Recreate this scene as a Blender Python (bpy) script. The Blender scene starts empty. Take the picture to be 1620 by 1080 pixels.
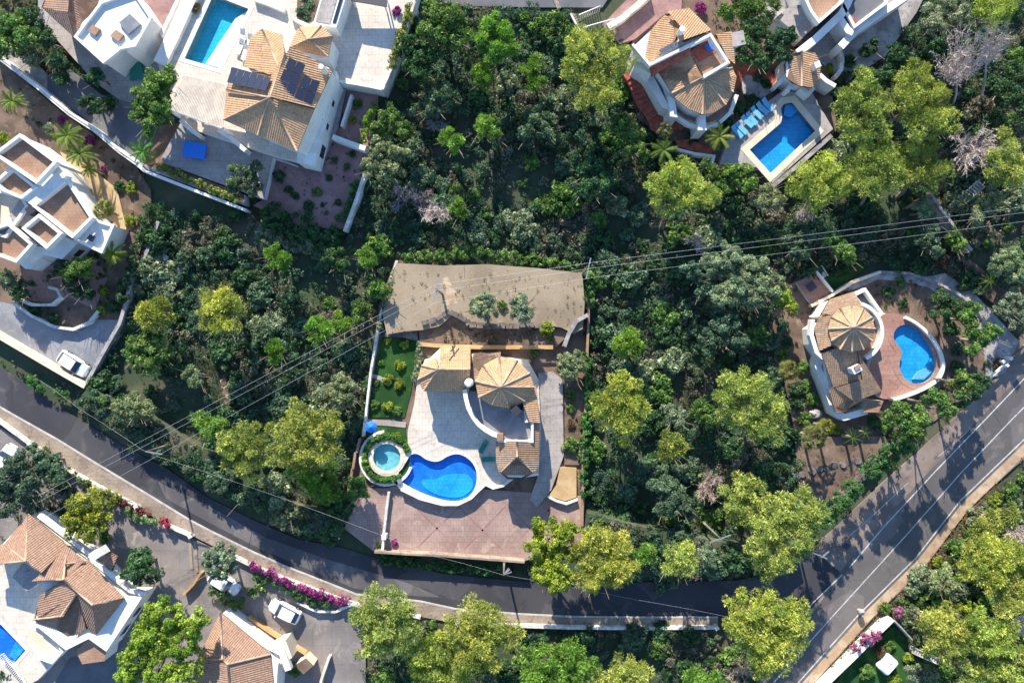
import bpy, math, random
import numpy as np
from mathutils import Vector, Matrix
from mathutils.geometry import tessellate_polygon

# ------------------------------------------------------------------ camera, sky, sun, exposure
S = bpy.context.scene
H = 90.0                       # flying height of the camera in metres
cam_d = bpy.data.cameras.new('camera'); cam = bpy.data.objects.new('camera', cam_d)
S.collection.objects.link(cam); S.camera = cam
cam_d.sensor_width = 36.0
cam_d.lens = 18.0 / (64.8 / H)
cam_d.clip_start = 1.0; cam_d.clip_end = 4000.0
cam.location = (0, 0, H); cam.rotation_euler = (0, 0, 0)

SUN_EL = math.radians(26.0); SUN_AZ = math.radians(-13.0)      # azimuth clockwise from +Y
W = bpy.data.worlds.new('World'); S.world = W; W.use_nodes = True
nt = W.node_tree; nt.nodes.clear()
sky = nt.nodes.new('ShaderNodeTexSky'); sky.sky_type = 'NISHITA'; sky.sun_disc = False
sky.sun_elevation = SUN_EL; sky.sun_rotation = SUN_AZ; sky.air_density = 1.0; sky.dust_density = 0.1; sky.ozone_density = 4.0
bg = nt.nodes.new('ShaderNodeBackground'); bg.inputs[1].default_value = 0.15
wo = nt.nodes.new('ShaderNodeOutputWorld')
nt.links.new(sky.outputs[0], bg.inputs[0]); nt.links.new(bg.outputs[0], wo.inputs[0])
sd = bpy.data.lights.new('sun', 'SUN'); sd.energy = 5.0; sd.angle = math.radians(0.5); sd.color = (1.0, 0.91, 0.76)
so = bpy.data.objects.new('sun', sd); S.collection.objects.link(so); so.location = (0, 0, 120)
to_sun = Vector((math.sin(SUN_AZ) * math.cos(SUN_EL), math.cos(SUN_AZ) * math.cos(SUN_EL), math.sin(SUN_EL)))
so.rotation_euler = (-to_sun).to_track_quat('-Z', 'Y').to_euler()
vs = S.view_settings; vs.view_transform = 'Standard'; vs.look = 'None'; vs.gamma = 1.0; vs.use_curve_mapping = False
vs.exposure = 1.12
S.cycles.max_bounces = 6; S.cycles.transparent_max_bounces = 8; S.cycles.diffuse_bounces = 3

rng = np.random.default_rng(7); random.seed(7)
COL = S.collection

# ------------------------------------------------------------------ survey: a point of the aerial photograph to metres
def P(x, y, z=0.0):
    k = (H - z) / H / 12.5
    return Vector(((x - 810.0) * k, -(y - 540.0) * k, z))

# ------------------------------------------------------------------ materials
MATS = {}
def nodes(name):
    m = bpy.data.materials.new(name); m.use_nodes = True
    t = m.node_tree; t.nodes.clear()
    out = t.nodes.new('ShaderNodeOutputMaterial'); b = t.nodes.new('ShaderNodeBsdfPrincipled')
    t.links.new(b.outputs[0], out.inputs[0]); b.inputs['Specular IOR Level'].default_value = 0.3
    MATS[name] = m
    return m, t, b, out
def c4(c): return (c[0], c[1], c[2], 1.0)
def mix(t, a, b, fac, kind='MIX'):
    n = t.nodes.new('ShaderNodeMix'); n.data_type = 'RGBA'; n.blend_type = kind
    for s, v in ((6, a), (7, b), (0, fac)):
        if hasattr(v, 'links') or isinstance(v, bpy.types.NodeSocket): t.links.new(v, n.inputs[s])
        else: n.inputs[s].default_value = c4(v) if s else v
    return n.outputs[2]
def noise(t, scale, detail=4, pos=None, dist=0.0, rough=0.55):
    n = t.nodes.new('ShaderNodeTexNoise'); n.inputs['Scale'].default_value = scale
    n.inputs['Detail'].default_value = detail; n.inputs['Distortion'].default_value = dist; n.inputs['Roughness'].default_value = rough
    if pos is not None: t.links.new(pos, n.inputs['Vector'])
    return n.outputs[0]
def ramp(t, fac, lo, hi):
    r = t.nodes.new('ShaderNodeMapRange'); t.links.new(fac, r.inputs[0])
    r.inputs[1].default_value = lo; r.inputs[2].default_value = hi; r.interpolation_type = 'SMOOTHSTEP'
    return r.outputs[0]
def position(t): return t.nodes.new('ShaderNodeNewGeometry').outputs['Position']
def surf(name, c1, c2, scale=0.6, rough=0.85, bump=0.25, fine=9.0, c3=None, lo=0.38, hi=0.62, spec=0.3, joint=0, dirt=0):
    m, t, b, out = nodes(name); p = position(t)
    col = mix(t, c1, c2, ramp(t, noise(t, scale, 6, p, 0.4), lo, hi))
    if c3 is not None: col = mix(t, col, c3, ramp(t, noise(t, scale * 2.7, 5, p, 1.0), 0.55, 0.72))
    if joint:
        br = t.nodes.new('ShaderNodeTexBrick'); t.links.new(p, br.inputs['Vector']); br.inputs['Scale'].default_value = 1.0
        br.inputs['Brick Width'].default_value = joint; br.inputs['Row Height'].default_value = joint; br.inputs['Mortar Size'].default_value = 0.035; br.offset = 0.5
        br.inputs['Color1'].default_value = (1, 1, 1, 1); br.inputs['Color2'].default_value = (.94, .93, .92, 1); br.inputs['Mortar'].default_value = (.8, .78, .76, 1)
        col = mix(t, col, br.outputs[0], 1.0, 'MULTIPLY')
    if dirt: col = mix(t, col, (.42, .38, .33), ramp(t, noise(t, 1.3, 8, p, 2.0, .7), .56, .56 + .3 / dirt))
    g = noise(t, fine, 3, p)
    gr = t.nodes.new('ShaderNodeMapRange'); t.links.new(g, gr.inputs[0]); gr.inputs[3].default_value = 0.78; gr.inputs[4].default_value = 1.2
    v = t.nodes.new('ShaderNodeVectorMath'); v.operation = 'SCALE'; t.links.new(col, v.inputs[0]); t.links.new(gr.outputs[0], v.inputs['Scale'])
    t.links.new(v.outputs[0], b.inputs['Base Color'])
    b.inputs['Roughness'].default_value = rough; b.inputs['Specular IOR Level'].default_value = spec
    if bump:
        bn = t.nodes.new('ShaderNodeBump'); bn.inputs['Strength'].default_value = bump; bn.inputs['Distance'].default_value = 0.05
        t.links.new(g, bn.inputs['Height']); t.links.new(bn.outputs[0], b.inputs['Normal'])
    return m
def plain(name, c, rough=0.5, metal=0.0, spec=0.5):
    m, t, b, out = nodes(name)
    g = noise(t, 3.0, 3, position(t))
    col = mix(t, [x * 0.85 for x in c], [min(1, x * 1.1) for x in c], g)
    t.links.new(col, b.inputs['Base Color']); b.inputs['Roughness'].default_value = rough; b.inputs['Metallic'].default_value = metal
    b.inputs['Specular IOR Level'].default_value = spec
    return m
def leaf_material():
    m, t, b, out = nodes('leaf')
    a = t.nodes.new('ShaderNodeAttribute'); a.attribute_name = 'col'
    oi = t.nodes.new('ShaderNodeObjectInfo')
    col = mix(t, a.outputs['Color'], oi.outputs['Color'], 1.0, 'MULTIPLY')
    t.links.new(col, b.inputs['Base Color']); b.inputs['Roughness'].default_value = 0.55; b.inputs['Specular IOR Level'].default_value = 0.25
    tr = t.nodes.new('ShaderNodeBsdfTranslucent')
    warm = mix(t, col, (1.05, 1.15, 0.5), 1.0, 'MULTIPLY')
    t.links.new(warm, tr.inputs[0])
    ms = t.nodes.new('ShaderNodeMixShader'); ms.inputs[0].default_value = 0.27
    t.links.new(b.outputs[0], ms.inputs[1]); t.links.new(tr.outputs[0], ms.inputs[2]); t.links.new(ms.outputs[0], out.inputs[0])
    return m
def twig_material():
    m, t, b, out = nodes('twig')
    oi = t.nodes.new('ShaderNodeObjectInfo')
    c = mix(t, (0.75, 0.75, 0.75), (1.2, 1.15, 1.1), noise(t, 2.0, 3, position(t)))
    t.links.new(mix(t, c, oi.outputs['Color'], 1.0, 'MULTIPLY'), b.inputs['Base Color']); b.inputs['Roughness'].default_value = 0.9
    return m
def tile_material(name, c1, c2, c3):
    m, t, b, out = nodes(name)
    uv = t.nodes.new('ShaderNodeUVMap'); uv.uv_map = 'uv'
    br = t.nodes.new('ShaderNodeTexBrick'); br.offset = 0.0
    t.links.new(uv.outputs[0], br.inputs['Vector'])
    br.inputs['Scale'].default_value = 1.0; br.inputs['Brick Width'].default_value = 0.25; br.inputs['Row Height'].default_value = 0.4
    br.inputs['Mortar Size'].default_value = 0.02; br.inputs['Mortar Smooth'].default_value = 0.6
    br.inputs['Color1'].default_value = c4(c1); br.inputs['Color2'].default_value = c4(c2); br.inputs['Mortar'].default_value = c4([x * 0.5 for x in c1])
    p = position(t)
    col = mix(t, br.outputs['Color'], c3, ramp(t, noise(t, 0.9, 6, p, 1.2), 0.45, 0.75))
    col = mix(t, col, [x * 0.55 for x in c1], ramp(t, noise(t, 3.3, 5, p, 0.5), 0.6, 0.85))
    t.links.new(col, b.inputs['Base Color']); b.inputs['Roughness'].default_value = 0.85
    col2 = mix(t, col, (1.5, 1.4, 1.25), ramp(t, noise(t, 6.0, 4, p), .56, .75), 'MULTIPLY'); t.links.new(mix(t, col2, (.6, .58, .55), ramp(t, noise(t, 2.1, 6, p, 1.5), .55, .7), 'MULTIPLY'), b.inputs['Base Color'])
    return m
def water_material(name, tint):
    m, t, b, out = nodes(name)
    tr = t.nodes.new('ShaderNodeBsdfTransparent'); tr.inputs[0].default_value = c4(tint)
    gl = t.nodes.new('ShaderNodeBsdfGlossy'); gl.inputs['Roughness'].default_value = 0.06
    lw = t.nodes.new('ShaderNodeLayerWeight'); lw.inputs[0].default_value = 0.12
    bn = t.nodes.new('ShaderNodeBump'); bn.inputs['Strength'].default_value = 0.5; bn.inputs['Distance'].default_value = 0.06
    t.links.new(noise(t, 2.2, 3, position(t), 0.6), bn.inputs['Height'])
    t.links.new(bn.outputs[0], gl.inputs['Normal']); t.links.new(bn.outputs[0], lw.inputs['Normal'])
    ms = t.nodes.new('ShaderNodeMixShader')
    t.links.new(ramp(t, lw.outputs[1], -0.12, 1.6), ms.inputs[0]); t.links.new(tr.outputs[0], ms.inputs[1]); t.links.new(gl.outputs[0], ms.inputs[2])
    t.links.new(ms.outputs[0], out.inputs[0])
    return m
def asphalt_material(name, c1, c2, c3):
    m = surf(name, c1, c2, 0.12, 0.9, 0.3, 14.0, c3, 0.35, 0.65)
    t = m.node_tree; b = [n for n in t.nodes if n.type == 'BSDF_PRINCIPLED'][0]; src = b.inputs['Base Color'].links[0].from_socket; p = position(t)
    nz = t.nodes.new('ShaderNodeTexNoise'); nz.inputs['Scale'].default_value = .8; t.links.new(p, nz.inputs['Vector'])
    ad = t.nodes.new('ShaderNodeVectorMath'); ad.operation = 'ADD'; t.links.new(p, ad.inputs[0]); t.links.new(nz.outputs['Color'], ad.inputs[1])
    vo = t.nodes.new('ShaderNodeTexVoronoi'); vo.feature = 'DISTANCE_TO_EDGE'; vo.inputs['Scale'].default_value = .22; t.links.new(ad.outputs[0], vo.inputs['Vector'])
    cr = ramp(t, vo.outputs[0], -0.004, 0.009)
    gate = ramp(t, noise(t, .09, 2, p), .3, .5)
    mx = t.nodes.new('ShaderNodeMath'); mx.operation = 'MAXIMUM'; t.links.new(cr, mx.inputs[0]); t.links.new(gate, mx.inputs[1])
    col = mix(t, [x * .35 for x in c1], src, mx.outputs[0])
    vo2 = t.nodes.new('ShaderNodeTexVoronoi'); vo2.inputs['Scale'].default_value = .16; t.links.new(ad.outputs[0], vo2.inputs['Vector'])
    sp = t.nodes.new('ShaderNodeSeparateColor'); t.links.new(vo2.outputs['Color'], sp.inputs[0])
    col = mix(t, col, (1.35, 1.32, 1.3), ramp(t, sp.outputs[0], .72, .74), 'MULTIPLY')
    col = mix(t, col, [x * 2.3 for x in c2], ramp(t, noise(t, 1.7, 6, p, 1.5), .66, .8))
    t.links.new(col, b.inputs['Base Color'])
    return m

LEAF = leaf_material(); TWIG = twig_material()
BARK = surf('bark', (0.16, 0.12, 0.09), (0.28, 0.22, 0.18), 1.5, 0.95, 0.6, 12)
EARTH = surf('woodland_earth', (0.045, 0.065, 0.035), (0.12, 0.105, 0.07), 0.1, 0.95, 0.7, 3.5, (0.05, 0.085, 0.035), 0.45, 0.7)
MAINROAD = asphalt_material('worn_asphalt', (0.092, 0.085, 0.084), (0.125, 0.114, 0.11), (0.16, 0.145, 0.135))
ASPHALT = asphalt_material('asphalt', (0.04, 0.04, 0.048), (0.06, 0.058, 0.064), (0.08, 0.075, 0.075))  # base darkened; the lower road's shade is partly in this colour
ASPH_OLD = asphalt_material('old_asphalt', (0.085, 0.08, 0.085), (0.13, 0.12, 0.12), (0.2, 0.18, 0.17))
SHOULDER = surf('gravel_shoulder', (0.16, 0.125, 0.11), (0.24, 0.19, 0.16), 0.3, 0.95, 0.5, 9, (0.12, 0.1, 0.09))
VERGE = surf('sandy_verge', (0.36, 0.25, 0.16), (0.5, 0.38, 0.26), 0.5, 0.95, 0.4, 9, (0.25, 0.18, 0.12))
PAINT = surf('road_paint', (0.4, 0.4, 0.4), (0.56, 0.55, 0.53), 0.8, 0.7, 0.1, 9, (0.2, 0.2, 0.2))
WHITE = surf('white_render', (0.68, 0.65, 0.6), (0.77, 0.745, 0.7), 0.5, 0.85, 0.15, 5, dirt=1)
OLDWHITE = surf('weathered_white', (0.5, 0.47, 0.42), (0.75, 0.72, 0.66), 0.9, 0.9, 0.3, 7, (0.36, 0.3, 0.24))
CREAM = surf('cream_render', (0.62, 0.5, 0.36), (0.7, 0.6, 0.46), 0.5, 0.85, 0.2, 5)
OCHRE = surf('ochre_render', (0.42, 0.25, 0.1), (0.5, 0.33, 0.16), 0.5, 0.85, 0.2, 5)
GREYSTONE = surf('grey_stone', (0.22, 0.2, 0.2), (0.36, 0.34, 0.33), 1.2, 0.95, 0.6, 6)
DRYSTONE = surf('dark_stone', (0.1, 0.085, 0.08), (0.19, 0.165, 0.15), 1.2, 0.95, 0.6, 6)
PAVE = surf('sidewalk_paving', (0.25, 0.2, 0.16), (0.36, 0.29, 0.23), 0.4, 0.9, 0.3, 8, (0.16, 0.11, 0.08), joint=.5)
KERB = surf('kerb_stone', (0.38, 0.36, 0.33), (0.5, 0.47, 0.42), 0.8, 0.9, 0.2, 8)
PALEDECK = surf('pale_deck', (0.56, 0.5, 0.43), (0.65, 0.58, 0.5), 0.5, 0.8, 0.15, 5, (0.48, 0.42, 0.36), joint=.8)
GREYDECK = surf('grey_deck', (0.31, 0.28, 0.265), (0.39, 0.35, 0.33), 0.4, 0.85, 0.15, 5, (0.22, 0.205, 0.205), joint=.8)
PINKPAVE = surf('pink_paving', (0.32, 0.175, 0.14), (0.38, 0.225, 0.18), 0.4, 0.85, 0.2, 5, (0.25, 0.135, 0.11), joint=.6)
REDPAVE = surf('red_driveway', (0.29, 0.2, 0.17), (0.37, 0.26, 0.225), 0.3, 0.85, 0.2, 5, (0.41, 0.31, 0.265), joint=.7)
REDBRICK = surf('red_brick', (0.3, 0.07, 0.045), (0.4, 0.12, 0.08), 2.0, 0.9, 0.3, 6)
TERRA = surf('terracotta', (0.3, 0.18, 0.12), (0.38, 0.24, 0.16), 0.5, 0.85, 0.2, 6, (0.25, 0.16, 0.12), joint=.4)
AQUA = surf('aqua_pool_tile', (0.12, 0.42, 0.46), (0.2, 0.52, 0.55), 0.6, 0.4, 0.0, 4)
BROWNSOIL = surf('brown_soil', (0.11, 0.075, 0.055), (0.19, 0.13, 0.095), 0.4, 0.95, 0.5, 6, (0.26, 0.185, 0.12))
GREYSOIL = surf('grey_soil', (0.23, 0.18, 0.125), (0.31, 0.245, 0.17), 0.12, 0.95, 0.5, 6, (0.33, 0.26, 0.175), .4, .6)
YARD = surf('grey_yard', (0.17, 0.155, 0.15), (0.25, 0.22, 0.205), 0.2, 0.9, 0.3, 6, (0.32, 0.28, 0.24), joint=2.4)
GREYGRAVEL = surf('grey_gravel', (0.25, 0.23, 0.22), (0.4, 0.37, 0.35), 0.7, 0.95, 0.6, 5, (0.17, 0.15, 0.15))
REDGRAVEL = surf('red_gravel', (0.26, 0.15, 0.14), (0.34, 0.2, 0.18), 0.6, 0.95, 0.4, 7, (0.2, 0.12, 0.12))
OCHRESOIL = surf('ochre_soil', (0.42, 0.28, 0.14), (0.5, 0.36, 0.2), 0.6, 0.95, 0.3, 6)
BLUEASPH = surf('smooth_tarmac', (0.11, 0.115, 0.125), (0.15, 0.15, 0.16), 0.3, 0.85, 0.15, 8)
BLUECONC = surf('shade_toned_concrete', (0.17, 0.18, 0.2), (0.25, 0.255, 0.27), 0.3, 0.85, 0.2, 5, (0.3, 0.3, 0.31))  # pale concrete with the driveway's bluish shadow mixed into the colour
GRASS = surf('lawn', (0.012, 0.05, 0.01), (0.025, 0.085, 0.015), 0.6, 0.95, 0.7, 12)  # green kept dark: the lawn's shade is part of the colour
TILE_TAN = tile_material('tan_roof_tile', (0.45, 0.27, 0.15), (0.54, 0.335, 0.19), (0.38, 0.225, 0.125))
TILE_BROWN = tile_material('brown_roof_tile', (0.3, 0.2, 0.135), (0.38, 0.26, 0.17), (0.24, 0.155, 0.105))
TILE_RED = tile_material('red_brown_roof_tile', (0.31, 0.19, 0.13), (0.38, 0.24, 0.165), (0.27, 0.16, 0.11))
RIDGE = surf('ridge_mortar', (0.31, 0.22, 0.155), (0.45, 0.33, 0.24), 1.0, 0.9, 0.2, 6)
POOLBLUE = surf('blue_pool_tile', (0.008, 0.15, 0.7), (0.015, 0.21, 0.82), 0.35, 0.4, 0.0, 2.2, (0.02, 0.26, 0.85), joint=.5)
POOLSKY = surf('light_blue_pool_tile', (0.012, 0.29, 0.66), (0.02, 0.37, 0.76), 0.35, 0.4, 0.0, 2.2, (0.04, 0.4, 0.75), joint=.5)
POOLTEAL = surf('turquoise_pool_tile', (0.01, 0.42, 0.55), (0.02, 0.5, 0.64), 0.35, 0.4, 0.0, 2.2, (0.05, 0.6, 0.72), joint=.5)
WATER = water_material('pool_water', (0.93, 0.99, 1.0))
GLASS = plain('dark_glass', (0.02, 0.03, 0.05), 0.08, 0, 0.8)
SOLAR = plain('solar_cell', (0.028, 0.034, 0.062), 0.35, 0, 0.6)
METAL = plain('galvanised_metal', (0.45, 0.46, 0.48), 0.4, 0.7)
DARKMETAL = plain('dark_metal', (0.06, 0.06, 0.07), 0.5, 0.5)
CARWHITE = plain('white_car_paint', (0.75, 0.76, 0.78), 0.25, 0, 0.7)
RUBBER = plain('rubber', (0.02, 0.02, 0.02), 0.8)
BLUECLOTH = plain('blue_cloth', (0.01, 0.16, 0.62), 0.7)
SKYCLOTH = plain('light_blue_cloth', (0.12, 0.4, 0.62), 0.8)
GREENCLOTH = plain('green_cloth', (0.01, 0.2, 0.15), 0.7)
WOOD = surf('pale_wood', (0.5, 0.42, 0.34), (0.6, 0.52, 0.42), 1.0, 0.8, 0.2, 8)
POLEWOOD = surf('grey_pole_wood', (0.16, 0.13, 0.11), (0.24, 0.21, 0.18), 1.0, 0.9, 0.2, 8)
WIRE = plain('wire', (0.55, 0.55, 0.56), 0.5, 0.2)
REDPAINT = plain('red_lamp', (0.5, 0.03, 0.03), 0.4)

# ------------------------------------------------------------------ object helpers
def tag(o, label=None, cat=None, group=None, kind=None):
    if label: o['label'] = label
    if cat: o['category'] = cat
    if group: o['group'] = group
    if kind: o['kind'] = kind
    return o
def thing(name, label, cat, loc=(0, 0, 0), group=None, rotz=0.0):
    o = bpy.data.objects.new(name, None); COL.objects.link(o); o.location = loc; o.rotation_euler = (0, 0, rotz)
    o.empty_display_size = 0.3
    return tag(o, label, cat, group)
def link(name, me, parent=None):
    o = bpy.data.objects.new(name, me); COL.objects.link(o)
    if parent is not None: o.parent = parent
    return o
def ploc(parent):
    v = Vector((0, 0, 0))
    while parent is not None:
        v += parent.location; parent = parent.parent
    return v
def mesh(name, V, F, mats, parent=None, fm=None, local=False, smooth=False):
    """one mesh object; V in world metres unless local"""
    me = bpy.data.meshes.new(name)
    off = Vector((0, 0, 0)) if local else ploc(parent)
    me.from_pydata([(v[0] - off.x, v[1] - off.y, v[2] - off.z) for v in V], [], F)
    if not isinstance(mats, (list, tuple)): mats = [mats]
    for m in mats: me.materials.append(m)
    if fm: me.polygons.foreach_set('material_index', fm)
    if smooth: me.polygons.foreach_set('use_smooth', [True] * len(me.polygons))
    me.update()
    return link(name, me, parent)
def area2(p): return sum(p[i][0] * p[(i + 1) % len(p)][1] - p[(i + 1) % len(p)][0] * p[i][1] for i in range(len(p)))
def smooth_poly(pts, n=2):
    for _ in range(n):
        q = []
        for i in range(len(pts)):
            a, b = pts[i], pts[(i + 1) % len(pts)]
            q += [(a[0] * .75 + b[0] * .25, a[1] * .75 + b[1] * .25), (a[0] * .25 + b[0] * .75, a[1] * .25 + b[1] * .75)]
        pts = q
    return pts
def prism(loops, z0, z1):
    """loops: [outer, hole...] of world xy; returns V,F,flag(0 top,1 side)"""
    loops = [list(l) for l in loops]
    for i, l in enumerate(loops):
        if (area2(l) > 0) != (i == 0): l.reverse()
    V = []; F = []; fm = []
    tess = tessellate_polygon([[Vector((p[0], p[1], 0)) for p in l] for l in loops])
    for l in loops: V += [(p[0], p[1], z1) for p in l]
    n = len(V); V += [(v[0], v[1], z0) for v in V]
    for t in tess:
        a, b, c = (V[i] for i in t)
        s = (b[0] - a[0]) * (c[1] - a[1]) - (b[1] - a[1]) * (c[0] - a[0])
        if abs(s) < 1e-9: continue
        F.append(tuple(t) if s > 0 else tuple(reversed(t))); fm.append(0)
    k = 0
    for l in loops:
        m = len(l)
        for i in range(m):
            j = (i + 1) % m
            F.append((k + i, n + k + i, n + k + j, k + j)); fm.append(1)
        k += m
    return V, F, fm
def slab(name, pts, z0, z1, mat, side=None, parent=None, holes=(), world=False):
    cv = (lambda l: [(p[0], p[1]) for p in l]) if world else (lambda l: [tuple(P(p[0], p[1], z1)[:2]) for p in l])
    V, F, fm = prism([cv(pts)] + [cv(h) for h in holes], z0, z1)
    return mesh(name, V, F, [mat, side or mat], parent, fm)
def struct(name, pts, z0, z1, mat, side=None, holes=(), kind='structure'):
    return tag(slab(name, pts, z0, z1, mat, side, None, holes), kind=kind)
def ribbon(line, w, closed=False):
    """line: world xy points; returns outline polygon (left side then right side) mitred"""
    n = len(line); L = []; R = []
    for i in range(n):
        a = Vector(line[i - 1][:2]) if (i > 0 or closed) else None
        b = Vector(line[i][:2]); c = Vector(line[(i + 1) % n][:2]) if (i < n - 1 or closed) else None
        d1 = (b - a).normalized() if a is not None else (c - b).normalized()
        d2 = (c - b).normalized() if c is not None else d1
        t = d1 + d2
        if t.length < 1e-4: t = d1
        t.normalize(); nn = Vector((-t.y, t.x)); k = 1.0 / max(0.5, nn.dot(Vector((-d1.y, d1.x))))
        L.append(b + nn * w / 2 * k); R.append(b - nn * w / 2 * k)
    return L, R
def band(name, pts, w, z0, z1, mat, parent=None, world=False, closed=False, side=None):
    line = pts if world else [P(p[0], p[1], z1)[:2] for p in pts]
    L, R = ribbon(line, w, closed); n = len(L)
    V = [(p[0], p[1], z1) for p in L + R] + [(p[0], p[1], z0) for p in L + R]
    F = []; fm = []; m = 2 * n
    for i in range(n if closed else n - 1):
        j = (i + 1) % n
        F += [(i, n + i, n + j, j), (m + i, m + j, m + n + j, m + n + i), (i, j, m + j, m + i), (n + i, m + n + i, m + n + j, n + j)]; fm += [0, 1, 1, 1]
    if not closed:
        F += [(0, m, m + n, n), (n - 1, 2 * n - 1, m + 2 * n - 1, m + n - 1)]; fm += [1, 1]
    return mesh(name, V, F, [mat, side or mat], parent, fm)
def box(name, c, s, mat, parent=None, rz=0.0, local=False):
    V = []; ca, sa = math.cos(rz), math.sin(rz)
    for dz in (-.5, .5):
        for dx, dy in ((-.5, -.5), (.5, -.5), (.5, .5), (-.5, .5)):
            x, y = dx * s[0], dy * s[1]
            V.append((c[0] + x * ca - y * sa, c[1] + x * sa + y * ca, c[2] + dz * s[2]))
    F = [(3, 2, 1, 0), (4, 5, 6, 7), (0, 1, 5, 4), (1, 2, 6, 5), (2, 3, 7, 6), (3, 0, 4, 7)]
    return mesh(name, V, F, mat, parent, local=local)
def tube_geo(pts, rads, sides=6):
    V = []; F = []
    up = Vector((0, 0, 1))
    for i, p in enumerate(pts):
        p = Vector(p)
        d = (Vector(pts[min(i + 1, len(pts) - 1)]) - Vector(pts[max(i - 1, 0)])).normalized()
        a = d.cross(up if abs(d.z) < 0.9 else Vector((1, 0, 0))).normalized(); b = d.cross(a)
        for k in range(sides):
            t = 2 * math.pi * k / sides
            V.append(tuple(p + (a * math.cos(t) + b * math.sin(t)) * rads[i]))
    for i in range(len(pts) - 1):
        for k in range(sides):
            k2 = (k + 1) % sides
            F.append((i * sides + k, i * sides + k2, (i + 1) * sides + k2, (i + 1) * sides + k))
    F.append(tuple(range(sides))); F.append(tuple(reversed(range((len(pts) - 1) * sides, len(pts) * sides))))
    return V, F
def join(geos):
    V = []; F = []
    for v, f in geos:
        n = len(V); V += v; F += [tuple(i + n for i in q) for q in f]
    return V, F
def tube(name, pts, rads, mat, parent=None, sides=6, local=False, smooth=True):
    if not isinstance(rads, (list, tuple)): rads = [rads] * len(pts)
    V, F = tube_geo(pts, rads, sides)
    return mesh(name, V, F, mat, parent, local=local, smooth=smooth)
def circle(cx, cy, r, n=28, ry=None, a0=0, a1=360):
    ry = ry or r; full = (a1 - a0) == 360
    return [(cx + r * math.cos(math.radians(a0 + (a1 - a0) * i / (n if full else n - 1))), cy + ry * math.sin(math.radians(a0 + (a1 - a0) * i / (n if full else n - 1)))) for i in range(n)]

# ------------------------------------------------------------------ tiled roofs: real corrugation, ridge caps
def clip(poly, k, val, keep_less):
    out = []
    for i in range(len(poly)):
        a, b = poly[i], poly[(i + 1) % len(poly)]
        ia = (a[k] <= val) if keep_less else (a[k] >= val); ib = (b[k] <= val) if keep_less else (b[k] >= val)
        if ia: out.append(a)
        if ia != ib:
            t = (val - a[k]) / (b[k] - a[k]); out.append(tuple(a[j] + (b[j] - a[j]) * t for j in range(2)))
    return out
def roof(parent, planes, mat, caps=(), pitch=0.26, name='roof'):
    V = []; F = []; UV = []
    for pl in planes:
        pts = [P(*p) for p in pl]
        n = Vector((0, 0, 0))
        for i in range(len(pts)):
            n += (pts[i] - pts[0]).cross(pts[(i + 1) % len(pts)] - pts[0])
        n.normalize()
        if n.z < 0: n = -n; pts.reverse()
        d = Vector((0, 0, -1)) - n * n.dot(Vector((0, 0, -1)))
        d = d.normalized() if d.length > 1e-3 else Vector((0, -1, 0))
        u = n.cross(d).normalized(); o = pts[0]
        uv = [((p - o).dot(u), (p - o).dot(d)) for p in pts]
        if area2(uv) < 0: uv.reverse()
        u0 = min(a[0] for a in uv); u1 = max(a[0] for a in uv)
        k0 = math.floor(u0 / (pitch / 2)); k1 = math.ceil(u1 / (pitch / 2))
        for k in range(k0, k1):
            a, b = k * pitch / 2, (k + 1) * pitch / 2
            q = clip(clip(uv, 0, b, True), 0, a, False)
            if len(q) < 3 or abs(area2(q)) < 1e-5: continue
            idx = []
            for (x, y) in q:
                t = (x - a) / (b - a); hh = (t if k % 2 == 0 else 1 - t) * 0.042
                V.append(tuple(o + u * x + d * y + n * (hh + 0.03))); UV.append((x, y)); idx.append(len(V) - 1)
            F.append(tuple(idx))
        # eave and underside
        m = len(V); L = len(pts)
        for p in pts: V.append(tuple(p + n * 0.02)); UV.append((0, 0))
        for p in pts: V.append(tuple(p - Vector((0, 0, 0.16)))); UV.append((0, 0))
        F.append(tuple(m + L + i for i in reversed(range(L))))
        for i in range(L):
            j = (i + 1) % L; F.append((m + i, m + L + i, m + L + j, m + j))
    ob = mesh(name, V, F, mat, parent)
    me = ob.data; lay = me.uv_layers.new(name='uv')
    vi = np.empty(len(me.loops), dtype=np.int32); me.loops.foreach_get('vertex_index', vi)
    lay.data.foreach_set('uv', np.array(UV, dtype=np.float32)[vi].ravel())
    for cp in caps:
        pts = [P(*p) + Vector((0, 0, 0.08)) for p in cp]
        tube('ridge_cap', pts, 0.125, RIDGE, ob, 6)
    return ob
def on_wall(poly, z1, i, t, z, w, h, parent, bars=False):
    """a window let into edge i of a wall outline measured at height z1"""
    a = P(*poly[i], z1); b = P(*poly[(i + 1) % len(poly)], z1); a.z = b.z = 0
    cen = sum((P(*p, z1) for p in poly), Vector()) / len(poly)
    d = (b - a).normalized(); n = Vector((d.y, -d.x, 0)); c = a.lerp(b, t)
    if n.dot(c - Vector((cen.x, cen.y, 0))) < 0: n = -n
    rz = math.atan2(d.y, d.x); c.z = z
    fr = box('window', c + n * 0.03, (w + 0.16, 0.1, h + 0.16), WHITE, parent, rz)
    box('pane', c + n * 0.085, (w, 0.03, h), GLASS, fr, rz)
    if bars:
        for s in (-.3, 0, .3): box('bar', c + n * 0.13 + d * s * w, (0.05, 0.04, h), DARKMETAL, fr, rz)
def parapet(parent, pts, z, h, w=0.25, mat=None, closed=True, name='parapet'):
    line = [P(x, y, z + h)[:2] for x, y in pts]
    return band(name, line, w, z - 0.05, z + h, mat or WHITE, parent, world=True, closed=closed)
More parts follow.
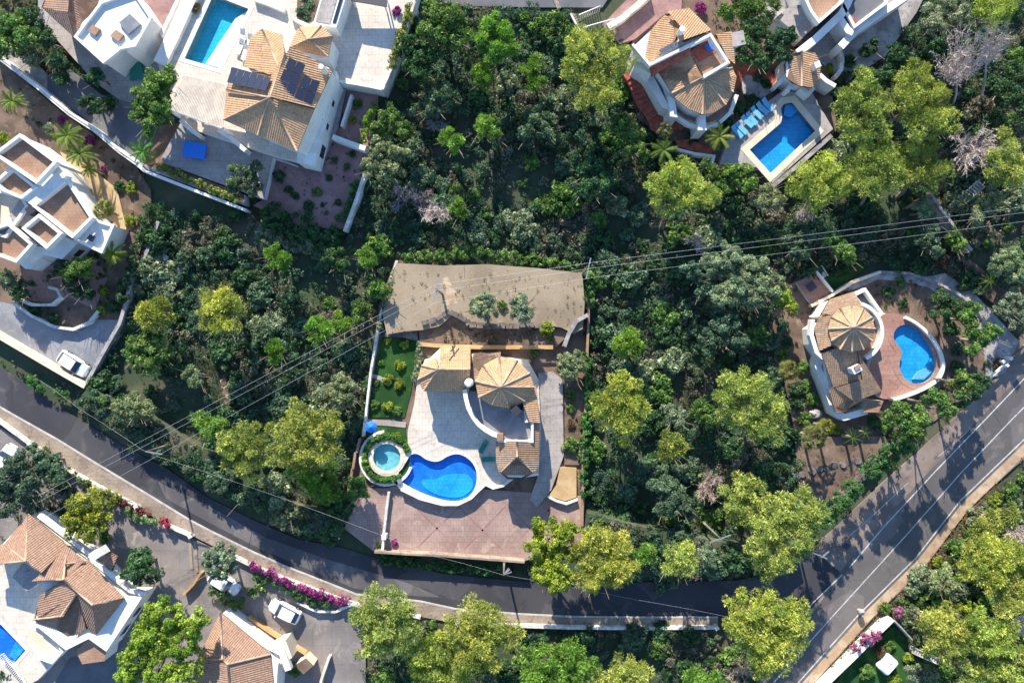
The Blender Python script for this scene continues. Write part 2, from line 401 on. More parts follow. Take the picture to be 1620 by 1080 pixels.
def grow(pts, d):
    n = len(pts); s = 1 if area2(pts) > 0 else -1; out = []
    for i in range(n):
        a, b, c = Vector(pts[i - 1]), Vector(pts[i]), Vector(pts[(i + 1) % n]); d1 = (b - a).normalized(); d2 = (c - b).normalized(); t = (d1 + d2).normalized()
        nn = Vector((t.y, -t.x)) * s; k = 1 / max(.6, nn.dot(Vector((d1.y, -d1.x)) * s)); out.append(tuple(b + nn * d * k))
    return out
def pool(name, label, pts, z, mat, coping=None, cw=0.45, depth=1.3):
    t = thing(name, label, 'swimming pool', P(sum(p[0] for p in pts) / len(pts), sum(p[1] for p in pts) / len(pts), z - depth))
    slab('basin', pts, z - depth - 0.3, z - depth, mat, None, t)
    w = [P(x, y, z)[:2] for x, y in pts]
    # basin walls
    cen = Vector((sum(p[0] for p in w) / len(w), sum(p[1] for p in w) / len(w)))
    V = [(p[0], p[1], z + 0.0) for p in w] + [(p[0], p[1], z - depth - 0.02) for p in w]; n = len(w)
    mesh('basin_wall', V, [(i, (i + 1) % n, n + (i + 1) % n, n + i) for i in range(n)], mat, t)
    slab('water', pts, z - 0.16, z - 0.15, WATER, None, t)
    if coping: band('coping', [tuple(v) for v in grow([tuple(q) for q in w], cw * .42)], cw, z - 0.1, z + 0.03, coping, t, world=True, closed=True)
    return t
# ------------------------------------------------------------------ vegetation
def fast_mesh(name, V, T, C=None, mat=LEAF):
    """V (n,3), T (m,3) triangles, C (m,3) base colour of each leaf"""
    me = bpy.data.meshes.new(name)
    me.vertices.add(len(V)); me.vertices.foreach_set('co', np.asarray(V, dtype=np.float32).ravel())
    m = len(T); me.loops.add(m * 3); me.loops.foreach_set('vertex_index', np.asarray(T, dtype=np.int32).ravel())
    me.polygons.add(m); me.polygons.foreach_set('loop_start', np.arange(0, m * 3, 3, dtype=np.int32))
    me.polygons.foreach_set('loop_total', np.full(m, 3, dtype=np.int32))
    me.materials.append(mat); me.update(calc_edges=True)
    if C is not None:
        at = me.color_attributes.new('col', 'FLOAT_COLOR', 'CORNER')
        cc = np.ones((m, 3, 4), dtype=np.float32); cc[:, :, :3] = C[:, None, :]
        at.data.foreach_set('color', cc.ravel())
    return me
def unit(n, zmin=-1.0):
    z = rng.uniform(zmin, 1, n); a = rng.uniform(0, 2 * np.pi, n); r = np.sqrt(np.maximum(0, 1 - z * z))
    return np.stack([r * np.cos(a), r * np.sin(a), z], 1)
def norm(v): return v / np.maximum(1e-6, np.linalg.norm(v, axis=1, keepdims=True))
def lum(col): return np.asarray(col, dtype=float)
def leaves(pc, pr, pcol, per, size, style):
    """leaf triangles on puffs: pc (k,3), pr (k,), pcol (k,3)"""
    cnt = np.maximum(6, (per * (pr / pr.mean()) ** 2)).astype(int)
    idx = np.repeat(np.arange(len(pc)), cnt); n = len(idx)
    d = unit(n, -0.4); r = pr[idx] * rng.uniform(0.45, 1.05, n) ** 0.7
    pos = pc[idx] + d * r[:, None] * np.array([1, 1, 0.8])
    s = size * np.exp(rng.normal(-.06, .42, n)).clip(.35, 2.2)
    if style == 'needle':       # tufts of needles standing out from the twig
        ax = norm(d + unit(n) * 0.7); side = norm(np.cross(ax, unit(n)))
        A = pos - side * (s * .22)[:, None]; B = pos + side * (s * .22)[:, None]; Cc = pos + ax * (s * 1.25)[:, None]
    else:                       # flat leaf sprays facing outwards
        nr = norm(d + unit(n) * 0.8); t1 = norm(np.cross(nr, unit(n))); t2 = np.cross(nr, t1)
        A = pos - t1 * (s * .5)[:, None]; B = pos + t1 * (s * .5)[:, None] ; Cc = pos + t2 * (s * 0.9)[:, None]
    V = np.stack([A, B, Cc], 1).reshape(-1, 3); T = np.arange(3 * n).reshape(-1, 3)
    col = pcol[idx] * rng.uniform(0.7, 1.3, (n, 1)); col[:, 0] *= rng.uniform(0.85, 1.15, n)
    return V, T, np.clip(col, 0, 1)
def puffs(lobes, pr0, colA, colB, k=1.0, zmin=-0.12, amp=0.28):
    """sub-clumps over ellipsoidal lobes (cx,cy,cz,rx,ry,rz)"""
    PC = []; PR = []; PL = []
    for (cx, cy, cz, rx, ry, rz) in lobes:
        n = max(4, int(k * 2.3 * (rx * ry) * max(1, rz / rx * .8) / pr0 ** 2))
        d = unit(n, zmin); rr = rng.uniform(1 - amp * 1.3, 1.0, n)
        pos = np.array([cx, cy, cz]) + d * rr[:, None] * np.array([rx, ry, rz]) * 0.92
        PC.append(pos); PR.append(pr0 * rng.uniform(0.55, 1.35, n))
        f = rng.uniform(0, 1, (n, 1)) ** 1.3
        PL.append((lum(colA) * (1 - f) + lum(colB) * f) * rng.uniform(0.72, 1.28, (n, 1)))
    return np.concatenate(PC), np.concatenate(PR), np.concatenate(PL)
KIND = {   # colA, colB, puff radius, leaves per puff, leaf size, style, vertical ratio
 'pine':   ((0.16, 0.23, 0.05), (0.58, 0.61, 0.14), 0.5, 110, 0.15, 'needle', 0.8),
 'young':  ((0.09, 0.21, 0.035), (0.28, 0.46, 0.07), 0.44, 110, 0.17, 'needle', 1.0),
 'olive':  ((0.14, 0.19, 0.11), (0.32, 0.37, 0.22), 0.46, 120, 0.145, 'leaf', 0.85),
 'dark':   ((0.03, 0.08, 0.035), (0.085, 0.17, 0.065), 0.48, 105, 0.17, 'leaf', 0.8),
 'broad':  ((0.06, 0.14, 0.03), (0.22, 0.34, 0.08), 0.46, 86, 0.17, 'leaf', 0.85),
 'bluish': ((0.055, 0.11, 0.06), (0.165, 0.24, 0.14), 0.44, 110, 0.15, 'leaf', 0.85),
 'yellow': ((0.16, 0.23, 0.03), (0.38, 0.42, 0.05), 0.44, 100, 0.16, 'leaf', 0.9),
 'magenta':((0.24, 0.03, 0.15), (0.36, 0.06, 0.27), 0.3, 60, 0.13, 'leaf', 0.8),
 'brown':  ((0.16, 0.1, 0.05), (0.26, 0.18, 0.09), 0.4, 55, 0.16, 'needle', 0.7),
}
NAMES = {'pine': ('pine_tree', 'pine tree'), 'young': ('young_pine_tree', 'pine tree'), 'olive': ('olive_tree', 'olive tree'), 'dark': ('evergreen_tree', 'tree'),
         'broad': ('broadleaf_tree', 'tree'), 'bluish': ('carob_tree', 'tree'), 'yellow': ('yellow_green_tree', 'tree'), 'magenta': ('bougainvillea', 'bush'), 'brown': ('dry_shrub', 'shrub')}
def trunk_geo(base, tops, r0, bend=0.6):
    """tapered trunk forking into limbs that end inside each lobe"""
    base = Vector(base); c = sum((Vector(t) for t in tops), Vector()) / len(tops)
    fork = base.lerp(c, 0.5); fork += Vector((random.uniform(-bend, bend), random.uniform(-bend, bend), 0)) * 0.6
    g = [tube_geo([base + Vector((0, 0, -0.6)), base.lerp(fork, 0.5) + Vector((random.uniform(-.15, .15), random.uniform(-.15, .15), 0)), fork], [r0 * 1.25, r0, r0 * .8], 7)]
    for t in tops:
        t = Vector(t); m = fork.lerp(t, 0.5) + Vector((random.uniform(-.3, .3), random.uniform(-.3, .3), -0.15))
        g.append(tube_geo([fork, m, t], [r0 * .6, r0 * .42, r0 * .16], 5))
        for _ in range(6):
            e = t + Vector((random.uniform(-2.1, 2.1), random.uniform(-2.3, 1.4), random.uniform(0, 1.3)))
            g.append(tube_geo([m, m.lerp(e, .5) + Vector((0, 0, .1)), e], [r0 * .28, r0 * .2, 0.02], 4))
    return join(g)
def tree(kind, label, lobes, h, base=None, z0=0.0, tint=(1, 1, 1), dens=1.0, group=None, name=None):
    """lobes: (px, py, radius px) of the crown seen from above; h crown top in metres"""
    A, B, pr, per, sz, style, vr = KIND[kind]; nm, cat = NAMES[kind]
    L = []; rmax = max(l[2] for l in lobes)
    for l in lobes:
        r = l[2] / 12.5 * (H - h) / H * (1.08 if kind == 'pine' else 1.0); rz = r * vr
        zc = z0 + h - rz - (l[3] if len(l) > 3 else (rmax - l[2]) / 12.5 * 0.25)
        zc = max(zc, z0 + rz * 0.35)
        p = P(l[0], l[1], zc)
        L.append((p.x, p.y, zc, r * rng.uniform(.92, 1.06), r * rng.uniform(.92, 1.06), rz))
    w = sum(l[3] ** 2 for l in L)
    if base is None: b = Vector((sum(l[0] * l[3] ** 2 for l in L) / w, sum(l[1] * l[3] ** 2 for l in L) / w, z0))
    else: b = P(base[0], base[1], z0); b.z = z0
    t = thing(name or nm, label, cat, b, group)
    # break each lobe into uneven bosses so that the outline is ragged
    LL = []
    for (x, y, z, rx, ry, rz) in L:
        z += rng.uniform(-.35, .35) * rz * .5
        LL.append((x, y, z - rz * .1, rx * .72, ry * .72, rz * .95))
        nb = max(4, int(rx * 3.2))
        for q in range(nb):
            a = 2 * np.pi * (q + rng.uniform(-.45, .45)) / nb; e = rng.uniform(.15, .42)
            f = rng.uniform(.5, .92)
            LL.append((x + rx * f * np.cos(a), y + ry * f * np.sin(a), z - rz * rng.uniform(-.1, .35), rx * e, ry * e, rz * e * 1.15))
    pc, prr, pcol = puffs(LL, pr if rmax > 22 else pr * .8, A, B, 1.0 * dens)
    V, T, C = leaves(pc, prr, pcol, per, sz if rmax > 20 else sz * .85, style)
    V = V - np.array([b.x, b.y, b.z])
    g_ = rng.uniform(.84, 1.12); w_ = rng.uniform(.92, 1.12) if kind in ('pine', 'young') else rng.uniform(.9, 1.1)
    cr = link('crown', fast_mesh('crown', V, T, C), t); cr.color = (tint[0] * g_ * w_, tint[1] * g_, tint[2] * g_ * rng.uniform(.8, 1.1), 1)
    tops = [(l[0], l[1], l[2]) for l in L][:6]
    if h > 1.6:
        tv, tf = trunk_geo(b, tops, 0.08 + 0.028 * rmax / 12.5 * 2.2)
        mesh('trunk', tv, tf, BARK, t, smooth=True)
    return t
# shared bush meshes, one unit of radius
BUSH = {}
def bush_mesh(kind, v):
    key = (kind, v)
    if key not in BUSH:
        A, B, pr, per, sz, style, vr = KIND[kind]
        lb = [(0, 0, 0.32, .72, .72, .5)]
        for q in range(6):
            a = q * 1.05 + rng.uniform(-.3, .3); f = rng.uniform(.35, .62); e = rng.uniform(.3, .45)
            lb.append((f * np.cos(a), f * np.sin(a), rng.uniform(.15, .45), e, e, e * .9))
        pc, prr, pcol = puffs(lb, 0.24, A, B, 0.75, -0.1)
        V, T, C = leaves(pc, prr, pcol, 58, 0.12 if style == 'leaf' else 0.15, style)
        V[:, 2] = np.maximum(V[:, 2], -0.15)
        BUSH[key] = fast_mesh('bush', V, T, C)
    return BUSH[key]
BN = {'pine': 'pine_shrub', 'young': 'pine_shrub', 'olive': 'grey_green_bush', 'dark': 'dark_bush', 'broad': 'green_bush', 'bluish': 'scrub_bush', 'yellow': 'yellow_green_bush', 'magenta': 'bougainvillea', 'brown': 'dry_bush'}
def bush(kind, label, x, y, r, z0=0.0, hs=0.85, group=None, tint=(1, 1, 1), name=None, cat='bush', sx=1.0, rot=None):
    R = r / 12.5
    p = P(x, y, z0 + R * hs * .5); p.z = z0 - 0.02
    o = link(name or BN[kind], bush_mesh(kind, random.randrange(3)))
    o.location = p; o.scale = (R * sx, R, R * hs); o.rotation_euler = (0, 0, random.uniform(0, 6.28) if rot is None else rot)
    f = random.uniform(.85, 1.15); o.color = (tint[0] * f, tint[1] * f, tint[2] * f, 1)
    return tag(o, label, cat, group)
def hedge(label, pts, wpx, z0, h, kind='broad', name='hedge', cat='hedge', tint=(1, 1, 1), dens=1.0):
    line = [P(x, y, z0 + h) for x, y in pts]; L = []
    for a, b in zip(line, line[1:]):
        n = max(1, int((b - a).length / (wpx / 12.5 * .6)))
        for i in range(n):
            p = a.lerp(b, (i + .5) / n); r = wpx / 12.5 / 2 * rng.uniform(.85, 1.2)
            L.append((p.x + rng.uniform(-.1, .1), p.y + rng.uniform(-.1, .1), z0 + h * .5, r, r, h * .5))
    A, B, pr, per, sz, style, vr = KIND[kind]
    pc, prr, pcol = puffs(L, 0.3, A, B, 0.6 * dens, -0.1)
    V, T, C = leaves(pc, prr, pcol, 60, 0.145, style)
    o0 = line[0]; V = V - np.array([o0.x, o0.y, z0])
    o = link(name, fast_mesh(name, V, T, C)); o.location = (o0.x, o0.y, z0); o.color = (*tint, 1)
    return tag(o, label, cat)
def dead_tree(label, x, y, r, h, base=None, lean=1.0, col=(0.5, 0.43, 0.41), n=None, bare=0.35, group=None):
    """bare grey tree: forking limbs and a haze of fine twigs"""
    top = P(x, y, h * .7); b = P(*(base or (x, y)), 0)
    b.z = 0; R = r / 12.5 * .92
    t = thing('dead_tree', label, 'tree', b, group)
    g = []; tw = []
    fork = b.lerp(top, bare)
    g.append(tube_geo([b - Vector((0, 0, .5)), b.lerp(fork, .5) + Vector((random.uniform(-.2, .2), random.uniform(-.2, .2), 0)), fork], [.17, .13, .1], 6))
    for i in range(n or int(10 + R * 3)):
        a = random.uniform(0, 6.28); f = math.sqrt(random.uniform(.1, 1))
        e = Vector((top.x + math.cos(a) * R * f, top.y + math.sin(a) * R * f, top.z + (1 - f * f) * h * .3 + random.uniform(-.3, .3)))
        m = fork.lerp(e, .5) + Vector((random.uniform(-.3, .3), random.uniform(-.3, .3), -.15))
        g.append(tube_geo([fork, m, e], [.07, .05, .02], 4))
        for j in range(16):
            s = fork.lerp(m, random.uniform(.5, 1)) if j % 3 == 0 else m.lerp(e, random.random())
            dd = (e - fork).normalized() + Vector((random.uniform(-1, 1), random.uniform(-1, 1), random.uniform(-.5, .8)))
            q = s + dd.normalized() * random.uniform(.4, 1.0)
            tw.append((s, q, .032))
            for _ in range(4):
                s2 = s.lerp(q, random.uniform(.3, 1)); d3 = (dd.normalized() + Vector((random.uniform(-1, 1), random.uniform(-1, 1), random.uniform(-.6, .8)))).normalized()
                tw.append((s2, s2 + d3 * random.uniform(.25, .6), .022))
    V, F = join(g)
    l = mesh('limbs', V, F, TWIG, t); l.color = (*col, 1)
    TV = []; TF = []
    for s, q, w in tw:
        d = (q - s).normalized(); a = d.cross(Vector((.3, .2, 1))).normalized() * w; c = d.cross(a).normalized() * w
        k = len(TV); TV += [tuple(s + a), tuple(s - a * .5 + c), tuple(s - a * .5 - c), tuple(q)]
        TF += [(k, k + 1, k + 3), (k + 1, k + 2, k + 3), (k + 2, k, k + 3)]
    o = mesh('twigs', TV, TF, TWIG, t); o.color = (*col, 1); tag(o, kind='stuff')
    return t
# palm frond shared mesh, one unit long
def frond_mesh(name, wid, n=16, fan=False, col=((0.06, 0.11, 0.02), (0.12, 0.17, 0.04))):
    V = []; T = []
    if fan:
        for i in range(n):
            a = (i / (n - 1) - .5) * 3.6; c, s = math.cos(a), math.sin(a); L = .42
            b = (.55, 0, .1); k = len(V)
            V += [b, (b[0] + c * L * .5 - s * .04, s * L * .5 + c * .04, .09), (b[0] + c * L, s * L, -.03 - .05 * abs(math.sin(a))), (b[0] + c * L * .5 + s * .04, s * L * .5 - c * .04, .05)]
            T += [(k, k + 3, k + 2), (k, k + 2, k + 1)]
        k = len(V); V += [(0, -.015, 0), (0, .015, 0), (.56, 0, .1)]; T.append((k, k + 2, k + 1))
    else:
        arc = lambda t: (t * .96, 0.32 * t - 0.62 * t * t)
        for i in range(n):
            t = .12 + .86 * i / (n - 1); x, z = arc(t); w = wid * math.sin(min(1, t * 1.6) * 1.57) * (1.15 - t * .55)
            for sgn in (-1, 1):
                k = len(V); V += [(x - .03, 0, z), (x + .035, 0, z), (x + w * .55, sgn * w, z - w * .35)]
                T.append((k, k + 1, k + 2) if sgn > 0 else (k, k + 2, k + 1))
        for i in range(4):
            t0, t1 = i / 4, (i + 1) / 4; a, b = arc(t0), arc(t1); k = len(V)
            V += [(a[0], -.014, a[1] + .01), (a[0], .014, a[1] + .01), (b[0], .01, b[1] + .01), (b[0], -.01, b[1] + .01)]; T += [(k, k + 3, k + 2), (k, k + 2, k + 1)]
    V = np.array(V, dtype=float); T = np.array(T); f = rng.uniform(0, 1, (len(T), 1))
    C = np.array(col[0]) * (1 - f) + np.array(col[1]) * f
    return fast_mesh(name, V, T, C)
FROND = frond_mesh('frond', .22); FANF = frond_mesh('frond', .2, 13, True, ((0.09, 0.12, 0.03), (0.2, 0.2, 0.07))); BLADE = frond_mesh('frond', .07, 9)
def palm(label, x, y, r, h, z0=0.0, style='feather', tint=(1, 1, 1), n=16, name='palm_tree', cat='palm'):
    p = P(x, y, z0 + h); R = r / 12.5 * .95
    t = thing(name, label, cat, (p.x, p.y, z0))
    tube('trunk', [(0, 0, -.4), (random.uniform(-.06, .06), .03, h * .5), (0, 0, h)], [.2, .16, .17], BARK, t, 8, local=True)
    me = {'feather': FROND, 'fan': FANF, 'blade': BLADE}[style]
    for i in range(n):
        o = link('frond', me, t); ring = i % 3
        o.location = (0, 0, h); o.rotation_euler = (random.uniform(-.2, .2), (.1, -.35, -.75)[ring] + random.uniform(-.1, .1) + .1, 6.283 * i / n * 1.0 + ring * .4 + random.uniform(-.12, .12))
        s = R * random.uniform(.9, 1.1) * ((1, .8, .5)[ring] if style == 'fan' else 1); o.scale = (s, s, s); o.color = (*tint, 1)
    return t
def inside(x, y, poly):
    r = False; j = len(poly) - 1
    for i in range(len(poly)):
        if (poly[i][1] > y) != (poly[j][1] > y) and x < (poly[j][0] - poly[i][0]) * (y - poly[i][1]) / (poly[j][1] - poly[i][1]) + poly[i][0]: r = not r
        j = i
    return r
def scatter_mass(name, poly, step, rad, cols, label, tris=46, hz=.9, prob=1.0, size=0.15, style='leaf', avoid=(), z0=0.0):
    """uncountable low growth as one object: clumps of leaf faces over a patch"""
    xs = [p[0] for p in poly]; ys = [p[1] for p in poly]; pc = []; pr = []; pl = []
    y = min(ys)
    while y < max(ys):
        x = min(xs)
        while x < max(xs):
            px, py = x + rng.uniform(-step, step) * .6, y + rng.uniform(-step, step) * .6
            n = math.sin(px * .031 + 1.3) * math.cos(py * .027 + .4) + math.sin(px * .011 - py * .017)
            if inside(px, py, poly) and rng.uniform() < prob * (1.0 if n > -.75 else .35) and not any(inside(px, py, a) for a in avoid):
                r = rng.uniform(*rad); q = P(px, py, z0)
                zone = .5 + .5 * math.sin(px * .023 + 2 * math.sin(py * .017)) * math.cos(py * .029 + 1.7 * math.sin(px * .013))
                ci = int(np.clip(zone * len(cols) + rng.normal(0, .13 * len(cols)), 0, len(cols) - 1))
                c = lum(cols[ci]) * rng.uniform(.65, 1.35)
                k = 1 + int(r / .45)
                for _ in range(k):
                    pc.append((q.x + rng.uniform(-r, r) * .6, q.y + rng.uniform(-r, r) * .6, z0 + rng.uniform(.0, hz) * r)); pr.append(r * rng.uniform(.4, .75)); pl.append(c)
            x += step
        y += step
    V, T, C = leaves(np.array(pc), np.array(pr), np.array(pl), tris, size, style)
    V[:, 2] = np.maximum(V[:, 2], z0 - .3)
    o = link(name, fast_mesh(name, V, T, C)); o.color = (1, 1, 1, 1)
    return tag(o, label, None, None, 'stuff')
# ------------------------------------------------------------------ ground and roads
def ground():
    n = 110; ext = 100.0; xs = np.linspace(-ext, ext, n); X, Y = np.meshgrid(xs, xs)
    Z = -0.22 + 0.12 * np.sin(X * .31 + 1) * np.cos(Y * .27) + 0.05 * np.sin(X * 1.1 + Y * .8) + rng.uniform(-.04, .04, X.shape)
    V = np.stack([X, Y, Z], 2).reshape(-1, 3).tolist()
    F = [(j * n + i, j * n + i + 1, (j + 1) * n + i + 1, (j + 1) * n + i) for j in range(n - 1) for i in range(n - 1)]
    V += [(-1500, -1500, -.8), (1500, -1500, -.8), (1500, 1500, -.8), (-1500, 1500, -.8)]; k = n * n
    F.append((k, k + 1, k + 2, k + 3))
    tag(mesh('ground', V, F, EARTH, smooth=True), kind='structure')
ground()
road_pts = [(-60, 530), (0, 580), (60, 622), (120, 660), (190, 702), (260, 738), (330, 787), (400, 822), (470, 852), (540, 866), (600, 884), (700, 907), (800, 917), (900, 925), (1000, 921), (1100, 919), (1165, 918), (1230, 905), (1290, 872),
            (1330, 905), (1250, 1005), (1200, 985), (1140, 977), (1000, 976), (900, 975), (820, 971), (720, 963), (665, 950), (564, 940), (460, 899), (400, 873), (333, 840), (299, 822), (230, 780), (150, 732), (90, 695), (31, 662), (-60, 610)]
tag(slab('lower_road', road_pts, -.8, .02, ASPHALT), kind='structure')
main_l = [(1150, 1180), (1223, 1076), (1344, 897), (1400, 831), (1480, 745), (1562, 660), (1640, 578), (1700, 515)]
main_r = [(1190, 1180), (1264, 1078), (1359, 971), (1449, 882), (1519, 792), (1620, 695), (1720, 600)]
main_c = [(1150, 1180), (1225, 1078), (1303, 990), (1433, 847), (1520, 748), (1604, 660), (1720, 545)]
sh_l = [(1100, 1180), (1196, 1078), (1262, 985), (1290, 940), (1285, 880), (1300, 854), (1400, 760), (1455, 712), (1511, 660), (1560, 615), (1585, 585), (1600, 545), (1650, 500), (1700, 460)]
tag(slab('road_shoulder', sh_l + [(1780, 600), (1660, 690), (1530, 805), (1462, 900), (1380, 978), (1290, 1078), (1210, 1180)], -.8, .008, SHOULDER), kind='structure')
def shift(l, d):    # move a run of points sideways (to the lower right) by d pixels
    return [(x + d * .72, y + d * .69) for x, y in l]
tag(slab('main_road', shift(main_l, -7) + list(reversed(shift(main_r, 4))), -.7, .024, MAINROAD), kind='structure')
struct('sandy_verge', shift(main_r, 5) + list(reversed(shift(main_r, 19))), -.7, .016, VERGE)
band_ = lambda nm, l, w, z, m: tag(band(nm, l, w, z - .02, z, m), kind='structure')
band_('edge_line', shift(main_l, 0)[2:], .13, .028, PAINT); band_('edge_line', main_r, .15, .028, PAINT); band_('centre_line', main_c, .12, .028, PAINT)
band_('give_way_line', [(1228, 1040), (1262, 992), (1284, 955), (1332, 909)], .12, .028, PAINT)
band_('parking_line', [(1342, 849), (1380, 816), (1437, 763)], .07, .013, PAINT); band_('parking_line', [(1484, 722), (1518, 694), (1550, 664)], .07, .013, PAINT)
struct('sunlit_road_strip', [(250, 762), (330, 800), (420, 850), (520, 885), (640, 920), (700, 945), (640, 941), (560, 930), (470, 893), (400, 862), (330, 826), (262, 788)], 0, .026, ASPH_OLD)  # paler asphalt paints the sunlit lower side of the road
struct('top_road', [(640, -60), (690, 0), (720, 9), (850, 12), (953, 12), (1000, -60)], -.7, .02, BLUEASPH)
band_('road_edge_stones', [(868, -20), (885, 14)], .5, .1, PAVE)
struct('utility_cover', [(1338, 857), (1346, 862), (1340, 870), (1331, 864)], 0, .02, DARKMETAL)
BANKW = [(140, 610), (185, 640), (235, 655), (300, 700), (350, 720), (400, 765), (470, 800), (545, 815), (536, 850), (470, 840), (400, 808), (330, 770), (262, 724), (195, 688), (150, 652), (120, 640)]
BANKE = [(930, 812), (1000, 830), (1100, 850), (1200, 868), (1270, 862), (1225, 895), (1165, 908), (1100, 909), (1000, 911), (926, 905), (926, 850)]
struct('earth_bank', BANKW, -.8, 1.6, EARTH)
struct('earth_bank', BANKE, -.8, 2.8, EARTH)  # east bank added and raised so its shadow covers the road
kerb_line = [(-60, 610), (31, 662), (90, 695), (150, 732), (230, 780), (299, 822), (333, 840), (400, 873), (460, 899), (564, 940), (665, 951), (720, 963), (820, 971), (900, 975), (1000, 976), (1136, 976)]
wall_line = [(-60, 622), (20, 681), (46, 700), (100, 737), (150, 766), (215, 800), (262, 829), (300, 845), (355, 872), (384, 886), (415, 901), (460, 918), (515, 939), (558, 954), (665, 975), (720, 985), (815, 988), (900, 991), (1000, 992), (1136, 991)]
struct('sidewalk', kerb_line + list(reversed(wall_line)), -.6, .13, PAVE)
tag(band('kerb', [(x, y) for x, y in kerb_line], .2, -.6, .15, KERB), kind='structure')
w1 = thing('roadside_wall', 'long low white wall along the outer edge of the sidewalk beside the lower road', 'wall', P(150, 766))
for i, seg in enumerate((wall_line[:6], wall_line[6:8], wall_line[8:15], wall_line[15:])):
    band('wall_section', [(x, y + 2) for x, y in seg], .34, -.6, .75, OLDWHITE, w1)
for x, y in ((46, 702), (215, 802), (262, 831), (300, 848), (1134, 993)):
    q = P(x, y, .95); box('pier', (q.x, q.y, .25), (.5, .5, 1.5), OLDWHITE, w1, .5)

# ------------------------------------------------------------------ central villa
struct('central_plot', [(625, 412), (925, 430), (935, 480), (930, 560), (925, 780), (922, 800), (548, 835), (560, 740), (575, 660), (585, 600), (600, 480)], -.8, .5, BROWNSOIL)
struct('upper_terrace', [(627, 416), (700, 420), (770, 418), (850, 424), (921, 432), (925, 480), (922, 520), (908, 528), (888, 518), (870, 515), (800, 516), (742, 514), (728, 506), (714, 498), (704, 508), (694, 516), (668, 522), (640, 524), (612, 529), (605, 496)], 0, 1.9, GREYSOIL, DRYSTONE)
struct('middle_terrace', [(662, 522), (690, 500), (715, 490), (745, 500), (872, 505), (905, 525), (880, 548), (700, 548), (664, 540)], 0, 1.3, BROWNSOIL, OCHRE)
t = thing('stone_retaining_wall', 'dark rough stone wall along the lower edge of the bare upper terrace', 'wall', P(740, 512))
line = [P(x, y, 2.1) for x, y in ((668, 512), (690, 505), (712, 492), (738, 506), (742, 514), (800, 515), (868, 515))]
for a, b in zip(line, line[1:]):
    n = max(2, int((b - a).length / .8))
    for i in range(n):
        p = a.lerp(b, (i + .5) / n); d = b - a
        box('stone', (p.x + rng.uniform(-.06, .06), p.y + rng.uniform(-.08, .08), 1.35), ((b - a).length / n * rng.uniform(.8, .97), rng.uniform(.5, .75), 1.5 + rng.uniform(-.1, .25)), DRYSTONE, t, math.atan2(d.y, d.x) + rng.uniform(-.1, .1))
struct('earth_ramp', [(610, 524), (660, 522), (662, 540), (640, 534), (606, 532)], 0, 1.1, DRYSTONE)
band_('orange_wall', [(664, 544), (700, 547), (760, 549), (875, 549)], .5, 1.62, OCHRE)
tag(bpy.data.objects['orange_wall'], 'orange rendered retaining wall behind the central villa', 'wall', None, 'thing')
struct('lawn', [(603, 534), (661, 534), (657, 575), (650, 620), (640, 660), (582, 660), (590, 600)], 0, .62, GRASS)
struct('garden_strip', [(582, 664), (640, 668), (645, 700), (580, 700), (576, 684)], 0, .6, GRASS)
band_('garden_path', [(580, 667), (615, 669), (642, 672)], .7, .66, GREYDECK)
band_('garden_path', [(588, 594), (602, 598), (612, 606)], .5, .66, GREYDECK)
struct('pale_path', [(700, 440), (709, 438), (716, 455), (727, 468), (724, 480), (700, 484), (706, 462)], 0, 1.91, VERGE)
deck = [(672, 568), (660, 600), (655, 640), (645, 680), (645, 704), (641, 718), (637, 738), (623, 752), (622, 762), (634, 774), (665, 789), (700, 798), (724, 798), (745, 788), (757, 776), (768, 766), (780, 772), (796, 768), (812, 756), (852, 750), (856, 690), (852, 600), (835, 570), (750, 556)]
poolC = smooth_poly([(650, 719), (661, 718), (675, 729), (694, 732), (710, 721), (726, 718), (743, 727), (754, 745), (752, 770), (740, 787), (721, 793), (699, 790), (672, 781), (645, 768), (629, 756), (632, 746), (642, 734)], 2)
poolC = grow(poolC, 1.5)
struct('pool_terrace', deck, .4, 1.2, PALEDECK, WHITE, [poolC])
pool('swimming_pool', 'bright blue freeform pool with white rim below the central villa', poolC, 1.2, POOLBLUE, WHITE, .35, .55)
st = slab('shallow_step', smooth_poly([(700, 752), (722, 748), (745, 752), (751, 768), (738, 783), (721, 788), (699, 785), (676, 776), (664, 762), (672, 757), (686, 760)], 2), .6, .72, POOLSKY); st.parent = bpy.data.objects['swimming_pool']; st.location = -st.parent.location
box('ladder', (P(632, 760, 1.2).x, P(632, 760, 1.2).y, 1.25), (.5, .6, .5), METAL, bpy.data.objects['swimming_pool'], .6)
slab_ = circle(610, 723, 39)
struct('round_bed', circle(611, 725, 38, 30, 39), .3, .95, GRASS, WHITE, [circle(612, 723, 29)])
parw = tag(band('garden_wall', [P(x, y, 1.2)[:2] for x, y in circle(611, 725, 41, 22, 42, 20, 265)], .35, 0, 1.2, WHITE, world=True), 'curved white garden wall wrapping round the little round pool', 'wall')
struct('round_pool_surround', circle(612, 723, 30), .4, 1.25, PALEDECK, CREAM, [circle(612, 723, 22)])
pool('round_pool', 'small round pale turquoise pool beside the big blue pool', circle(612, 723, 22), 1.25, AQUA, CREAM, .4, .5)
parw = tag(band('deck_rim', [P(x, y, 1.55)[:2] for x, y in deck[9:20]], .3, .2, 1.5, WHITE, world=True), 'white rim wall around the lower edge of the pool terrace', 'wall')
struct('front_driveway', [(560, 772), (612, 772), (640, 765), (925, 785), (924, 855), (830, 887), (700, 880), (592, 872), (545, 836)], -.8, .62, REDPAVE)
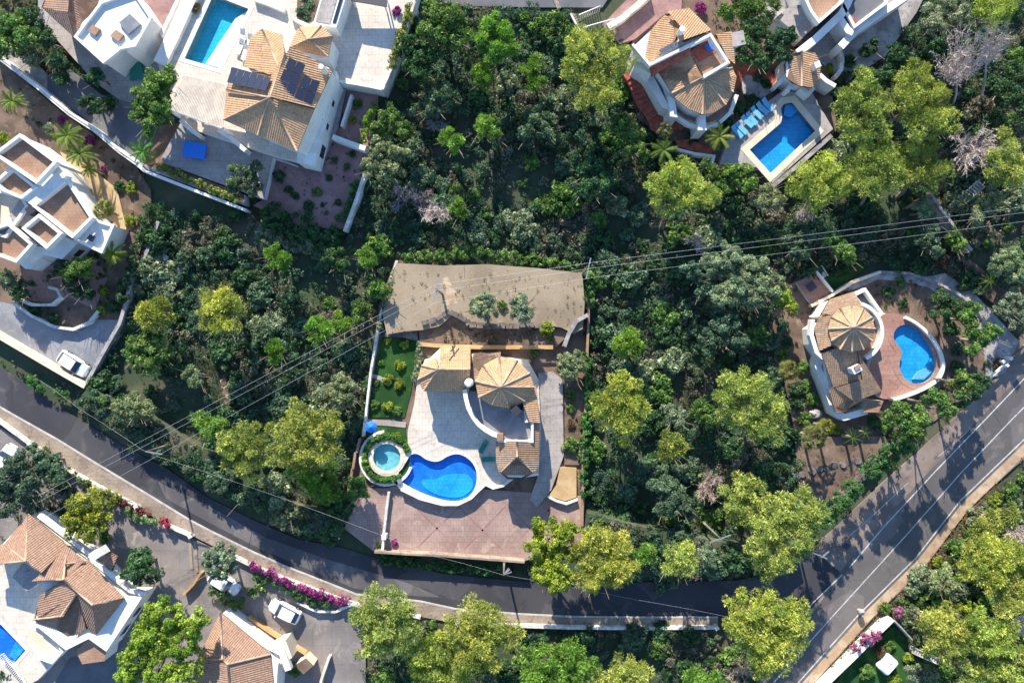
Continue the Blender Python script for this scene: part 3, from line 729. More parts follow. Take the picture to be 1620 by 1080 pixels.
for i, (a, b) in enumerate([((655, 800), (725, 868)), ((725, 800), (795, 870)), ((795, 790), (860, 858)), ((660, 866), (725, 802)), ((735, 868), (800, 800)), ((805, 868), (880, 795)), ((590, 812), (604, 862)), ((860, 800), (915, 850))]):
    band_('paving_band', [a, b], .22, .626, REDGRAVEL)
sw = tag(band('front_wall', [(592, 873), (640, 876), (700, 879), (830, 889)], .25, -.6, 1.9, PAVE), 'cream wall along the front edge of the reddish driveway of the central villa', 'wall')
dv = tag(band('dividing_wall', [(615, 778), (612, 800), (607, 845), (605, 872)], .3, .4, 1.3, OLDWHITE), 'whitish dividing wall across the left part of the reddish driveway', 'wall')
q = P(607, 850, 2.2); box('pillar', (q.x, q.y, 1.3), (.55, .55, 1.8), WHITE, dv, 0, local=False)
wv = thing('stepped_boundary_wall', 'brown stepped wall down the left edge of the central villa driveway', 'wall', P(560, 740))
for i, (a, b) in enumerate([((569, 694), (564, 716)), ((562, 716), (558, 742)), ((557, 742), (553, 770)), ((552, 770), (549, 796)), ((548, 798), (543, 828))]):
    band('wall_section', [a, b], .3, -.6, 1.5 - i * .16, TERRA, wv)
tag(band('boundary_wall', [(931, 470), (931, 510), (929, 560), (927, 640), (923, 700), (921, 832)], .3, -.6, 1.35, TERRA), 'thin pinkish wall along the right side of the central villa plot', 'wall')
tag(band('boundary_wall', [(628, 412), (618, 440), (602, 497), (594, 540), (586, 590), (578, 660), (574, 690)], .28, -.6, 1.5, OLDWHITE), 'pale wall along the left side of the central villa plot', 'wall')
struct('side_path', [(852, 590), (875, 588), (890, 600), (892, 720), (872, 775), (850, 802), (838, 790), (852, 750)], 0, .95, GREYDECK)
struct('side_garden', [(893, 590), (926, 600), (922, 735), (893, 735)], 0, .8, BROWNSOIL)
struct('ochre_planter', [(886, 738), (912, 740), (912, 786), (894, 792), (868, 784), (880, 768)], 0, .9, OCHRESOIL)
tag(band('planter_wall', [(866, 785), (880, 792), (896, 797), (914, 790)], .25, .3, 1.2, OLDWHITE), 'low wall below the ochre planting bed at the right of the driveway', 'wall')
tag(band('driveway_ramp_wall', [(930, 498), (912, 508), (900, 528), (893, 548)], .45, 0, 2.3, GREYSTONE), 'grey slanting stone wall at the right end of the upper terrace', 'wall')

vc = thing('central_villa', 'tan tiled villa with round conical roof and curved white balcony above the blue pool', 'house', P(770, 620))
slab('wall', [(697, 550), (742, 550), (742, 617), (674, 615), (665, 598), (671, 575)], .5, 4.3, WHITE, None, vc)
roof(vc, [[(697, 547, 4.7), (744, 547, 4.7), (744, 584, 6.1), (694, 584, 6.1)],
          [(694, 584, 6.1), (744, 584, 6.1), (742, 621, 4.3), (670, 618, 4.3)],
          [(694, 584, 6.1), (670, 618, 4.3), (661, 600, 4.3)], [(694, 584, 6.1), (661, 600, 4.3), (667, 578, 4.3)], [(694, 584, 6.1), (667, 578, 4.3), (690, 565, 4.6)]],
     TILE_TAN, [[(694, 584, 6.1), (744, 584, 6.1)], [(694, 584, 6.1), (670, 618, 4.3)], [(694, 584, 6.1), (667, 578, 4.3)], [(694, 584, 6.1), (661, 600, 4.3)]])
ring = [(757, 628), (752, 603), (764, 578), (790, 564), (818, 570), (838, 590), (845, 612), (830, 634), (806, 645), (778, 641)]
slab('round_wall', [(793 + (x - 793) * .93, 612 + (y - 612) * .93) for x, y in ring], .5, 5.1, CREAM, None, vc)
ap = (792, 612, 7.3)
roof(vc, [[ap, (*ring[i], 5.2), (*ring[(i + 1) % 10], 5.2)] for i in range(10)], TILE_TAN, [[ap, (*r, 5.2)] for r in ring])
slab('stair_block', [(746, 560), (762, 556), (764, 604), (748, 606)], .5, 4.6, CREAM, None, vc)
roof(vc, [[(745, 555, 4.7), (792, 557, 4.7), (792, 566, 5.0), (764, 580, 5.0), (752, 604, 5.0), (745, 604, 4.8)]], TILE_BROWN)
terr = [(735, 618), (738, 640), (747, 659), (762, 676), (780, 686), (790, 690), (790, 696), (842, 696), (842, 655), (806, 640), (757, 620)]
slab('balcony', terr, .8, 4.0, BLUECONC, WHITE, vc)  # grey-blue floor: shade on the white terrace set as its colour
parapet(vc, [(735, 616), (737, 630), (741, 645), (748, 659), (757, 671), (768, 680), (780, 687), (790, 690)], 4.0, .85, .5, WHITE, False)
parapet(vc, [(790, 690), (790, 698), (842, 698), (842, 668)], 4.0, .8, .3, WHITE, False)
slab('tower_pier', [(786, 686), (796, 686), (796, 697), (786, 697)], 4, 5.1, TERRA, None, vc)
slab('side_wall', [(828, 638), (846, 614), (850, 668), (830, 668)], .5, 4.4, WHITE, None, vc)
roof(vc, [[(826, 636, 5.2), (848, 608, 4.6), (854, 668, 4.5), (838, 668, 5.0)]], TILE_TAN)
lowc = [(789, 700), (849, 700), (849, 734), (842, 745), (825, 755), (804, 754), (793, 745), (788, 730)]
slab('wing_wall', lowc, .5, 3.9, WHITE, None, vc)
roof(vc, [[(785, 698, 4.0), (818, 698, 5.4), (818, 722, 5.4), (791, 747, 4.0), (785, 730, 4.0)], [(818, 698, 5.4), (852, 698, 4.0), (852, 735, 4.0), (845, 747, 4.0), (818, 722, 5.4)],
          [(818, 722, 5.4), (845, 747, 4.0), (826, 758, 4.0), (803, 758, 4.0), (791, 747, 4.0)]], TILE_BROWN,
     [[(818, 698, 5.4), (818, 722, 5.4)], [(818, 722, 5.4), (845, 747, 4.0)], [(818, 722, 5.4), (791, 747, 4.0)]])
roof(vc, [[(843, 668, 4.4), (853, 668, 4.1), (853, 698, 4.1), (843, 698, 4.4)]], TILE_RED)
q = P(741, 606, 7); tube('chimney', [(q.x, q.y, 4), (q.x, q.y, 6.6), (q.x, q.y, 6.9)], [.55, .5, .32], WHITE, vc, 12, smooth=False)
q = P(816, 650, 6); box('chimney', (q.x, q.y, 5.0), (1.0, 1.0, 2.0), DARKMETAL, vc, .7)
for i, tt in ((2, .3), (2, .65), (3, .5)): on_wall([(697, 550), (742, 550), (742, 617), (674, 615), (665, 598), (671, 575)], 4.3, i, tt, 2.6, 1.2, 1.4, vc)
def sunbed(label, x, y, z, rot, mat, group=None, sc=1.0):
    p = P(x, y, z + .3); t = thing('sun_lounger', label, 'lounger', (p.x, p.y, z), group, rot)
    box('seat', (0, -.25, .32), (.6 * sc, 1.3 * sc, .1), mat, t, local=True)
    V = [(-.3, .4, .3), (.3, .4, .3), (.3, .95, .62), (-.3, .95, .62), (-.3, .4, .38), (.3, .4, .38), (.3, .95, .7), (-.3, .95, .7)]
    mesh('backrest', [(a * sc, b * sc, c) for a, b, c in V], [(3, 2, 1, 0), (4, 5, 6, 7), (0, 1, 5, 4), (1, 2, 6, 5), (2, 3, 7, 6), (3, 0, 4, 7)], mat, t, local=True)
    for sx in (-.25, .25):
        for sy in (-.8, .3): box('leg', (sx * sc, sy * sc, .14), (.05, .05, .28), WHITE, t, local=True)
    return t
sunbed('upper of two green loungers between pool and central villa', 765, 706, 1.2, -.5, GREENCLOTH)
sunbed('lower of two green loungers between pool and central villa', 773, 726, 1.2, -1.5, GREENCLOTH)
def parasol(label, x, y, z, r, mat, n=8, h=2.3, pole=True):
    p = P(x, y, z + h); t = thing('parasol', label, 'parasol', (p.x, p.y, z))
    V = [(0, 0, h + .45 * r)] + [(r * math.cos(6.283 * i / n), r * math.sin(6.283 * i / n), h) for i in range(n)]
    V += [(v[0], v[1], v[2] - .04) for v in V]
    F = [(0, 1 + i, 1 + (i + 1) % n) for i in range(n)] + [(n + 1, n + 2 + (i + 1) % n, n + 2 + i) for i in range(n)] + [(1 + i, n + 2 + i, n + 2 + (i + 1) % n, 1 + (i + 1) % n) for i in range(n)]
    mesh('canopy', V, F, mat, t, local=True); tube('pole', [(0, 0, 0), (0, 0, h + .3)], .035, METAL, t, local=True); box('base', (0, 0, .06), (.5, .5, .12), KERB, t, local=True)
parasol('small blue parasol in the garden strip above the round pool', 587, 675, .6, .75, BLUECLOTH)

# ------------------------------------------------------------------ big white villa with solar panels, upper left
ZA = 2.6
poolA = [(337, -8), (394, 14), (345, 109), (291, 93)]
struct('pool_platform', [(250, 97), (310, -30), (560, -40), (668, -40), (657, -2), (628, 84), (604, 140), (533, 128), (528, 140), (500, 262), (435, 247), (290, 200), (285, 190), (252, 110)], -.8, ZA, PALEDECK, WHITE, [poolA])
pool('rectangular_pool', 'long turquoise rectangular pool beside the villa with solar panels', poolA, ZA, POOLTEAL, WHITE, .5, 1.2)
a = slab('pool_bench', [(372, 30), (391, 18), (345, 107), (325, 101)], ZA - .7, ZA - .45, WHITE); a.parent = bpy.data.objects['rectangular_pool']; a.location = -a.parent.location
struct('driveway_slab', [(540, -40), (668, -40), (655, 0), (627, 84), (604, 138), (535, 128), (527, 90), (533, 50), (550, 10)], ZA - .2, ZA + .006, PALEDECK, WHITE)
struct('covered_terrace_floor', [(287, 192), (352, 205), (470, 262), (432, 250), (418, 315), (255, 257), (255, 250)], -.8, 1.6, GREYDECK, WHITE)
struct('red_gravel_garden', [(418, 315), (432, 248), (498, 266), (545, 190), (534, 140), (600, 150), (575, 272), (545, 362), (480, 360), (400, 325)], -.8, .5, REDGRAVEL)
struct('left_planting', [(238, 200), (285, 195), (255, 257), (228, 262), (210, 240)], -.8, .4, BROWNSOIL)
struct('hedge_planter', [(240, 262), (258, 258), (386, 308), (388, 322), (226, 268)], -.8, 1.4, BROWNSOIL, WHITE)
w = thing('retaining_wall', 'white capped retaining wall with brick edging below the hedge of the solar villa', 'wall', P(300, 300))
band('wall_section', [(214, 258), (228, 270), (300, 298), (388, 332)], .35, -.6, 1.9, WHITE, w); band('capping', [(226, 262), (300, 290), (388, 322)], .5, .4, 1.75, GREYDECK, w)
band('side_return', [(214, 258), (226, 262)], .5, .4, 1.8, WHITE, w)
q0, q1 = P(272, 279, 1.8), P(330, 301, 1.8)
for i in range(18):
    q = q0.lerp(q1, i / 17); box('brick', (q.x, q.y, 1.79), (.12, .42, .08), TERRA, w, -.37 + rng.uniform(-.1, .1))
w = tag(band('garden_wall', [(577, 275), (563, 318), (545, 366)], .45, -.6, 1.6, OLDWHITE), 'grey white wall at the right edge of the reddish gravel garden', 'wall')
w = tag(band('garden_wall', [(526, 216), (552, 226), (578, 235)], .6, 0, 2.0, WHITE), 'short bright white wall between gravel garden and red planting bed', 'wall')
w = tag(band('terrace_edge_wall', [(656, 2), (629, 84), (605, 141)], .3, -.6, 3.1, OLDWHITE), 'tall pale wall holding up the driveway platform above the woods', 'wall')
w = tag(band('terrace_edge_wall', [(605, 141), (570, 134), (534, 128)], .3, .3, 2.9, WHITE), 'white wall along the lower edge of the bright driveway platform', 'wall')
w = tag(band('step_wall', [(556, 150), (540, 200)], .3, .3, 1.7, WHITE), 'slim white wall beside the narrow side passage of the solar villa', 'wall')
struct('side_passage', [(527, 135), (548, 140), (534, 205), (505, 265), (498, 262), (520, 200)], .3, 1.0, GREYDECK)
w = tag(band('pool_side_wall', [(252, 100), (276, 50), (312, -30)], 1.6, -.6, 3.2, WHITE), 'broad white wall left of the turquoise rectangular pool', 'wall')
w = tag(band('low_white_wall', [(402, -2), (425, 6), (450, 16)], .5, 2.5, 3.2, WHITE), 'short white wall above the turquoise pool near the picture top', 'wall')
w = tag(band('planter_wall', [(462, 26), (468, 32), (490, 42), (498, 36)], .4, 2.5, 3.2, WHITE), 'white planter wall round a tree at the top of the solar villa', 'wall')
struct('tree_bed', [(470, 0), (508, 0), (498, 36), (470, 30)], 2.4, 2.75, BROWNSOIL)
g = thing('garage', 'grey flat roofed garage with white edge beside the bright driveway', 'garage', P(520, 20))
slab('wall', [(512, -20), (552, -20), (532, 44), (496, 36)], 2.5, 5.2, WHITE, None, g); slab('roof', [(514, -18), (538, -18), (522, 38), (499, 34)], 5.2, 5.26, GREYDECK, None, g)
slab('glass_strip', [(542, -18), (547, -18), (531, 36), (526, 36)], 5.2, 5.3, GLASS, None, g)
c = thing('carport', 'dark roofed carport at the top end of the bright driveway', 'carport', P(590, 0)); slab('roof', [(553, -20), (612, -20), (612, 11), (555, 1)], 4.6, 4.8, DARKMETAL, None, c)
for x, y in ((555, -10), (610, -5), (608, 8), (558, 0)): q = P(x, y, 4.6); box('post', (q.x, q.y, 3.6), (.15, .15, 2.1), WHITE, c)
va = thing('solar_villa', 'large white villa with tan hipped roofs and dark solar panels', 'house', P(450, 150))
ZE = 8.2; ZR = 9.9
body = [(358, 186), (366, 120), (395, 104), (412, 62), (442, 62), (478, 45), (516, 62), (523, 112), (500, 171), (471, 234)]
slab('wall', [(360, 184), (370, 120), (397, 104), (412, 64), (444, 66), (462, 80), (521, 108), (498, 170), (471, 233)], 1.0, ZE - .1, WHITE, None, va)
slab('lower_block', [(497, 170), (521, 108), (531, 112), (531, 125), (497, 262), (470, 256), (471, 233)], 1.0, 4.3, WHITE, None, va)
slab('entrance_block', [(461, 76), (480, 46), (506, 44), (523, 60), (516, 90), (500, 96)], 1.0, 6.9, WHITE, None, va)
A = (452, 86, ZR + .2); B = (427, 155, ZR + .2)
r = roof(va, [[A, B, (497, 173, ZE), (526, 112, ZE), (459, 77, ZE + .9)], [B, (497, 173, ZE), (470, 239, ZE)], [B, (470, 239, ZE), (408, 214, ZE), ], [B, (408, 214, ZE), (354, 190, ZE)],
              [A, B, (354, 190, ZE), (359, 142, ZE), (366, 107, ZE), (428, 122, ZR - .1)]], TILE_TAN,
         [[A, B], [B, (470, 239, ZE)], [B, (354, 190, ZE)], [B, (408, 214, ZE)], [B, (359, 142, ZE + .25)]])
C_ = (415, 48, ZE - 0.1); D_ = (444, 112, ZR)
roof(va, [[(398, 62, ZE - .6), C_, D_, (430, 120, ZE + 1.0), (386, 105, ZE - .4)], [C_, (446, 55, ZE - .5), (450, 84, ZE + .4), D_]], TILE_TAN, [[C_, D_]])
E_ = (488, 63, 8.4)
roof(va, [[E_, (457, 77, 7), (473, 43, 7)], [E_, (473, 43, 7), (508, 42, 7)], [E_, (508, 42, 7), (526, 58, 7)], [E_, (526, 58, 7), (519, 90, 7)], [E_, (519, 90, 7), (457, 77, 7)]], TILE_TAN, [[E_, (473, 43, 7)], [E_, (526, 58, 7)], [E_, (508, 42, 7)], [E_, (457, 77, 7)], [E_, (519, 90, 7)]])
def panels(parent, quad, nu, nv, zoff=.16):
    q = [P(*p) + Vector((0, 0, zoff)) for p in quad]
    for i in range(nu):
        for j in range(nv):
            f = lambda u, v: (q[0].lerp(q[1], u)).lerp(q[3].lerp(q[2], u), v)
            g = .03
            c = [f((i + g) / nu, (j + g) / nv), f((i + 1 - g) / nu, (j + g) / nv), f((i + 1 - g) / nu, (j + 1 - g) / nv), f((i + g) / nu, (j + 1 - g) / nv)]
            V = [tuple(p) for p in c] + [tuple(p - Vector((0, 0, .05))) for p in c]
            mesh('solar_panel', V, [(0, 1, 2, 3), (7, 6, 5, 4), (0, 4, 5, 1), (1, 5, 6, 2), (2, 6, 7, 3), (3, 7, 4, 0)], [SOLAR, METAL], parent, [0, 1, 1, 1, 1, 1])
panels(va, [(369, 107, ZE + .35), (431, 124, ZR), (421, 146, ZR), (360, 132, ZE + .3)], 6, 1, .3)
panels(va, [(459, 92, ZR), (485, 104, ZR - .5), (466, 155, ZR - .6), (435, 146, ZR + .1)], 2, 3, .3)
panels(va, [(483, 120, ZR - .65), (508, 131, ZE + .6), (494, 168, ZE + .35), (466, 156, ZR - .6)], 2, 2, .3)
wl = [(497, 170), (521, 108), (531, 112), (531, 125), (497, 262), (470, 256), (471, 233)]
on_wall(wl, 4.3, 3, .25, 3.2, .7, .9, va); on_wall(wl, 4.3, 3, .52, 3.2, .7, .9, va); on_wall(wl, 4.3, 3, .8, 2.7, 1.5, 1.6, va, True)
for x, y in ((511, 162), (507, 188)): q = P(x, y, 4.35); box('window_box', (q.x, q.y, 4.4), (.5, .4, .3), GREYSTONE, va, .3)  # grey boxes on the block top standing for two small wall windows
q = P(507, 104, 10.4); tube('chimney', [(q.x, q.y, 8), (q.x, q.y, 10.2)], [.35, .3], WHITE, va, 8, smooth=False)
pg = thing('pergola', 'whitish slatted pergola roof left of the solar villa', 'pergola', P(310, 160))
pq = [P(290, 119, 5.4), P(363, 134, 5.4), P(352, 203, 5.4), P(267, 173, 5.4)]
ns = 34
for i in range(ns):
    u0, u1 = (i + .06) / ns, (i + .9) / ns
    c = [pq[0].lerp(pq[1], u0), pq[0].lerp(pq[1], u1), pq[3].lerp(pq[2], u1), pq[3].lerp(pq[2], u0)]
    V = [tuple(p) for p in c] + [tuple(p - Vector((0, 0, .09 + .03 * (i % 2)))) for p in c]
    mesh('slat', V, [(3, 2, 1, 0), (4, 5, 6, 7), (0, 1, 5, 4), (1, 2, 6, 5), (2, 3, 7, 6), (3, 0, 4, 7)], WOOD, pg)
for a, b in ((0, 1), (3, 2)):
    tube('beam', [pq[a] - Vector((0, 0, .2)), pq[b] - Vector((0, 0, .2))], .12, WHITE, pg, 4)
for p in pq: box('post', (p.x, p.y, 3.4), (.3, .3, 3.6), WHITE, pg)
for i, l in enumerate([[(285, 190), (300, 204), (314, 214)], [(345, 205), (362, 216), (388, 238)]]):
    tag(band('buttress_wall', l, .5, 1.0, 3.4, WHITE), ['left', 'right'][i] + ' short slanting white wall below the pergola', 'wall')
tb = thing('covered_table', 'table under a bright blue cover on the grey lower terrace', 'table', (P(308, 238, 2.3).x, P(308, 238, 2.3).y, 1.6), None, -.15)
box('cover', (0, 0, .76), (2.8, 1.9, .1), BLUECLOTH, tb, local=True); box('cover_skirt', (0, 0, .5), (2.5, 1.6, .45), BLUECLOTH, tb, local=True)
for sx in (-1.1, 1.1):
    for sy in (-.65, .65): box('leg', (sx, sy, .35), (.08, .08, .7), METAL, tb, local=True)
for i, (x, y) in enumerate([(380, 75), (388, 84), (395, 68), (384, 60)]): sunbed('white lounger by the turquoise pool, number %s from the top' % ['three', 'four', 'two', 'one'][i] if 0 else ['white lounger beside the lower right corner of the turquoise pool', 'white lounger nearest the solar panel roof beside the turquoise pool', 'white lounger nearest the roof ridge beside the turquoise pool', 'topmost white lounger beside the turquoise pool'][i], x, y, ZA, -.4 + i * .1, WHITE)

# ------------------------------------------------------------------ white villa, top left corner
struct('left_yard', [(60, -30), (330, -30), (252, 97), (252, 115), (240, 190), (205, 170), (150, 130), (60, 30)], -.8, .5, GREYDECK)
struct('tarmac_drive', [(75, 118), (110, 110), (160, 150), (215, 165), (250, 200), (228, 258), (212, 250), (150, 200), (75, 145)], -.8, .52, BLUEASPH)
vb = thing('flat_white_villa', 'white flat roofed villa with two brown skylights and a reddish tiled wing', 'house', P(170, 50))
bodyb = [(118, 60), (152, 14), (168, 0), (205, -12), (252, 52), (205, 75), (190, 84), (163, 99)]
slab('wall', [(119, 58), (160, 4), (210, -14), (238, 28), (213, 72), (200, 82), (190, 70), (163, 98)], .4, 5.4, WHITE, None, vb)
parapet(vb, [(119, 58), (160, 4), (210, -14), (238, 28), (213, 72), (190, 76), (163, 98)], 5.4, .4, .3)
slab('skylight', [(146, 39), (158, 46), (150, 57), (139, 49)], 5.4, 5.7, TERRA, None, vb); slab('skylight', [(183, 47), (195, 55), (187, 66), (174, 57)], 5.4, 5.7, TERRA, None, vb)
slab('glass_roof', [(188, 36), (205, 22), (222, 38), (203, 54)], 5.4, 5.75, BLUECONC, None, vb)
slab('wing_wall', [(74, 8), (90, -20), (150, -20), (155, 6), (118, 56)], .4, 4.6, WHITE, None, vb)
roof(vb, [[(66, 12, 4.6), (80, -25, 4.6), (110, -25, 5.6), (108, 20, 5.6)], [(66, 12, 4.6), (108, 20, 5.6), (118, 60, 4.6)], [(108, 20, 5.6), (110, -25, 5.6), (160, -25, 4.8), (153, 8, 4.8), (118, 60, 4.6)]], TILE_RED)
on_wall([(119, 58), (163, 98), (190, 70)], 5.4, 0, .3, 2.4, 1.2, 1.4, vb); on_wall([(119, 58), (163, 98), (190, 70)], 5.4, 0, .7, 2.4, 1.2, 1.4, vb)
struct('pink_terrace', [(213, -30), (300, -30), (255, 52), (236, 30)], .3, 1.6, REDGRAVEL, WHITE)
tag(band('terrace_wall', [(236, 28), (255, 54), (290, -20)], .4, .4, 2.6, WHITE), 'white wall round the pinkish terrace near the top left', 'wall')
tag(slab('pool_cover', [(206, 99), (223, 99), (228, 122), (205, 126)], .5, .9, GREENCLOTH), 'dark green ground cover mat on the grey yard', 'mat')
for i, (x, y) in enumerate([(180, 92), (214, 62)]):
    p = P(x, y, 1.2); t = thing('garden_table', ['dark table at the lower corner of the flat white villa', 'dark table under the glass roof of the flat white villa'][i], 'table', (p.x, p.y, .5))
    box('table_top', (0, 0, .74), (1.3, 1.3, .06), DARKMETAL, t, .3, local=True)
    for sx in (-.5, .5):
        for sy in (-.5, .5): box('leg', (sx, sy, .36), (.06, .06, .72), DARKMETAL, t, local=True)
wl_ = thing('long_plot_wall', 'long weathered wall running diagonally between the two left villas', 'wall', P(100, 165))
band('wall_section', [(-20, 76), (0, 92), (60, 138), (110, 180), (150, 206), (190, 240), (216, 258)], .55, -.6, 2.0, OLDWHITE, wl_)
band('capping', [(-20, 74), (0, 90), (60, 136), (110, 178), (150, 204), (190, 238), (216, 256)], .25, 1.9, 2.1, WHITE, wl_)
struct('pale_rocks_bed', [(0, 66), (50, 95), (75, 118), (78, 146), (40, 118), (0, 88)], -.5, .5, GREYGRAVEL)

# ------------------------------------------------------------------ white villa with roof terraces, left edge
struct('left_plot', [(-60, 60), (0, 96), (100, 180), (212, 258), (238, 300), (240, 345), (205, 445), (188, 512), (135, 612), (0, 532), (-60, 500)], -.8, .1, BROWNSOIL)
struct('beige_patio', [(95, 240), (140, 262), (185, 300), (200, 360), (180, 420), (155, 400), (180, 350), (145, 345)], 0, .3, OCHRESOIL)
struct('pink_patio', [(40, 405), (80, 420), (110, 412), (150, 405), (170, 440), (150, 490), (110, 470), (90, 480), (40, 475), (30, 440)], 0, .2, PINKPAVE)
struct('driveway_concrete', [(-30, 470), (20, 482), (60, 500), (95, 522), (130, 522), (152, 505), (188, 506), (134, 606), (-30, 515)], -.8, .18, BLUECONC)
tag(band('plot_wall', [(250, 350), (230, 402), (207, 442), (200, 475), (189, 511), (160, 562), (134, 610)], .45, -.6, 1.3, GREYSTONE), 'brownish boundary wall right of the concrete driveway with the parked car', 'wall')
tag(band('plot_wall', [(134, 611), (80, 580), (0, 533), (-40, 510)], .6, -.6, 1.4, CREAM), 'cream wall below the white car between driveway and lower road', 'wall')
tag(band('curved_planter_wall', [(18, 478), (50, 500), (85, 517), (115, 521), (140, 510), (155, 492)], .35, 0, .9, OLDWHITE), 'curved pale planter edge above the concrete driveway', 'wall')
tag(band('curved_planter_wall', [(20, 470), (50, 482), (82, 482), (96, 470), (90, 458), (76, 454)], .35, 0, .9, OLDWHITE), 'small hooked pale planter wall inside the left garden', 'wall')
vw = thing('roof_terrace_villa', 'white villa with several walled terracotta roof terraces at the left edge', 'house', P(80, 330))
def terrace(parent, pts, z, mat=TERRA, h=.75, side=WHITE, name='terrace_block'):
    slab(name, pts, .05, z, mat, side, parent); parapet(parent, pts, z, h, .34)
terrace(vw, [(-8, 243), (31, 214), (87, 256), (57, 288)], 5.6)
terrace(vw, [(-8, 288), (17, 266), (54, 296), (33, 312), (4, 300)], 4.9)
terrace(vw, [(-12, 300), (33, 312), (42, 326), (8, 374), (-14, 368)], 3.9, CREAM)
slab('stair_wall', [(57, 289), (88, 258), (106, 284), (52, 326), (33, 313)], .05, 5.3, WHITE, None, vw)
terrace(vw, [(105, 284), (122, 310), (144, 344), (114, 374), (53, 325)], 4.6)
terrace(vw, [(61, 341), (95, 369), (73, 391), (37, 361)], 4.8)
slab('middle_block', [(33, 312), (62, 341), (38, 362), (14, 342)], .05, 4.2, GREYDECK, WHITE, vw)
terrace(vw, [(-10, 362), (12, 354), (49, 386), (25, 413), (-10, 400)], 4.3)
terrace(vw, [(145, 347), (178, 357), (160, 398), (119, 379)], 3.9, WHITE, .35)
slab('lower_block', [(50, 388), (74, 392), (96, 371), (124, 384), (98, 410), (66, 402), (40, 425), (26, 414)], .05, 3.4, WHITE, None, vw)
slab('skylight', [(142, 370), (149, 374), (144, 382), (137, 377)], 3.9, 4.2, GLASS, None, vw)
q = P(46, 332, 5.6); box('chimney', (q.x, q.y, 4.8), (.9, .9, 1.4), DARKMETAL, vw, .6); q = P(98, 276, 6.2); box('chimney', (q.x, q.y, 5.4), (.6, .6, 1.2), WHITE, vw, .6)
lb = [(50, 388), (74, 392), (96, 371), (124, 384), (98, 410), (66, 402), (40, 425), (26, 414)]
on_wall(lb, 3.4, 3, .5, 1.7, 1.1, 1.2, vw); on_wall([(145, 347), (178, 357), (160, 398), (119, 379)], 3.9, 2, .5, 2, 1.2, 1.2, vw)
p = P(124, 312, 1.0)

# ------------------------------------------------------------------ cars
def car(label, x, y, z, heading, paint, van=False, name='parked_car', tilt=0):
    p = P(x, y, z + 1.2); t = thing(name, label, 'van' if van else 'car', (p.x, p.y, z), None, heading)
    L, Wd = (4.7, 1.85) if van else (4.2, 1.75)
    def loft(nm, secs, mat, parent=t):   # secs: (x, halfwidth, z0, z1)
        V = []; F = []
        for (sx, hw, a, b) in secs:
            r = min(.12, (b - a) * .3)
            V += [(sx, -hw, a), (sx, -hw - .02, b - r), (sx, -hw + r, b), (sx, hw - r, b), (sx, hw + .02, b - r), (sx, hw, a)]
        for i in range(len(secs) - 1):
            for k in range(6):
                k2 = (k + 1) % 6; F.append((i * 6 + k, i * 6 + k2, i * 6 + 6 + k2, i * 6 + 6 + k))
        F += [tuple(range(5, -1, -1)), tuple(range(len(secs) * 6 - 6, len(secs) * 6))]
        return mesh(nm, V, F, mat, parent, local=True, smooth=False)
    h = L / 2; w = Wd / 2
    if van:
        loft('body', [(-h, w * .86, .45, 1.0), (-h + .12, w * .97, .32, 1.85), (-h + .5, w, .3, 1.95), (h - 1.5, w, .3, 1.92), (h - 1.0, w * .98, .3, 1.25), (h - .5, w * .96, .3, 1.05), (h - .05, w * .8, .35, .75)], paint)
        mesh('windscreen', [(h - 1.42, -w * .8, 1.86), (h - 1.42, w * .8, 1.86), (h - .88, w * .88, 1.3), (h - .88, -w * .88, 1.3)], [(3, 2, 1, 0)], GLASS, t, local=True)
    else:
        loft('body', [(-h, w * .78, .4, .78), (-h + .15, w * .93, .3, .95), (-h + .8, w, .26, 1.0), (.0, w, .25, .98), (h - 1.0, w * .98, .26, .92), (h - .3, w * .88, .3, .78), (h, w * .6, .38, .62)], paint)
        loft('windows', [(-h + .25, w * .72, .9, 1.02), (-h + .75, w * .8, .9, 1.34), (.35, w * .82, .9, 1.38), (h - 1.15, w * .85, .88, .97)], GLASS)
        loft('roof', [(-h + .72, w * .72, 1.3, 1.36), (-h + 1.0, w * .76, 1.3, 1.43), (.1, w * .77, 1.3, 1.45), (.42, w * .74, 1.3, 1.4)], paint)
    for sx in (-h + .8, h - .85):
        for sy in (-w + .06, w - .06):
            g = tube_geo([(sx, sy - .1, .32), (sx, sy + .1, .32)], [.32, .32], 14); wl = mesh('wheel', g[0], g[1], RUBBER, t, local=True)
            g = tube_geo([(sx, sy - .115, .32), (sx, sy + .115, .32)], [.19, .19], 10); mesh('rim', g[0], g[1], METAL, wl, local=True)
    for sy in (-.55, .55):
        box('headlight', (h - .16, sy, .68), (.18, .3, .1), METAL, t, local=True); box('tail_light', (-h + .06, sy, .78), (.1, .25, .14), REDPAINT, t, local=True)
        box('mirror', (h - 1.35, sy * 1.9, .98), (.12, .2, .12), paint, t, local=True)
    return t
car('white car parked on the concrete driveway at the left edge', 112, 576, .18, math.radians(-33), CARWHITE)
# ------------------------------------------------------------------ villas at the lower left
struct('lower_left_plot', [(-60, 640), (46, 704), (150, 770), (262, 834), (300, 850), (384, 890), (558, 958), (575, 1000), (580, 1140), (-60, 1140)], -.8, .1, YARD)
struct('front_yard', [(150, 780), (262, 838), (300, 858), (310, 940), (280, 975), (230, 940), (180, 880), (140, 850)], 0, .14, YARD)
for i, l in enumerate([[(300, 852), (303, 900)], [(308, 856), (312, 905)]]): tag(band('post_shadow_strip', l, .35, .1, .2, PAVE), kind='structure')  # strips trace the streaks of the gate posts' cast shadows
struct('lower_tarmac', [(86, 1080), (110, 1040), (180, 1035), (190, 1140), (70, 1140)], 0, .14, BLUEASPH)
struct('villa_driveway', [(395, 950), (430, 935), (500, 965), (558, 960), (578, 1010), (580, 1140), (480, 1140), (495, 1040), (440, 1000), (400, 980)], 0, .14, YARD)
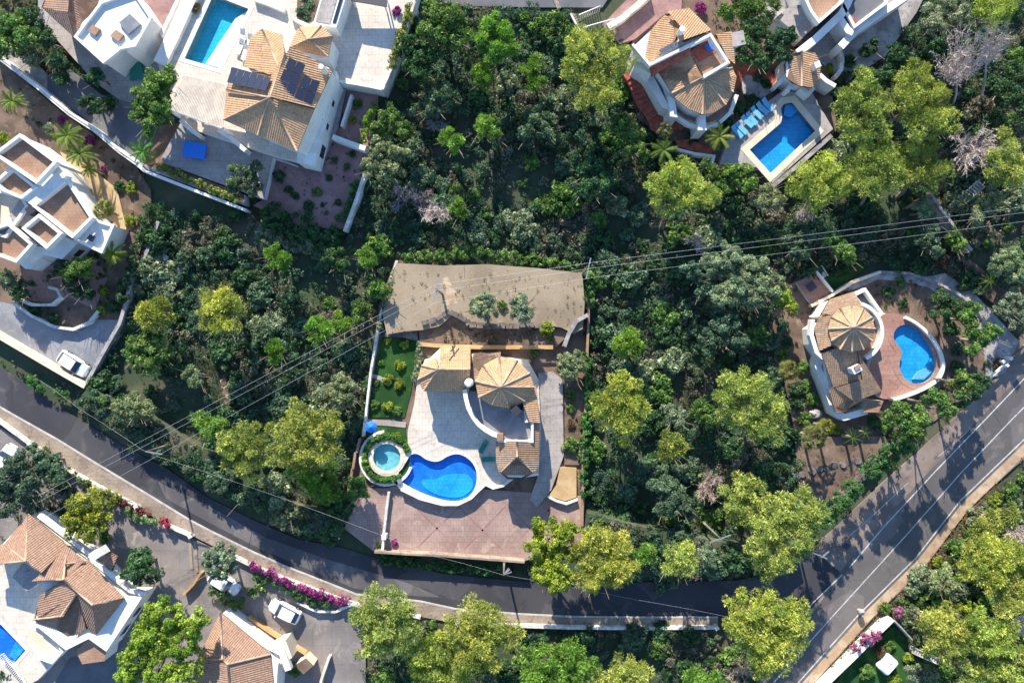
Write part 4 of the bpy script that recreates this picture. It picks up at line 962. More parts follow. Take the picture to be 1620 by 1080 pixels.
struct('pool_deck', [(-60, 880), (20, 880), (60, 905), (80, 935), (60, 960), (50, 985), (92, 1040), (60, 1075), (30, 1090), (-60, 1060)], -.2, 1.0, PALEDECK, WHITE, [[(-20, 972), (2, 987), (41, 1028), (22, 1050), (-20, 1040)]])
pool('corner_pool', 'blue pool cut by the left picture edge below the brown roofed villa', [(-20, 972), (2, 987), (41, 1028), (22, 1050), (-20, 1040)], 1.0, POOLBLUE, WHITE, .4, .6)
vs_ = thing('brown_roof_villa', 'white villa with many brown hipped roofs at the lower left', 'house', P(110, 930))
E1, R1_ = 3.6, 5.6
slab('wall', [(47, 815), (138, 885), (198, 944), (225, 944), (168, 1030), (140, 1010), (104, 1028), (52, 985), (70, 940), (62, 905), (40, 890), (-20, 890), (8, 856)], .0, E1 - .05, WHITE, None, vs_)
roof(vs_, [[(46, 812, E1), (107, 862, E1), (67, 906, R1_ - .6), (41, 887, R1_)], [(46, 812, E1), (41, 887, R1_), (8, 860, E1 + .2)], [(8, 860, E1), (41, 887, R1_), (-30, 895, E1), (-30, 880, E1)], [(107, 862, E1), (139, 886, E1), (101, 916, R1_ - .2), (62, 918, E1 + .2), (67, 906, R1_ - .6)]], TILE_RED,
     [[(46, 812, E1), (41, 887, R1_)], [(8, 860, E1), (41, 887, R1_)], [(41, 887, R1_), (67, 906, R1_ - .6)], [(107, 862, E1), (101, 916, R1_ - .2)], [(101, 916, R1_ - .2), (62, 918, E1 + .2)], [(41, 887, R1_), (-30, 893, E1)]])
roof(vs_, [[(101, 916, R1_ - .2), (139, 886, E1 + .2), (197, 946, E1), (147, 956, R1_)], [(147, 956, R1_), (197, 946, E1), (152, 1003, E1)], [(101, 916, R1_ - .2), (147, 956, R1_), (152, 1003, E1), (136, 994, E1 + .2), (122, 938, R1_ - .3)], [(122, 938, R1_ - .3), (136, 994, E1 + .2), (102, 1025, E1 - .3), (55, 980, E1)],
           [(101, 916, R1_ - .2), (122, 938, R1_ - .3), (100, 975, R1_ - .9), (55, 979, E1), (60, 955, E1 + .1), (64, 940, E1 + .3)]], TILE_RED,
     [[(101, 916, R1_ - .2), (147, 956, R1_)], [(147, 956, R1_), (197, 946, E1)], [(122, 938, R1_ - .3), (97, 974, R1_ - .8)], [(97, 974, R1_ - .8), (55, 979, E1)], [(139, 886, E1), (103, 892, R1_ - .7)]])
parapet(vs_, [(60, 815), (140, 876), (150, 890), (205, 934), (228, 940)], 2.9, .6, .5, WHITE, False)
slab('patio_roof', [(19, 912), (38, 887), (62, 905), (58, 925), (42, 935)], 0, 3.2, GREYDECK, WHITE, vs_)
slab('terrace_block', [(50, 985), (60, 978), (88, 1010), (98, 1030), (82, 1048), (60, 1040), (44, 1018)], 0, 2.4, CREAM, WHITE, vs_)
parapet(vs_, [(50, 985), (88, 1010), (98, 1030), (82, 1048), (60, 1040)], 2.4, .6, .3, WHITE, False)
slab('lower_roof', [(120, 1030), (150, 1000), (172, 1010), (165, 1045), (130, 1050)], 0, 2.9, TERRA, WHITE, vs_)
q = P(145, 880, 6); box('chimney', (q.x, q.y, 4.4), (1, 1, 2.2), WHITE, vs_, .6); q = P(110, 868, 4.6)
on_wall([(198, 944), (225, 944), (168, 1030)], 3.55, 1, .35, 1.8, 1.4, 1.3, vs_); on_wall([(198, 944), (225, 944), (168, 1030)], 3.55, 1, .7, 1.8, 1.4, 1.3, vs_)
roof(vs_, [[(160, 866, 3.0), (186, 880, 3.4), (178, 902, 3.0), (152, 890, 3.0)]], TILE_RED)
bl = thing('balustrade', 'white balustrade round the terrace at the lower left corner', 'balustrade', P(20, 1060))
tube('rail', [P(2, 1036, 1.9), P(22, 1056, 1.9), P(45, 1085, 1.9)], .1, WHITE, bl, 6)
for i in range(22):
    q = P(2, 1036, 1.4).lerp(P(45, 1085, 1.4), i / 21); tube('baluster', [(q.x, q.y, .9), (q.x, q.y, 1.35), (q.x, q.y, 1.85)], [.06, .09, .05], WHITE, bl, 6)
vq = thing('brown_hip_villa', 'brown hip roofed villa with white parapet beside the rounded white car', 'house', P(360, 1040))
slab('wall', [(350, 972), (425, 1032), (440, 1050), (432, 1150), (300, 1150), (318, 1040)], 0, 3.5, WHITE, None, vq)
T1 = (352, 1042, 5.6)
roof(vq, [[(349, 968, 3.6), (428, 1034, 3.6), (361, 1050, 5.6), T1], [(349, 968, 3.6), T1, (312, 1044, 3.6)], [(312, 1044, 3.6), T1, (361, 1050, 5.6), (370, 1150, 5.6), (300, 1150, 3.6)], [(361, 1050, 5.6), (428, 1034, 3.6), (440, 1150, 3.6), (370, 1150, 5.6)]], TILE_RED,
     [[(349, 968, 3.6), T1], [T1, (361, 1050, 5.6)], [(361, 1050, 5.6), (428, 1034, 3.6)], [(361, 1050, 5.6), (370, 1150, 5.6)], [T1, (312, 1044, 3.6)]])
parapet(vq, [(358, 975), (425, 1022), (446, 1032), (456, 1060)], 2.6, .7, .8, WHITE, False)
slab('porch', [(428, 1022), (452, 1012), (462, 1040), (440, 1052)], 0, 2.9, CREAM, None, vq)
slab('small_roof', [(466, 1052), (484, 1040), (496, 1052), (480, 1066)], 0, 2.0, BROWNSOIL, CREAM, vq)
tag(band('ochre_wall', [(392, 976), (430, 1002), (482, 1033), (490, 1045)], .35, 0, .8, OCHRE), 'ochre wall between the villa parapet and the driveway with the rounded car', 'wall')
tag(band('ochre_gate_wall', [(318, 905), (305, 925), (290, 940)], .25, 0, .9, OCHRE), 'short ochre wall beside the big yellow green tree', 'wall')
tag(band('slim_wall', [(520, 1040), (508, 1075), (500, 1120)], .3, 0, 1.2, CREAM), 'slim cream wall at the bottom beside the grey driveway', 'wall')
tag(band('drive_edge', [(470, 953), (500, 967), (530, 968), (556, 957)], .25, 0, .7, OLDWHITE), 'curved pale edging below the magenta flowers', 'wall')
car('rounded white car parked on the grey driveway below the magenta flowers', 448, 969, .14, math.radians(153), CARWHITE)
car('white car half hidden by bushes beside the grey green roadside tree', 352, 924, .14, math.radians(-32), CARWHITE)
car('white car cut off by the left picture edge below the road', 3, 728, .14, math.radians(60), CARWHITE)

# ------------------------------------------------------------------ villa with round bay roof and pool, upper right
struct('upper_right_plot', [(1002, 60), (960, 40), (1040, -40), (1150, -40), (1230, 60), (1280, 90), (1310, 110), (1325, 205), (1222, 296), (1130, 262), (1075, 228), (1010, 190), (990, 110)], -.8, .3, BROWNSOIL)
struct('entrance_drive', [(952, 40), (1030, -40), (1080, -40), (1078, 20), (1052, 22), (1005, 62), (980, 70)], -.6, .5, REDGRAVEL)
tag(band('entrance_wall', [(962, 42), (985, 28), (1030, -10)], .7, 0, 1.5, OLDWHITE), 'broad pale wall sweeping up left of the upper right villa entrance', 'wall')
poolN = [(1236, 172), (1241, 165), (1253, 163), (1289, 207), (1219, 273), (1187, 237), (1236, 195), (1238, 185)]
poolN = grow(poolN, 1.5)
struct('pool_terrace', [(1163, 195), (1200, 172), (1238, 144), (1285, 147), (1318, 204), (1222, 290), (1205, 266), (1175, 262), (1138, 260), (1150, 225)], -.8, 1.5, GREYDECK, GREYSTONE, [poolN])
pool('angled_pool', 'blue pool with one notched end and tan stone rim, upper right', poolN, 1.5, POOLSKY, CREAM, .8, 1.0)
tag(band('deck_wall', [(1222, 295), (1262, 262), (1316, 214)], .5, -.6, 1.6, GREYSTONE), 'grey wall holding up the lower right side of the angled pool terrace', 'wall')
for i, (x, y) in enumerate([(1166, 209), (1173, 203), (1182, 193), (1189, 188), (1197, 179), (1206, 172), (1214, 166)]):
    sunbed(['lowest', 'second lowest', 'third lowest', 'middle', 'third highest', 'second highest', 'highest'][i] + ' light blue lounger in the row left of the angled pool', x, y, 1.5, .75 + .05 * (i % 3), SKYCLOTH, 'light blue loungers beside the angled pool')
vn = thing('round_bay_villa', 'villa with tan fan shaped bay roof, white walls and red roof terrace', 'house', P(1090, 120))
slab('upper_wall', [(1003, 72), (1052, 26), (1086, 18), (1122, 54), (1122, 58), (1030, 102), (1004, 90)], .2, 6.3, WHITE, None, vn)
roof(vn, [[(1002, 70, 6.4), (1052, 24, 6.4), (1076, 42, 7.2), (1068, 64, 7.0), (1030, 100, 6.4)], [(1052, 24, 6.4), (1088, 16, 6.4), (1124, 50, 6.6), (1068, 72, 6.9), (1076, 42, 7.2)]], TILE_TAN)
parapet(vn, [(1001, 70), (1028, 102), (1124, 55), (1152, 98), (1113, 122)], 6.0, .9, .3, WHITE, False)
slab('band_roof', [(1004, 92), (1028, 108), (1030, 118), (1004, 104)], .2, 5.6, CREAM, WHITE, vn); slab('brick_edge', [(1030, 106), (1092, 76), (1094, 82), (1034, 115)], 5.0, 6.35, REDBRICK, None, vn)
slab('roof_terrace', [(1091, 82), (1122, 62), (1150, 96), (1113, 118)], .2, 5.4, TERRA, WHITE, vn)
slab('red_floor', [(1093, 82), (1122, 64), (1136, 82), (1106, 98)], 5.38, 5.42, REDBRICK, None, vn)
tag(box('blue_mat', (P(1122, 75, 5.5).x, P(1122, 75, 5.5).y, 5.47), (.7, .9, .08), BLUECLOTH, vn, .5))
eave = [(1063, 148), (1073, 160), (1090, 173), (1111, 181), (1130, 178), (1148, 166), (1160, 146), (1165, 122), (1158, 108)]
slab('bay_wall', [(1040, 112), (1088, 86)] + [(1114 + (x - 1114) * .95, 122 + (y - 122) * .95) for x, y in reversed(eave)], .2, 5.0, WHITE, None, vn)
AP = (1114, 122, 6.3)
roof(vn, [[(1041, 113, 5.2), (1090, 82, 5.8), AP, (1063, 148, 5.1)]] + [[AP, (*eave[i], 5.1), (*eave[i + 1], 5.1)] for i in range(8)], TILE_TAN,
     [[AP, (1063, 148, 5.1)], [AP, (*eave[3], 5.1)], [AP, (*eave[6], 5.1)], [AP, (*eave[8], 5.1)], [AP, (*eave[5], 5.1)]])
parapet(vn, [(1113, 121), (1154, 98)], 5.4, .8, .35, WHITE, False)
slab('bay_terrace', [(1056, 150), (1066, 172), (1085, 188), (1112, 196), (1134, 190), (1153, 174), (1163, 150)], .2, 2.6, PINKPAVE, WHITE, vn)
parapet(vn, [(1040, 116), (1052, 140), (1062, 172), (1070, 184), (1088, 196), (1112, 204), (1136, 196), (1156, 178), (1166, 150)], 2.6, .7, .45, WHITE, False)
slab('buttress', [(1106, 182), (1116, 182), (1118, 206), (1104, 206)], .2, 4.4, WHITE, None, vn); slab('buttress', [(1058, 150), (1068, 158), (1072, 186), (1060, 184)], .2, 4.2, WHITE, None, vn)
slab('left_wall', [(1002, 92), (1030, 112), (1062, 176), (1048, 170), (1022, 130), (1004, 112)], .2, 3.4, WHITE, None, vn)
panels(vn, [(1041, 80, 6.7), (1076, 62, 6.9), (1082, 70, 6.75), (1048, 90, 6.5)], 4, 1, .15)
for o in [c for c in vn.children if c.name.startswith('solar')]: o.data.materials[0] = BLUECONC
q = P(1081, 43, 9); tube('chimney', [(q.x, q.y, 6.5), (q.x, q.y, 8.6)], [.35, .35], WHITE, vn, 8, smooth=False)
q = P(1166, 58, 5); slab('side_tower', [(1158, 52), (1176, 48), (1180, 70), (1160, 74)], .2, 4.8, GREYDECK, WHITE, vn); roof(vn, [[(1130, 56, 5), (1158, 50, 4.6), (1160, 104, 4.4), (1150, 92, 5)]], TILE_TAN)
# brick path and steps
pth = thing('brick_path', 'red brick stepped path curving down the left side of the upper right villa', 'path', P(1030, 180))
stp = [(993, 112), (1000, 122), (1004, 131), (1008, 139), (1011, 147), (1014, 155), (1018, 163), (1023, 171), (1028, 178), (1033, 186)]
for i, (a, b) in enumerate(zip(stp, stp[1:])):
    z = 2.2 - i * .16; A_, B_ = P(*a, z), P(*b, z); d = (B_ - A_); c = (A_ + B_) / 2
    box('step', (c.x, c.y, z - .6), (1.5, d.length * 1.02, 1.2), REDBRICK, pth, math.atan2(d.y, d.x) + math.pi / 2)
slab('landing', [(1024, 186), (1036, 178), (1062, 178), (1090, 196), (1078, 206), (1050, 200), (1042, 212), (1030, 206)], -.5, .7, REDBRICK, None, pth)
slab('lower_walk', [(1070, 222), (1090, 220), (1128, 236), (1126, 246), (1100, 240), (1072, 232)], -.5, .7, REDBRICK, None, pth)
slab('upper_walk', [(1160, 120), (1180, 98), (1200, 96), (1225, 120), (1234, 138), (1222, 144), (1206, 122), (1180, 118), (1166, 140)], 0, .6, REDBRICK, None, pth)
tag(band('white_edge_wall', [(1072, 236), (1100, 243), (1130, 247), (1126, 262)], .3, -.5, 1.2, WHITE), 'white edge wall under the lower red brick walk', 'wall')
struct('paved_garden', [(1172, 118), (1200, 100), (1222, 122), (1228, 142), (1204, 156), (1176, 150)], 0, .55, GREYGRAVEL)
ph = thing('pool_house', 'small pool house with two tone round tiled roof by the angled pool', 'pool house', P(1268, 110))
rc = (1269, 108)
slab('wall', [(1243, 92), (1268, 84), (1292, 94), (1296, 120), (1285, 138), (1262, 130), (1244, 122)], 0, 3.9, WHITE, None, ph)
roof(ph, [[(1268, 81, 4.9), (1268, 137, 4.5), (1254, 132, 4), (1243, 122, 4), (1240, 102, 4), (1250, 88, 4)]], TILE_BROWN); roof(ph, [[(1268, 81, 4.9), (1268, 137, 4.5), (1285, 140, 4), (1297, 122, 4), (1297, 100, 4), (1287, 86, 4)]], TILE_TAN, [[(1268, 81, 5), (1268, 137, 4.6)]])
for l in ([(1243, 118), (1232, 132)], [(1254, 130), (1246, 144)], [(1268, 138), (1280, 148), (1288, 138)], [(1297, 118), (1308, 128), (1322, 136)]): band('wall_fin', l, .5, 0, 3.2, WHITE, ph)
q = P(1296, 100, 6); box('chimney', (q.x, q.y, 4.5), (.7, .7, 2.2), WHITE, ph, .4)
tag(band('curved_wall', [(1330, 82), (1333, 95), (1331, 110), (1322, 122)], .5, 0, 1.4, OLDWHITE), 'curved pale wall right of the small pool house', 'wall')
struct('top_right_plot', [(1195, 20), (1250, -40), (1480, -40), (1450, 20), (1400, 90), (1345, 125), (1310, 110), (1280, 80), (1235, 60)], -.8, .4, GREYGRAVEL)
vt = thing('terracotta_terrace_villa', 'white walled villa with orange roof terrace at the top right', 'house', P(1320, 20))
terrace(vt, [(1262, -30), (1350, -30), (1332, 2), (1296, 34), (1284, 18)], 4.6, TERRA, .8)
slab('wing', [(1228, 28), (1250, 10), (1268, 8), (1290, 34), (1270, 60)], .2, 3.0, GREYDECK, WHITE, vt)
terrace(vt, [(1332, 4), (1356, -30), (1402, -30), (1402, 4), (1352, 42)], 3.9, BLUEASPH, .3)
slab('brick_sill', [(1333, 12), (1337, 9), (1358, 38), (1353, 42)], 3.0, 4.0, REDBRICK, None, vt)
band('beam', [(1262, 84), (1290, 62), (1332, 22), (1340, 8), (1352, -20)], .9, .2, 4.2, WHITE, vt); band('beam', [(1330, 74), (1352, 50), (1395, 20), (1440, -10)], .9, .2, 3.6, WHITE, vt)
band('beam', [(1326, 24), (1342, 48), (1350, 52)], .8, .2, 4.0, WHITE, vt)
slab('court', [(1275, 76), (1322, 36), (1342, 60), (1325, 80), (1296, 90)], .2, 1.2, GREYDECK, WHITE, vt)
tag(band('white_plot_wall', [(1228, 28), (1240, 46), (1256, 58)], .9, .2, 2.4, WHITE), 'bright white wall left of the top right villa', 'wall')
st2 = thing('white_steps', 'white balustraded steps at the top above the large pine', 'steps', P(915, 35))
for i in range(8):
    q = P(906 + i * 1.6, 22 + i * 3.4, 1.2); box('step', (q.x, q.y, .5), (.75, .26, 1.2 - i * .08), PAVE, st2, -.4)
band('side_wall', [(903, 22), (918, 50)], .2, -.4, 1.3, WHITE, st2)
fr = thing('white_railing', 'white railing beside the steps and brown bank at the top', 'railing', P(945, 35))
for a, b in (((916, 24), (950, 10)), ((922, 44), (972, 30))):
    A_, B_ = P(*a, 1.3), P(*b, 1.3); tube('rail', [A_, B_], .08, WHITE, fr, 5); n = 10
    for i in range(n):
        q = A_.lerp(B_, i / (n - 1)); tube('post', [(q.x, q.y, -.3), (q.x, q.y, 1.3)], .05, WHITE, fr, 5)

# ------------------------------------------------------------------ round villa with kidney pool, right
struct('right_plot', [(1222, 494), (1260, 440), (1300, 430), (1318, 461), (1400, 430), (1470, 442), (1545, 484), (1590, 530), (1585, 580), (1480, 665), (1400, 690), (1312, 700), (1260, 700), (1240, 600), (1225, 570)], -.8, .12, BROWNSOIL)
struct('gravel_path', [(1318, 462), (1345, 446), (1394, 429), (1440, 431), (1470, 437), (1495, 432), (1540, 462), (1585, 510), (1612, 540), (1590, 590), (1560, 600), (1555, 540), (1520, 495), (1470, 455), (1430, 445), (1390, 442), (1350, 458)], -.5, .2, GREYGRAVEL)
struct('dry_bank', [(1520, 400), (1560, 430), (1600, 470), (1600, 500), (1560, 470), (1530, 440)], -.5, .25, BROWNSOIL)
struct('red_terrace', [(1260, 447), (1292, 429), (1319, 461), (1284, 482)], -.5, .7, PINKPAVE, WHITE)
t = thing('barbecue_table', 'dark square table on the small red terrace', 'table', (P(1283, 453, 1.4).x, P(1283, 453, 1.4).y, .7)); box('table_top', (0, 0, .72), (1.1, 1.1, .07), DARKMETAL, t, .6, local=True); box('pedestal', (0, 0, .35), (.35, .35, .7), DARKMETAL, t, .6, local=True)
t = thing('garden_bench', 'white slatted bench at the upper corner of the small red terrace', 'bench', (P(1302, 430, 1).x, P(1302, 430, 1).y, .1), None, -1.0)
for i in range(4): box('slat', (0, -.3 + i * .17, .45), (1.5, .13, .05), WHITE, t, local=True)
for i in range(2): box('back_slat', (0, .33, .65 + i * .2), (1.5, .04, .12), WHITE, t, local=True)
for sx in (-.65, .65): box('leg', (sx, 0, .22), (.07, .55, .44), WHITE, t, local=True)
tag(band('curved_plot_wall', [(1284, 484), (1318, 466), (1350, 446), (1394, 430)], .35, -.5, 1.1, CREAM), 'curved cream wall between the dark lawn and the right villa', 'wall')
tag(band('low_kerb_wall', [(1394, 430), (1440, 432), (1470, 442), (1510, 460), (1546, 486), (1560, 510)], .3, -.5, .6, GREYSTONE), 'low grey edging along the gravel path of the right villa', 'wall')
tag(band('terrace_wall', [(1318, 461), (1292, 429)], .25, .0, 1.2, WHITE), 'low white wall along the right side of the small red terrace', 'wall')
struct('dark_lawn', [(1300, 440), (1320, 425), (1372, 408), (1372, 424), (1345, 442), (1318, 458)], -.5, .05, GRASS)
poolE = smooth_poly([(1417, 524), (1424, 517), (1436, 515), (1450, 522), (1461, 534), (1473, 552), (1479, 572), (1478, 588), (1469, 600), (1452, 606), (1437, 601), (1426, 588), (1425, 572), (1431, 558), (1424, 546), (1415, 535)], 2)
poolE = grow(poolE, 3)
rimE = smooth_poly([(1388, 500), (1410, 493), (1450, 507), (1482, 538), (1496, 572), (1490, 598), (1464, 615), (1403, 634), (1386, 625), (1372, 590), (1380, 560), (1390, 540)], 2)
struct('pink_pool_terrace', rimE, -.4, .95, PINKPAVE, WHITE, [poolE])
pool('kidney_pool', 'blue kidney shaped pool on the pink terrace of the right villa', poolE, .95, POOLSKY, PINKPAVE, .7, .6)
tag(band('round_terrace_wall', [P(x, y, 1.7)[:2] for x, y in smooth_poly([(1410, 493), (1450, 507), (1482, 538), (1497, 572), (1491, 599), (1464, 616), (1436, 627), (1403, 636)], 2)[1:-6]], .35, 0, 1.45, WHITE, world=True), 'white wall curving round the pink kidney pool terrace', 'wall')
ve = thing('round_tower_villa', 'villa with round tan tiled tower, dark lower roof and curved white walls', 'house', P(1350, 560))
rt = circle(1347, 520, 37, 12)
slab('tower_wall', circle(1347, 520, 35, 24), 0, 4.9, CREAM, None, ve)
apx = (1350, 518, 6.6)
roof(ve, [[apx, (*rt[i], 5.0), (*rt[(i + 1) % 12], 5.0)] for i in range(12)], TILE_TAN, [[apx, (*r, 5.0)] for r in rt])
slab('side_roof_wall', [(1312, 478), (1350, 466), (1360, 490), (1320, 510), (1300, 500)], 0, 3.8, WHITE, None, ve)
roof(ve, [[(1298, 498, 4.0), (1312, 474, 4.0), (1350, 462, 4.0), (1366, 492, 4.6), (1325, 500, 4.8)]], TILE_BROWN); roof(ve, [[(1298, 498, 4.0), (1325, 500, 4.8), (1318, 545, 4.8), (1296, 555, 4.0), (1288, 520, 4.0)]], TILE_BROWN)
band('curved_parapet', circle(1352, 525, 44, 24, 46, -75, 65), .4, 0, 4.2, WHITE, ve); slab('ring_terrace', circle(1350, 524, 42, 24, 45), 0, 3.2, TERRA, WHITE, ve)
slab('side_terrace', [(1286, 520), (1300, 510), (1318, 556), (1303, 568), (1288, 545)], 0, 3.4, BLUECONC, WHITE, ve); parapet(ve, [(1286, 505), (1284, 530), (1292, 556), (1303, 566)], 3.4, .8, .5, WHITE, False)
slab('small_terrace', [(1351, 467), (1369, 458), (1395, 495), (1381, 505)], 0, 3.0, BLUEASPH, WHITE, ve); parapet(ve, [(1351, 467), (1369, 458), (1395, 495), (1381, 505)], 3.0, .8, .35)
slab('blue_tank', [(1372, 484), (1378, 481), (1386, 494), (1380, 498)], 3.0, 3.3, SKYCLOTH, None, ve)
slab('lower_wall', [(1302, 560), (1322, 552), (1358, 560), (1390, 616), (1350, 628), (1322, 632), (1310, 608)], 0, 2.7, WHITE, None, ve)
roof(ve, [[(1300, 560, 4.4), (1322, 550, 4.4), (1356, 557, 4.4), (1364, 580, 4.0), (1372, 610, 3.4), (1318, 612, 3.4)], [(1356, 557, 4.4), (1394, 618, 3.3), (1350, 634, 3.2), (1318, 612, 3.4), (1364, 600, 3.9)]], TILE_BROWN)
roof(ve, [[(1318, 612, 3.5), (1350, 632, 3.3), (1372, 628, 3.1), (1338, 650, 2.7), (1322, 652, 2.7), (1312, 620, 3.2)]], TILE_TAN)
band('front_wall', [(1300, 560), (1294, 580), (1304, 604), (1322, 652), (1336, 660), (1372, 650)], .8, 0, 2.2, WHITE, ve)
slab('porch_terrace', [(1290, 570), (1300, 565), (1318, 612), (1306, 622)], 0, 2.0, BLUECONC, WHITE, ve)
slab('porch_roof', [(1372, 632), (1398, 634), (1390, 652), (1366, 652)], 0, 2.6, TERRA, CREAM, ve)
q = P(1357, 584, 5.4); box('chimney', (q.x, q.y, 4.4), (1.1, .8, 1.6), WHITE, ve, .5); q = P(1358, 581, 5.6); box('chimney_cap', (q.x, q.y, 5.3), (.7, .5, .12), TERRA, ve, .5)
struct('terrace_soil', [(1258, 694), (1330, 690), (1400, 690), (1412, 716), (1394, 734), (1312, 802), (1280, 800), (1262, 760)], -.8, .5, BROWNSOIL, DRYSTONE)
def stonewall(label, pts, h=.8, name='dry_stone_wall', mats=(GREYSTONE, DRYSTONE, OLDWHITE), w=.5, step=.62):
    l = [P(x, y, h) for x, y in pts]; t = thing(name, label, 'wall', (l[0].x, l[0].y, 0)); shared = []
    for v in range(5):
        V = []; 
        for dz in (-.5, .5):
            for a in range(6):
                r = rng.uniform(.42, .56); V.append((r * math.cos(a * 1.047), r * math.sin(a * 1.047), dz * rng.uniform(.75, 1.05)))
        shared.append(([tuple(x) for x in V], [tuple(range(5, -1, -1)), tuple(range(6, 12))] + [(i, (i + 1) % 6, 6 + (i + 1) % 6, 6 + i) for i in range(6)]))
    mm = {}
    for a, b in zip(l, l[1:]):
        n = max(1, int((b - a).length / step))
        for i in range(n):
            for row in range(2):
                p = a.lerp(b, (i + rng.uniform(.3, .7)) / n); k = (int(rng.integers(5)), int(rng.integers(len(mats))))
                if k not in mm:
                    me = bpy.data.meshes.new('stone'); me.from_pydata(shared[k[0]][0], [], shared[k[0]][1]); me.materials.append(mats[k[1]]); mm[k] = me
                o = link('stone', mm[k], t); o.location = (p.x - l[0].x + rng.uniform(-w, w) * .5, p.y - l[0].y + rng.uniform(-w, w) * .5, h * .45 + row * .1); o.rotation_euler = (rng.uniform(-.2, .2), rng.uniform(-.2, .2), rng.uniform(0, 6))
                s = rng.uniform(.55, 1.0); o.scale = (s, s, h * rng.uniform(.9, 1.3))
    return t
stonewall('dark dry stone wall along the brown soil above the road shoulder', [(1310, 802), (1330, 784), (1362, 758), (1394, 732)], mats=(DRYSTONE, DRYSTONE))
stonewall('grey stone row crossing the brown soil under the two palms', [(1262, 754), (1290, 742), (1340, 732), (1394, 730)], .6, mats=(DRYSTONE, DRYSTONE), step=.9)
stonewall('tumbled grey stone wall above the road bend below the pines', [(250, 686), (275, 705), (300, 722), (330, 742), (364, 762)], .8, mats=(GREYSTONE, DRYSTONE, GREYSTONE))
stonewall('broken limestone edge beside the dark wood near the left plot', [(238, 402), (262, 412), (285, 430)], .5, mats=(GREYSTONE, OLDWHITE))
stonewall('pale limestone blocks above the left road bend', [(150, 622), (170, 632), (196, 648)], .5, mats=(GREYSTONE, OLDWHITE))
stonewall('short row of pale stones in the sunny clearing of the west wood', [(352, 600), (358, 615), (361, 640)], .4, mats=(VERGE, BROWNSOIL))
def boulder(label, x, y, r, mat=OLDWHITE, z=0):
    V = []; F = []; n = 9; R = r / 12.5; p = P(x, y, R)
    for j in range(5):
        f = j / 4 * 1.5; 
        for i in range(n): a = 6.283 * i / n; k = rng.uniform(.82, 1.1); V.append((p.x + math.cos(a) * math.cos(f) * R * k, p.y + math.sin(a) * math.cos(f) * R * k * .8, z - .2 + math.sin(f) * R * k * 1.1))
    F = [(j * n + i, j * n + (i + 1) % n, (j + 1) * n + (i + 1) % n, (j + 1) * n + i) for j in range(4) for i in range(n)] + [tuple(range(4 * n, 5 * n))]
    tag(mesh('boulder', V, F, mat), label, 'boulder')
boulder('large pale boulder between the palms below the right villa', 1293, 655, 12, GREYSTONE, .1); boulder('white boulder beside the upright stone at the road bend', 365, 756, 3.5); boulder('upright pale stone below the big pines at the road bend', 370, 764, 4.5)
boulder('white round stone in the dark wood below the young pine', 822, 143, 6); boulder('grey boulder beside the pale pine in the east wood', 1003, 603, 4.5); boulder('small white stone by the right wall of the central plot', 935, 629, 3)
boulder('pale stone below the white crossarm in the dark wood', 1138, 882, 4.5); boulder('pale rock heap at the left corner of the reddish driveway', 532, 852, 5)
boulder('grey rock in the east wood left of the olive', 1001, 797, 5, GREYSTONE); boulder('small white block right of the dead bush in the east wood', 1153, 755, 2.6, WHITE)

# white gate, painted wall and steps on the right
gt = thing('white_gate', 'white barrier gate beside the main road at the right', 'gate', P(1580, 583))
tube('beam', [P(1564, 598, 1.1), P(1590, 575, 1.1)], .14, WHITE, gt, 4); tube('beam', [P(1566, 600, .7), P(1592, 577, .7)], .1, WHITE, gt, 4)
for x, y in ((1588, 572), (1600, 567), (1594, 578)): q = P(x, y, 1.3); box('post', (q.x, q.y, .5), (.35, .35, 1.7), WHITE, gt, .7)
tag(band('brown_rail', [(1598, 570), (1640, 530)], .15, .6, 1.1, BARK), 'thin brown rail continuing from the white gate', 'fence')
pw = thing('painted_wall', 'pale blue white rendered wall slanting down in the right wood', 'wall', P(1500, 350)); band('wall_section', [(1474, 307), (1490, 332), (1506, 352), (1520, 374), (1538, 396)], .32, -.5, 2.6, GREYSTONE, pw)
band('white_face', [(1471, 310), (1486, 334), (1500, 352), (1512, 370)], .5, -.5, 1.5, WHITE, pw); band('white_face', [(1516, 376), (1534, 398)], .4, -.5, 1.3, WHITE, pw)
tag(band('brown_wall', [(1440, 327), (1460, 314), (1474, 306)], .25, -.5, 1.5, TERRA), 'thin brown wall meeting the pale slanting wall in the right wood', 'wall')
def stairs(label, a, b, n, w, z0, z1, name='garden_steps'):
    A_, B_ = P(*a, z0), P(*b, z1); d = (B_ - A_); t = thing(name, label, 'steps', (A_.x, A_.y, 0)); rz = math.atan2(d.y, d.x)
    for i in range(n):
        q = A_.lerp(B_, (i + .5) / n); box('step', (q.x, q.y, q.z / 2 + .1), (Vector((d.x, d.y)).length / n * .55, w, q.z + .3), KERB, t, rz)
    for s in (-1, 1):
        o = Vector((-d.y, d.x, 0)).normalized() * s * w * .5
        tube('side_edge', [A_ + o + Vector((0, 0, .35)), B_ + o + Vector((0, 0, .35))], .07, KERB, t, 4)
stairs('grey concrete steps climbing to the upper right from the pale wall', (1503, 332), (1552, 290), 13, 1.1, .5, 2.2)
stairs('narrow pale steps below the pink flowers at the lower right', (1441, 1026), (1482, 1044), 10, .7, .3, 1.2)

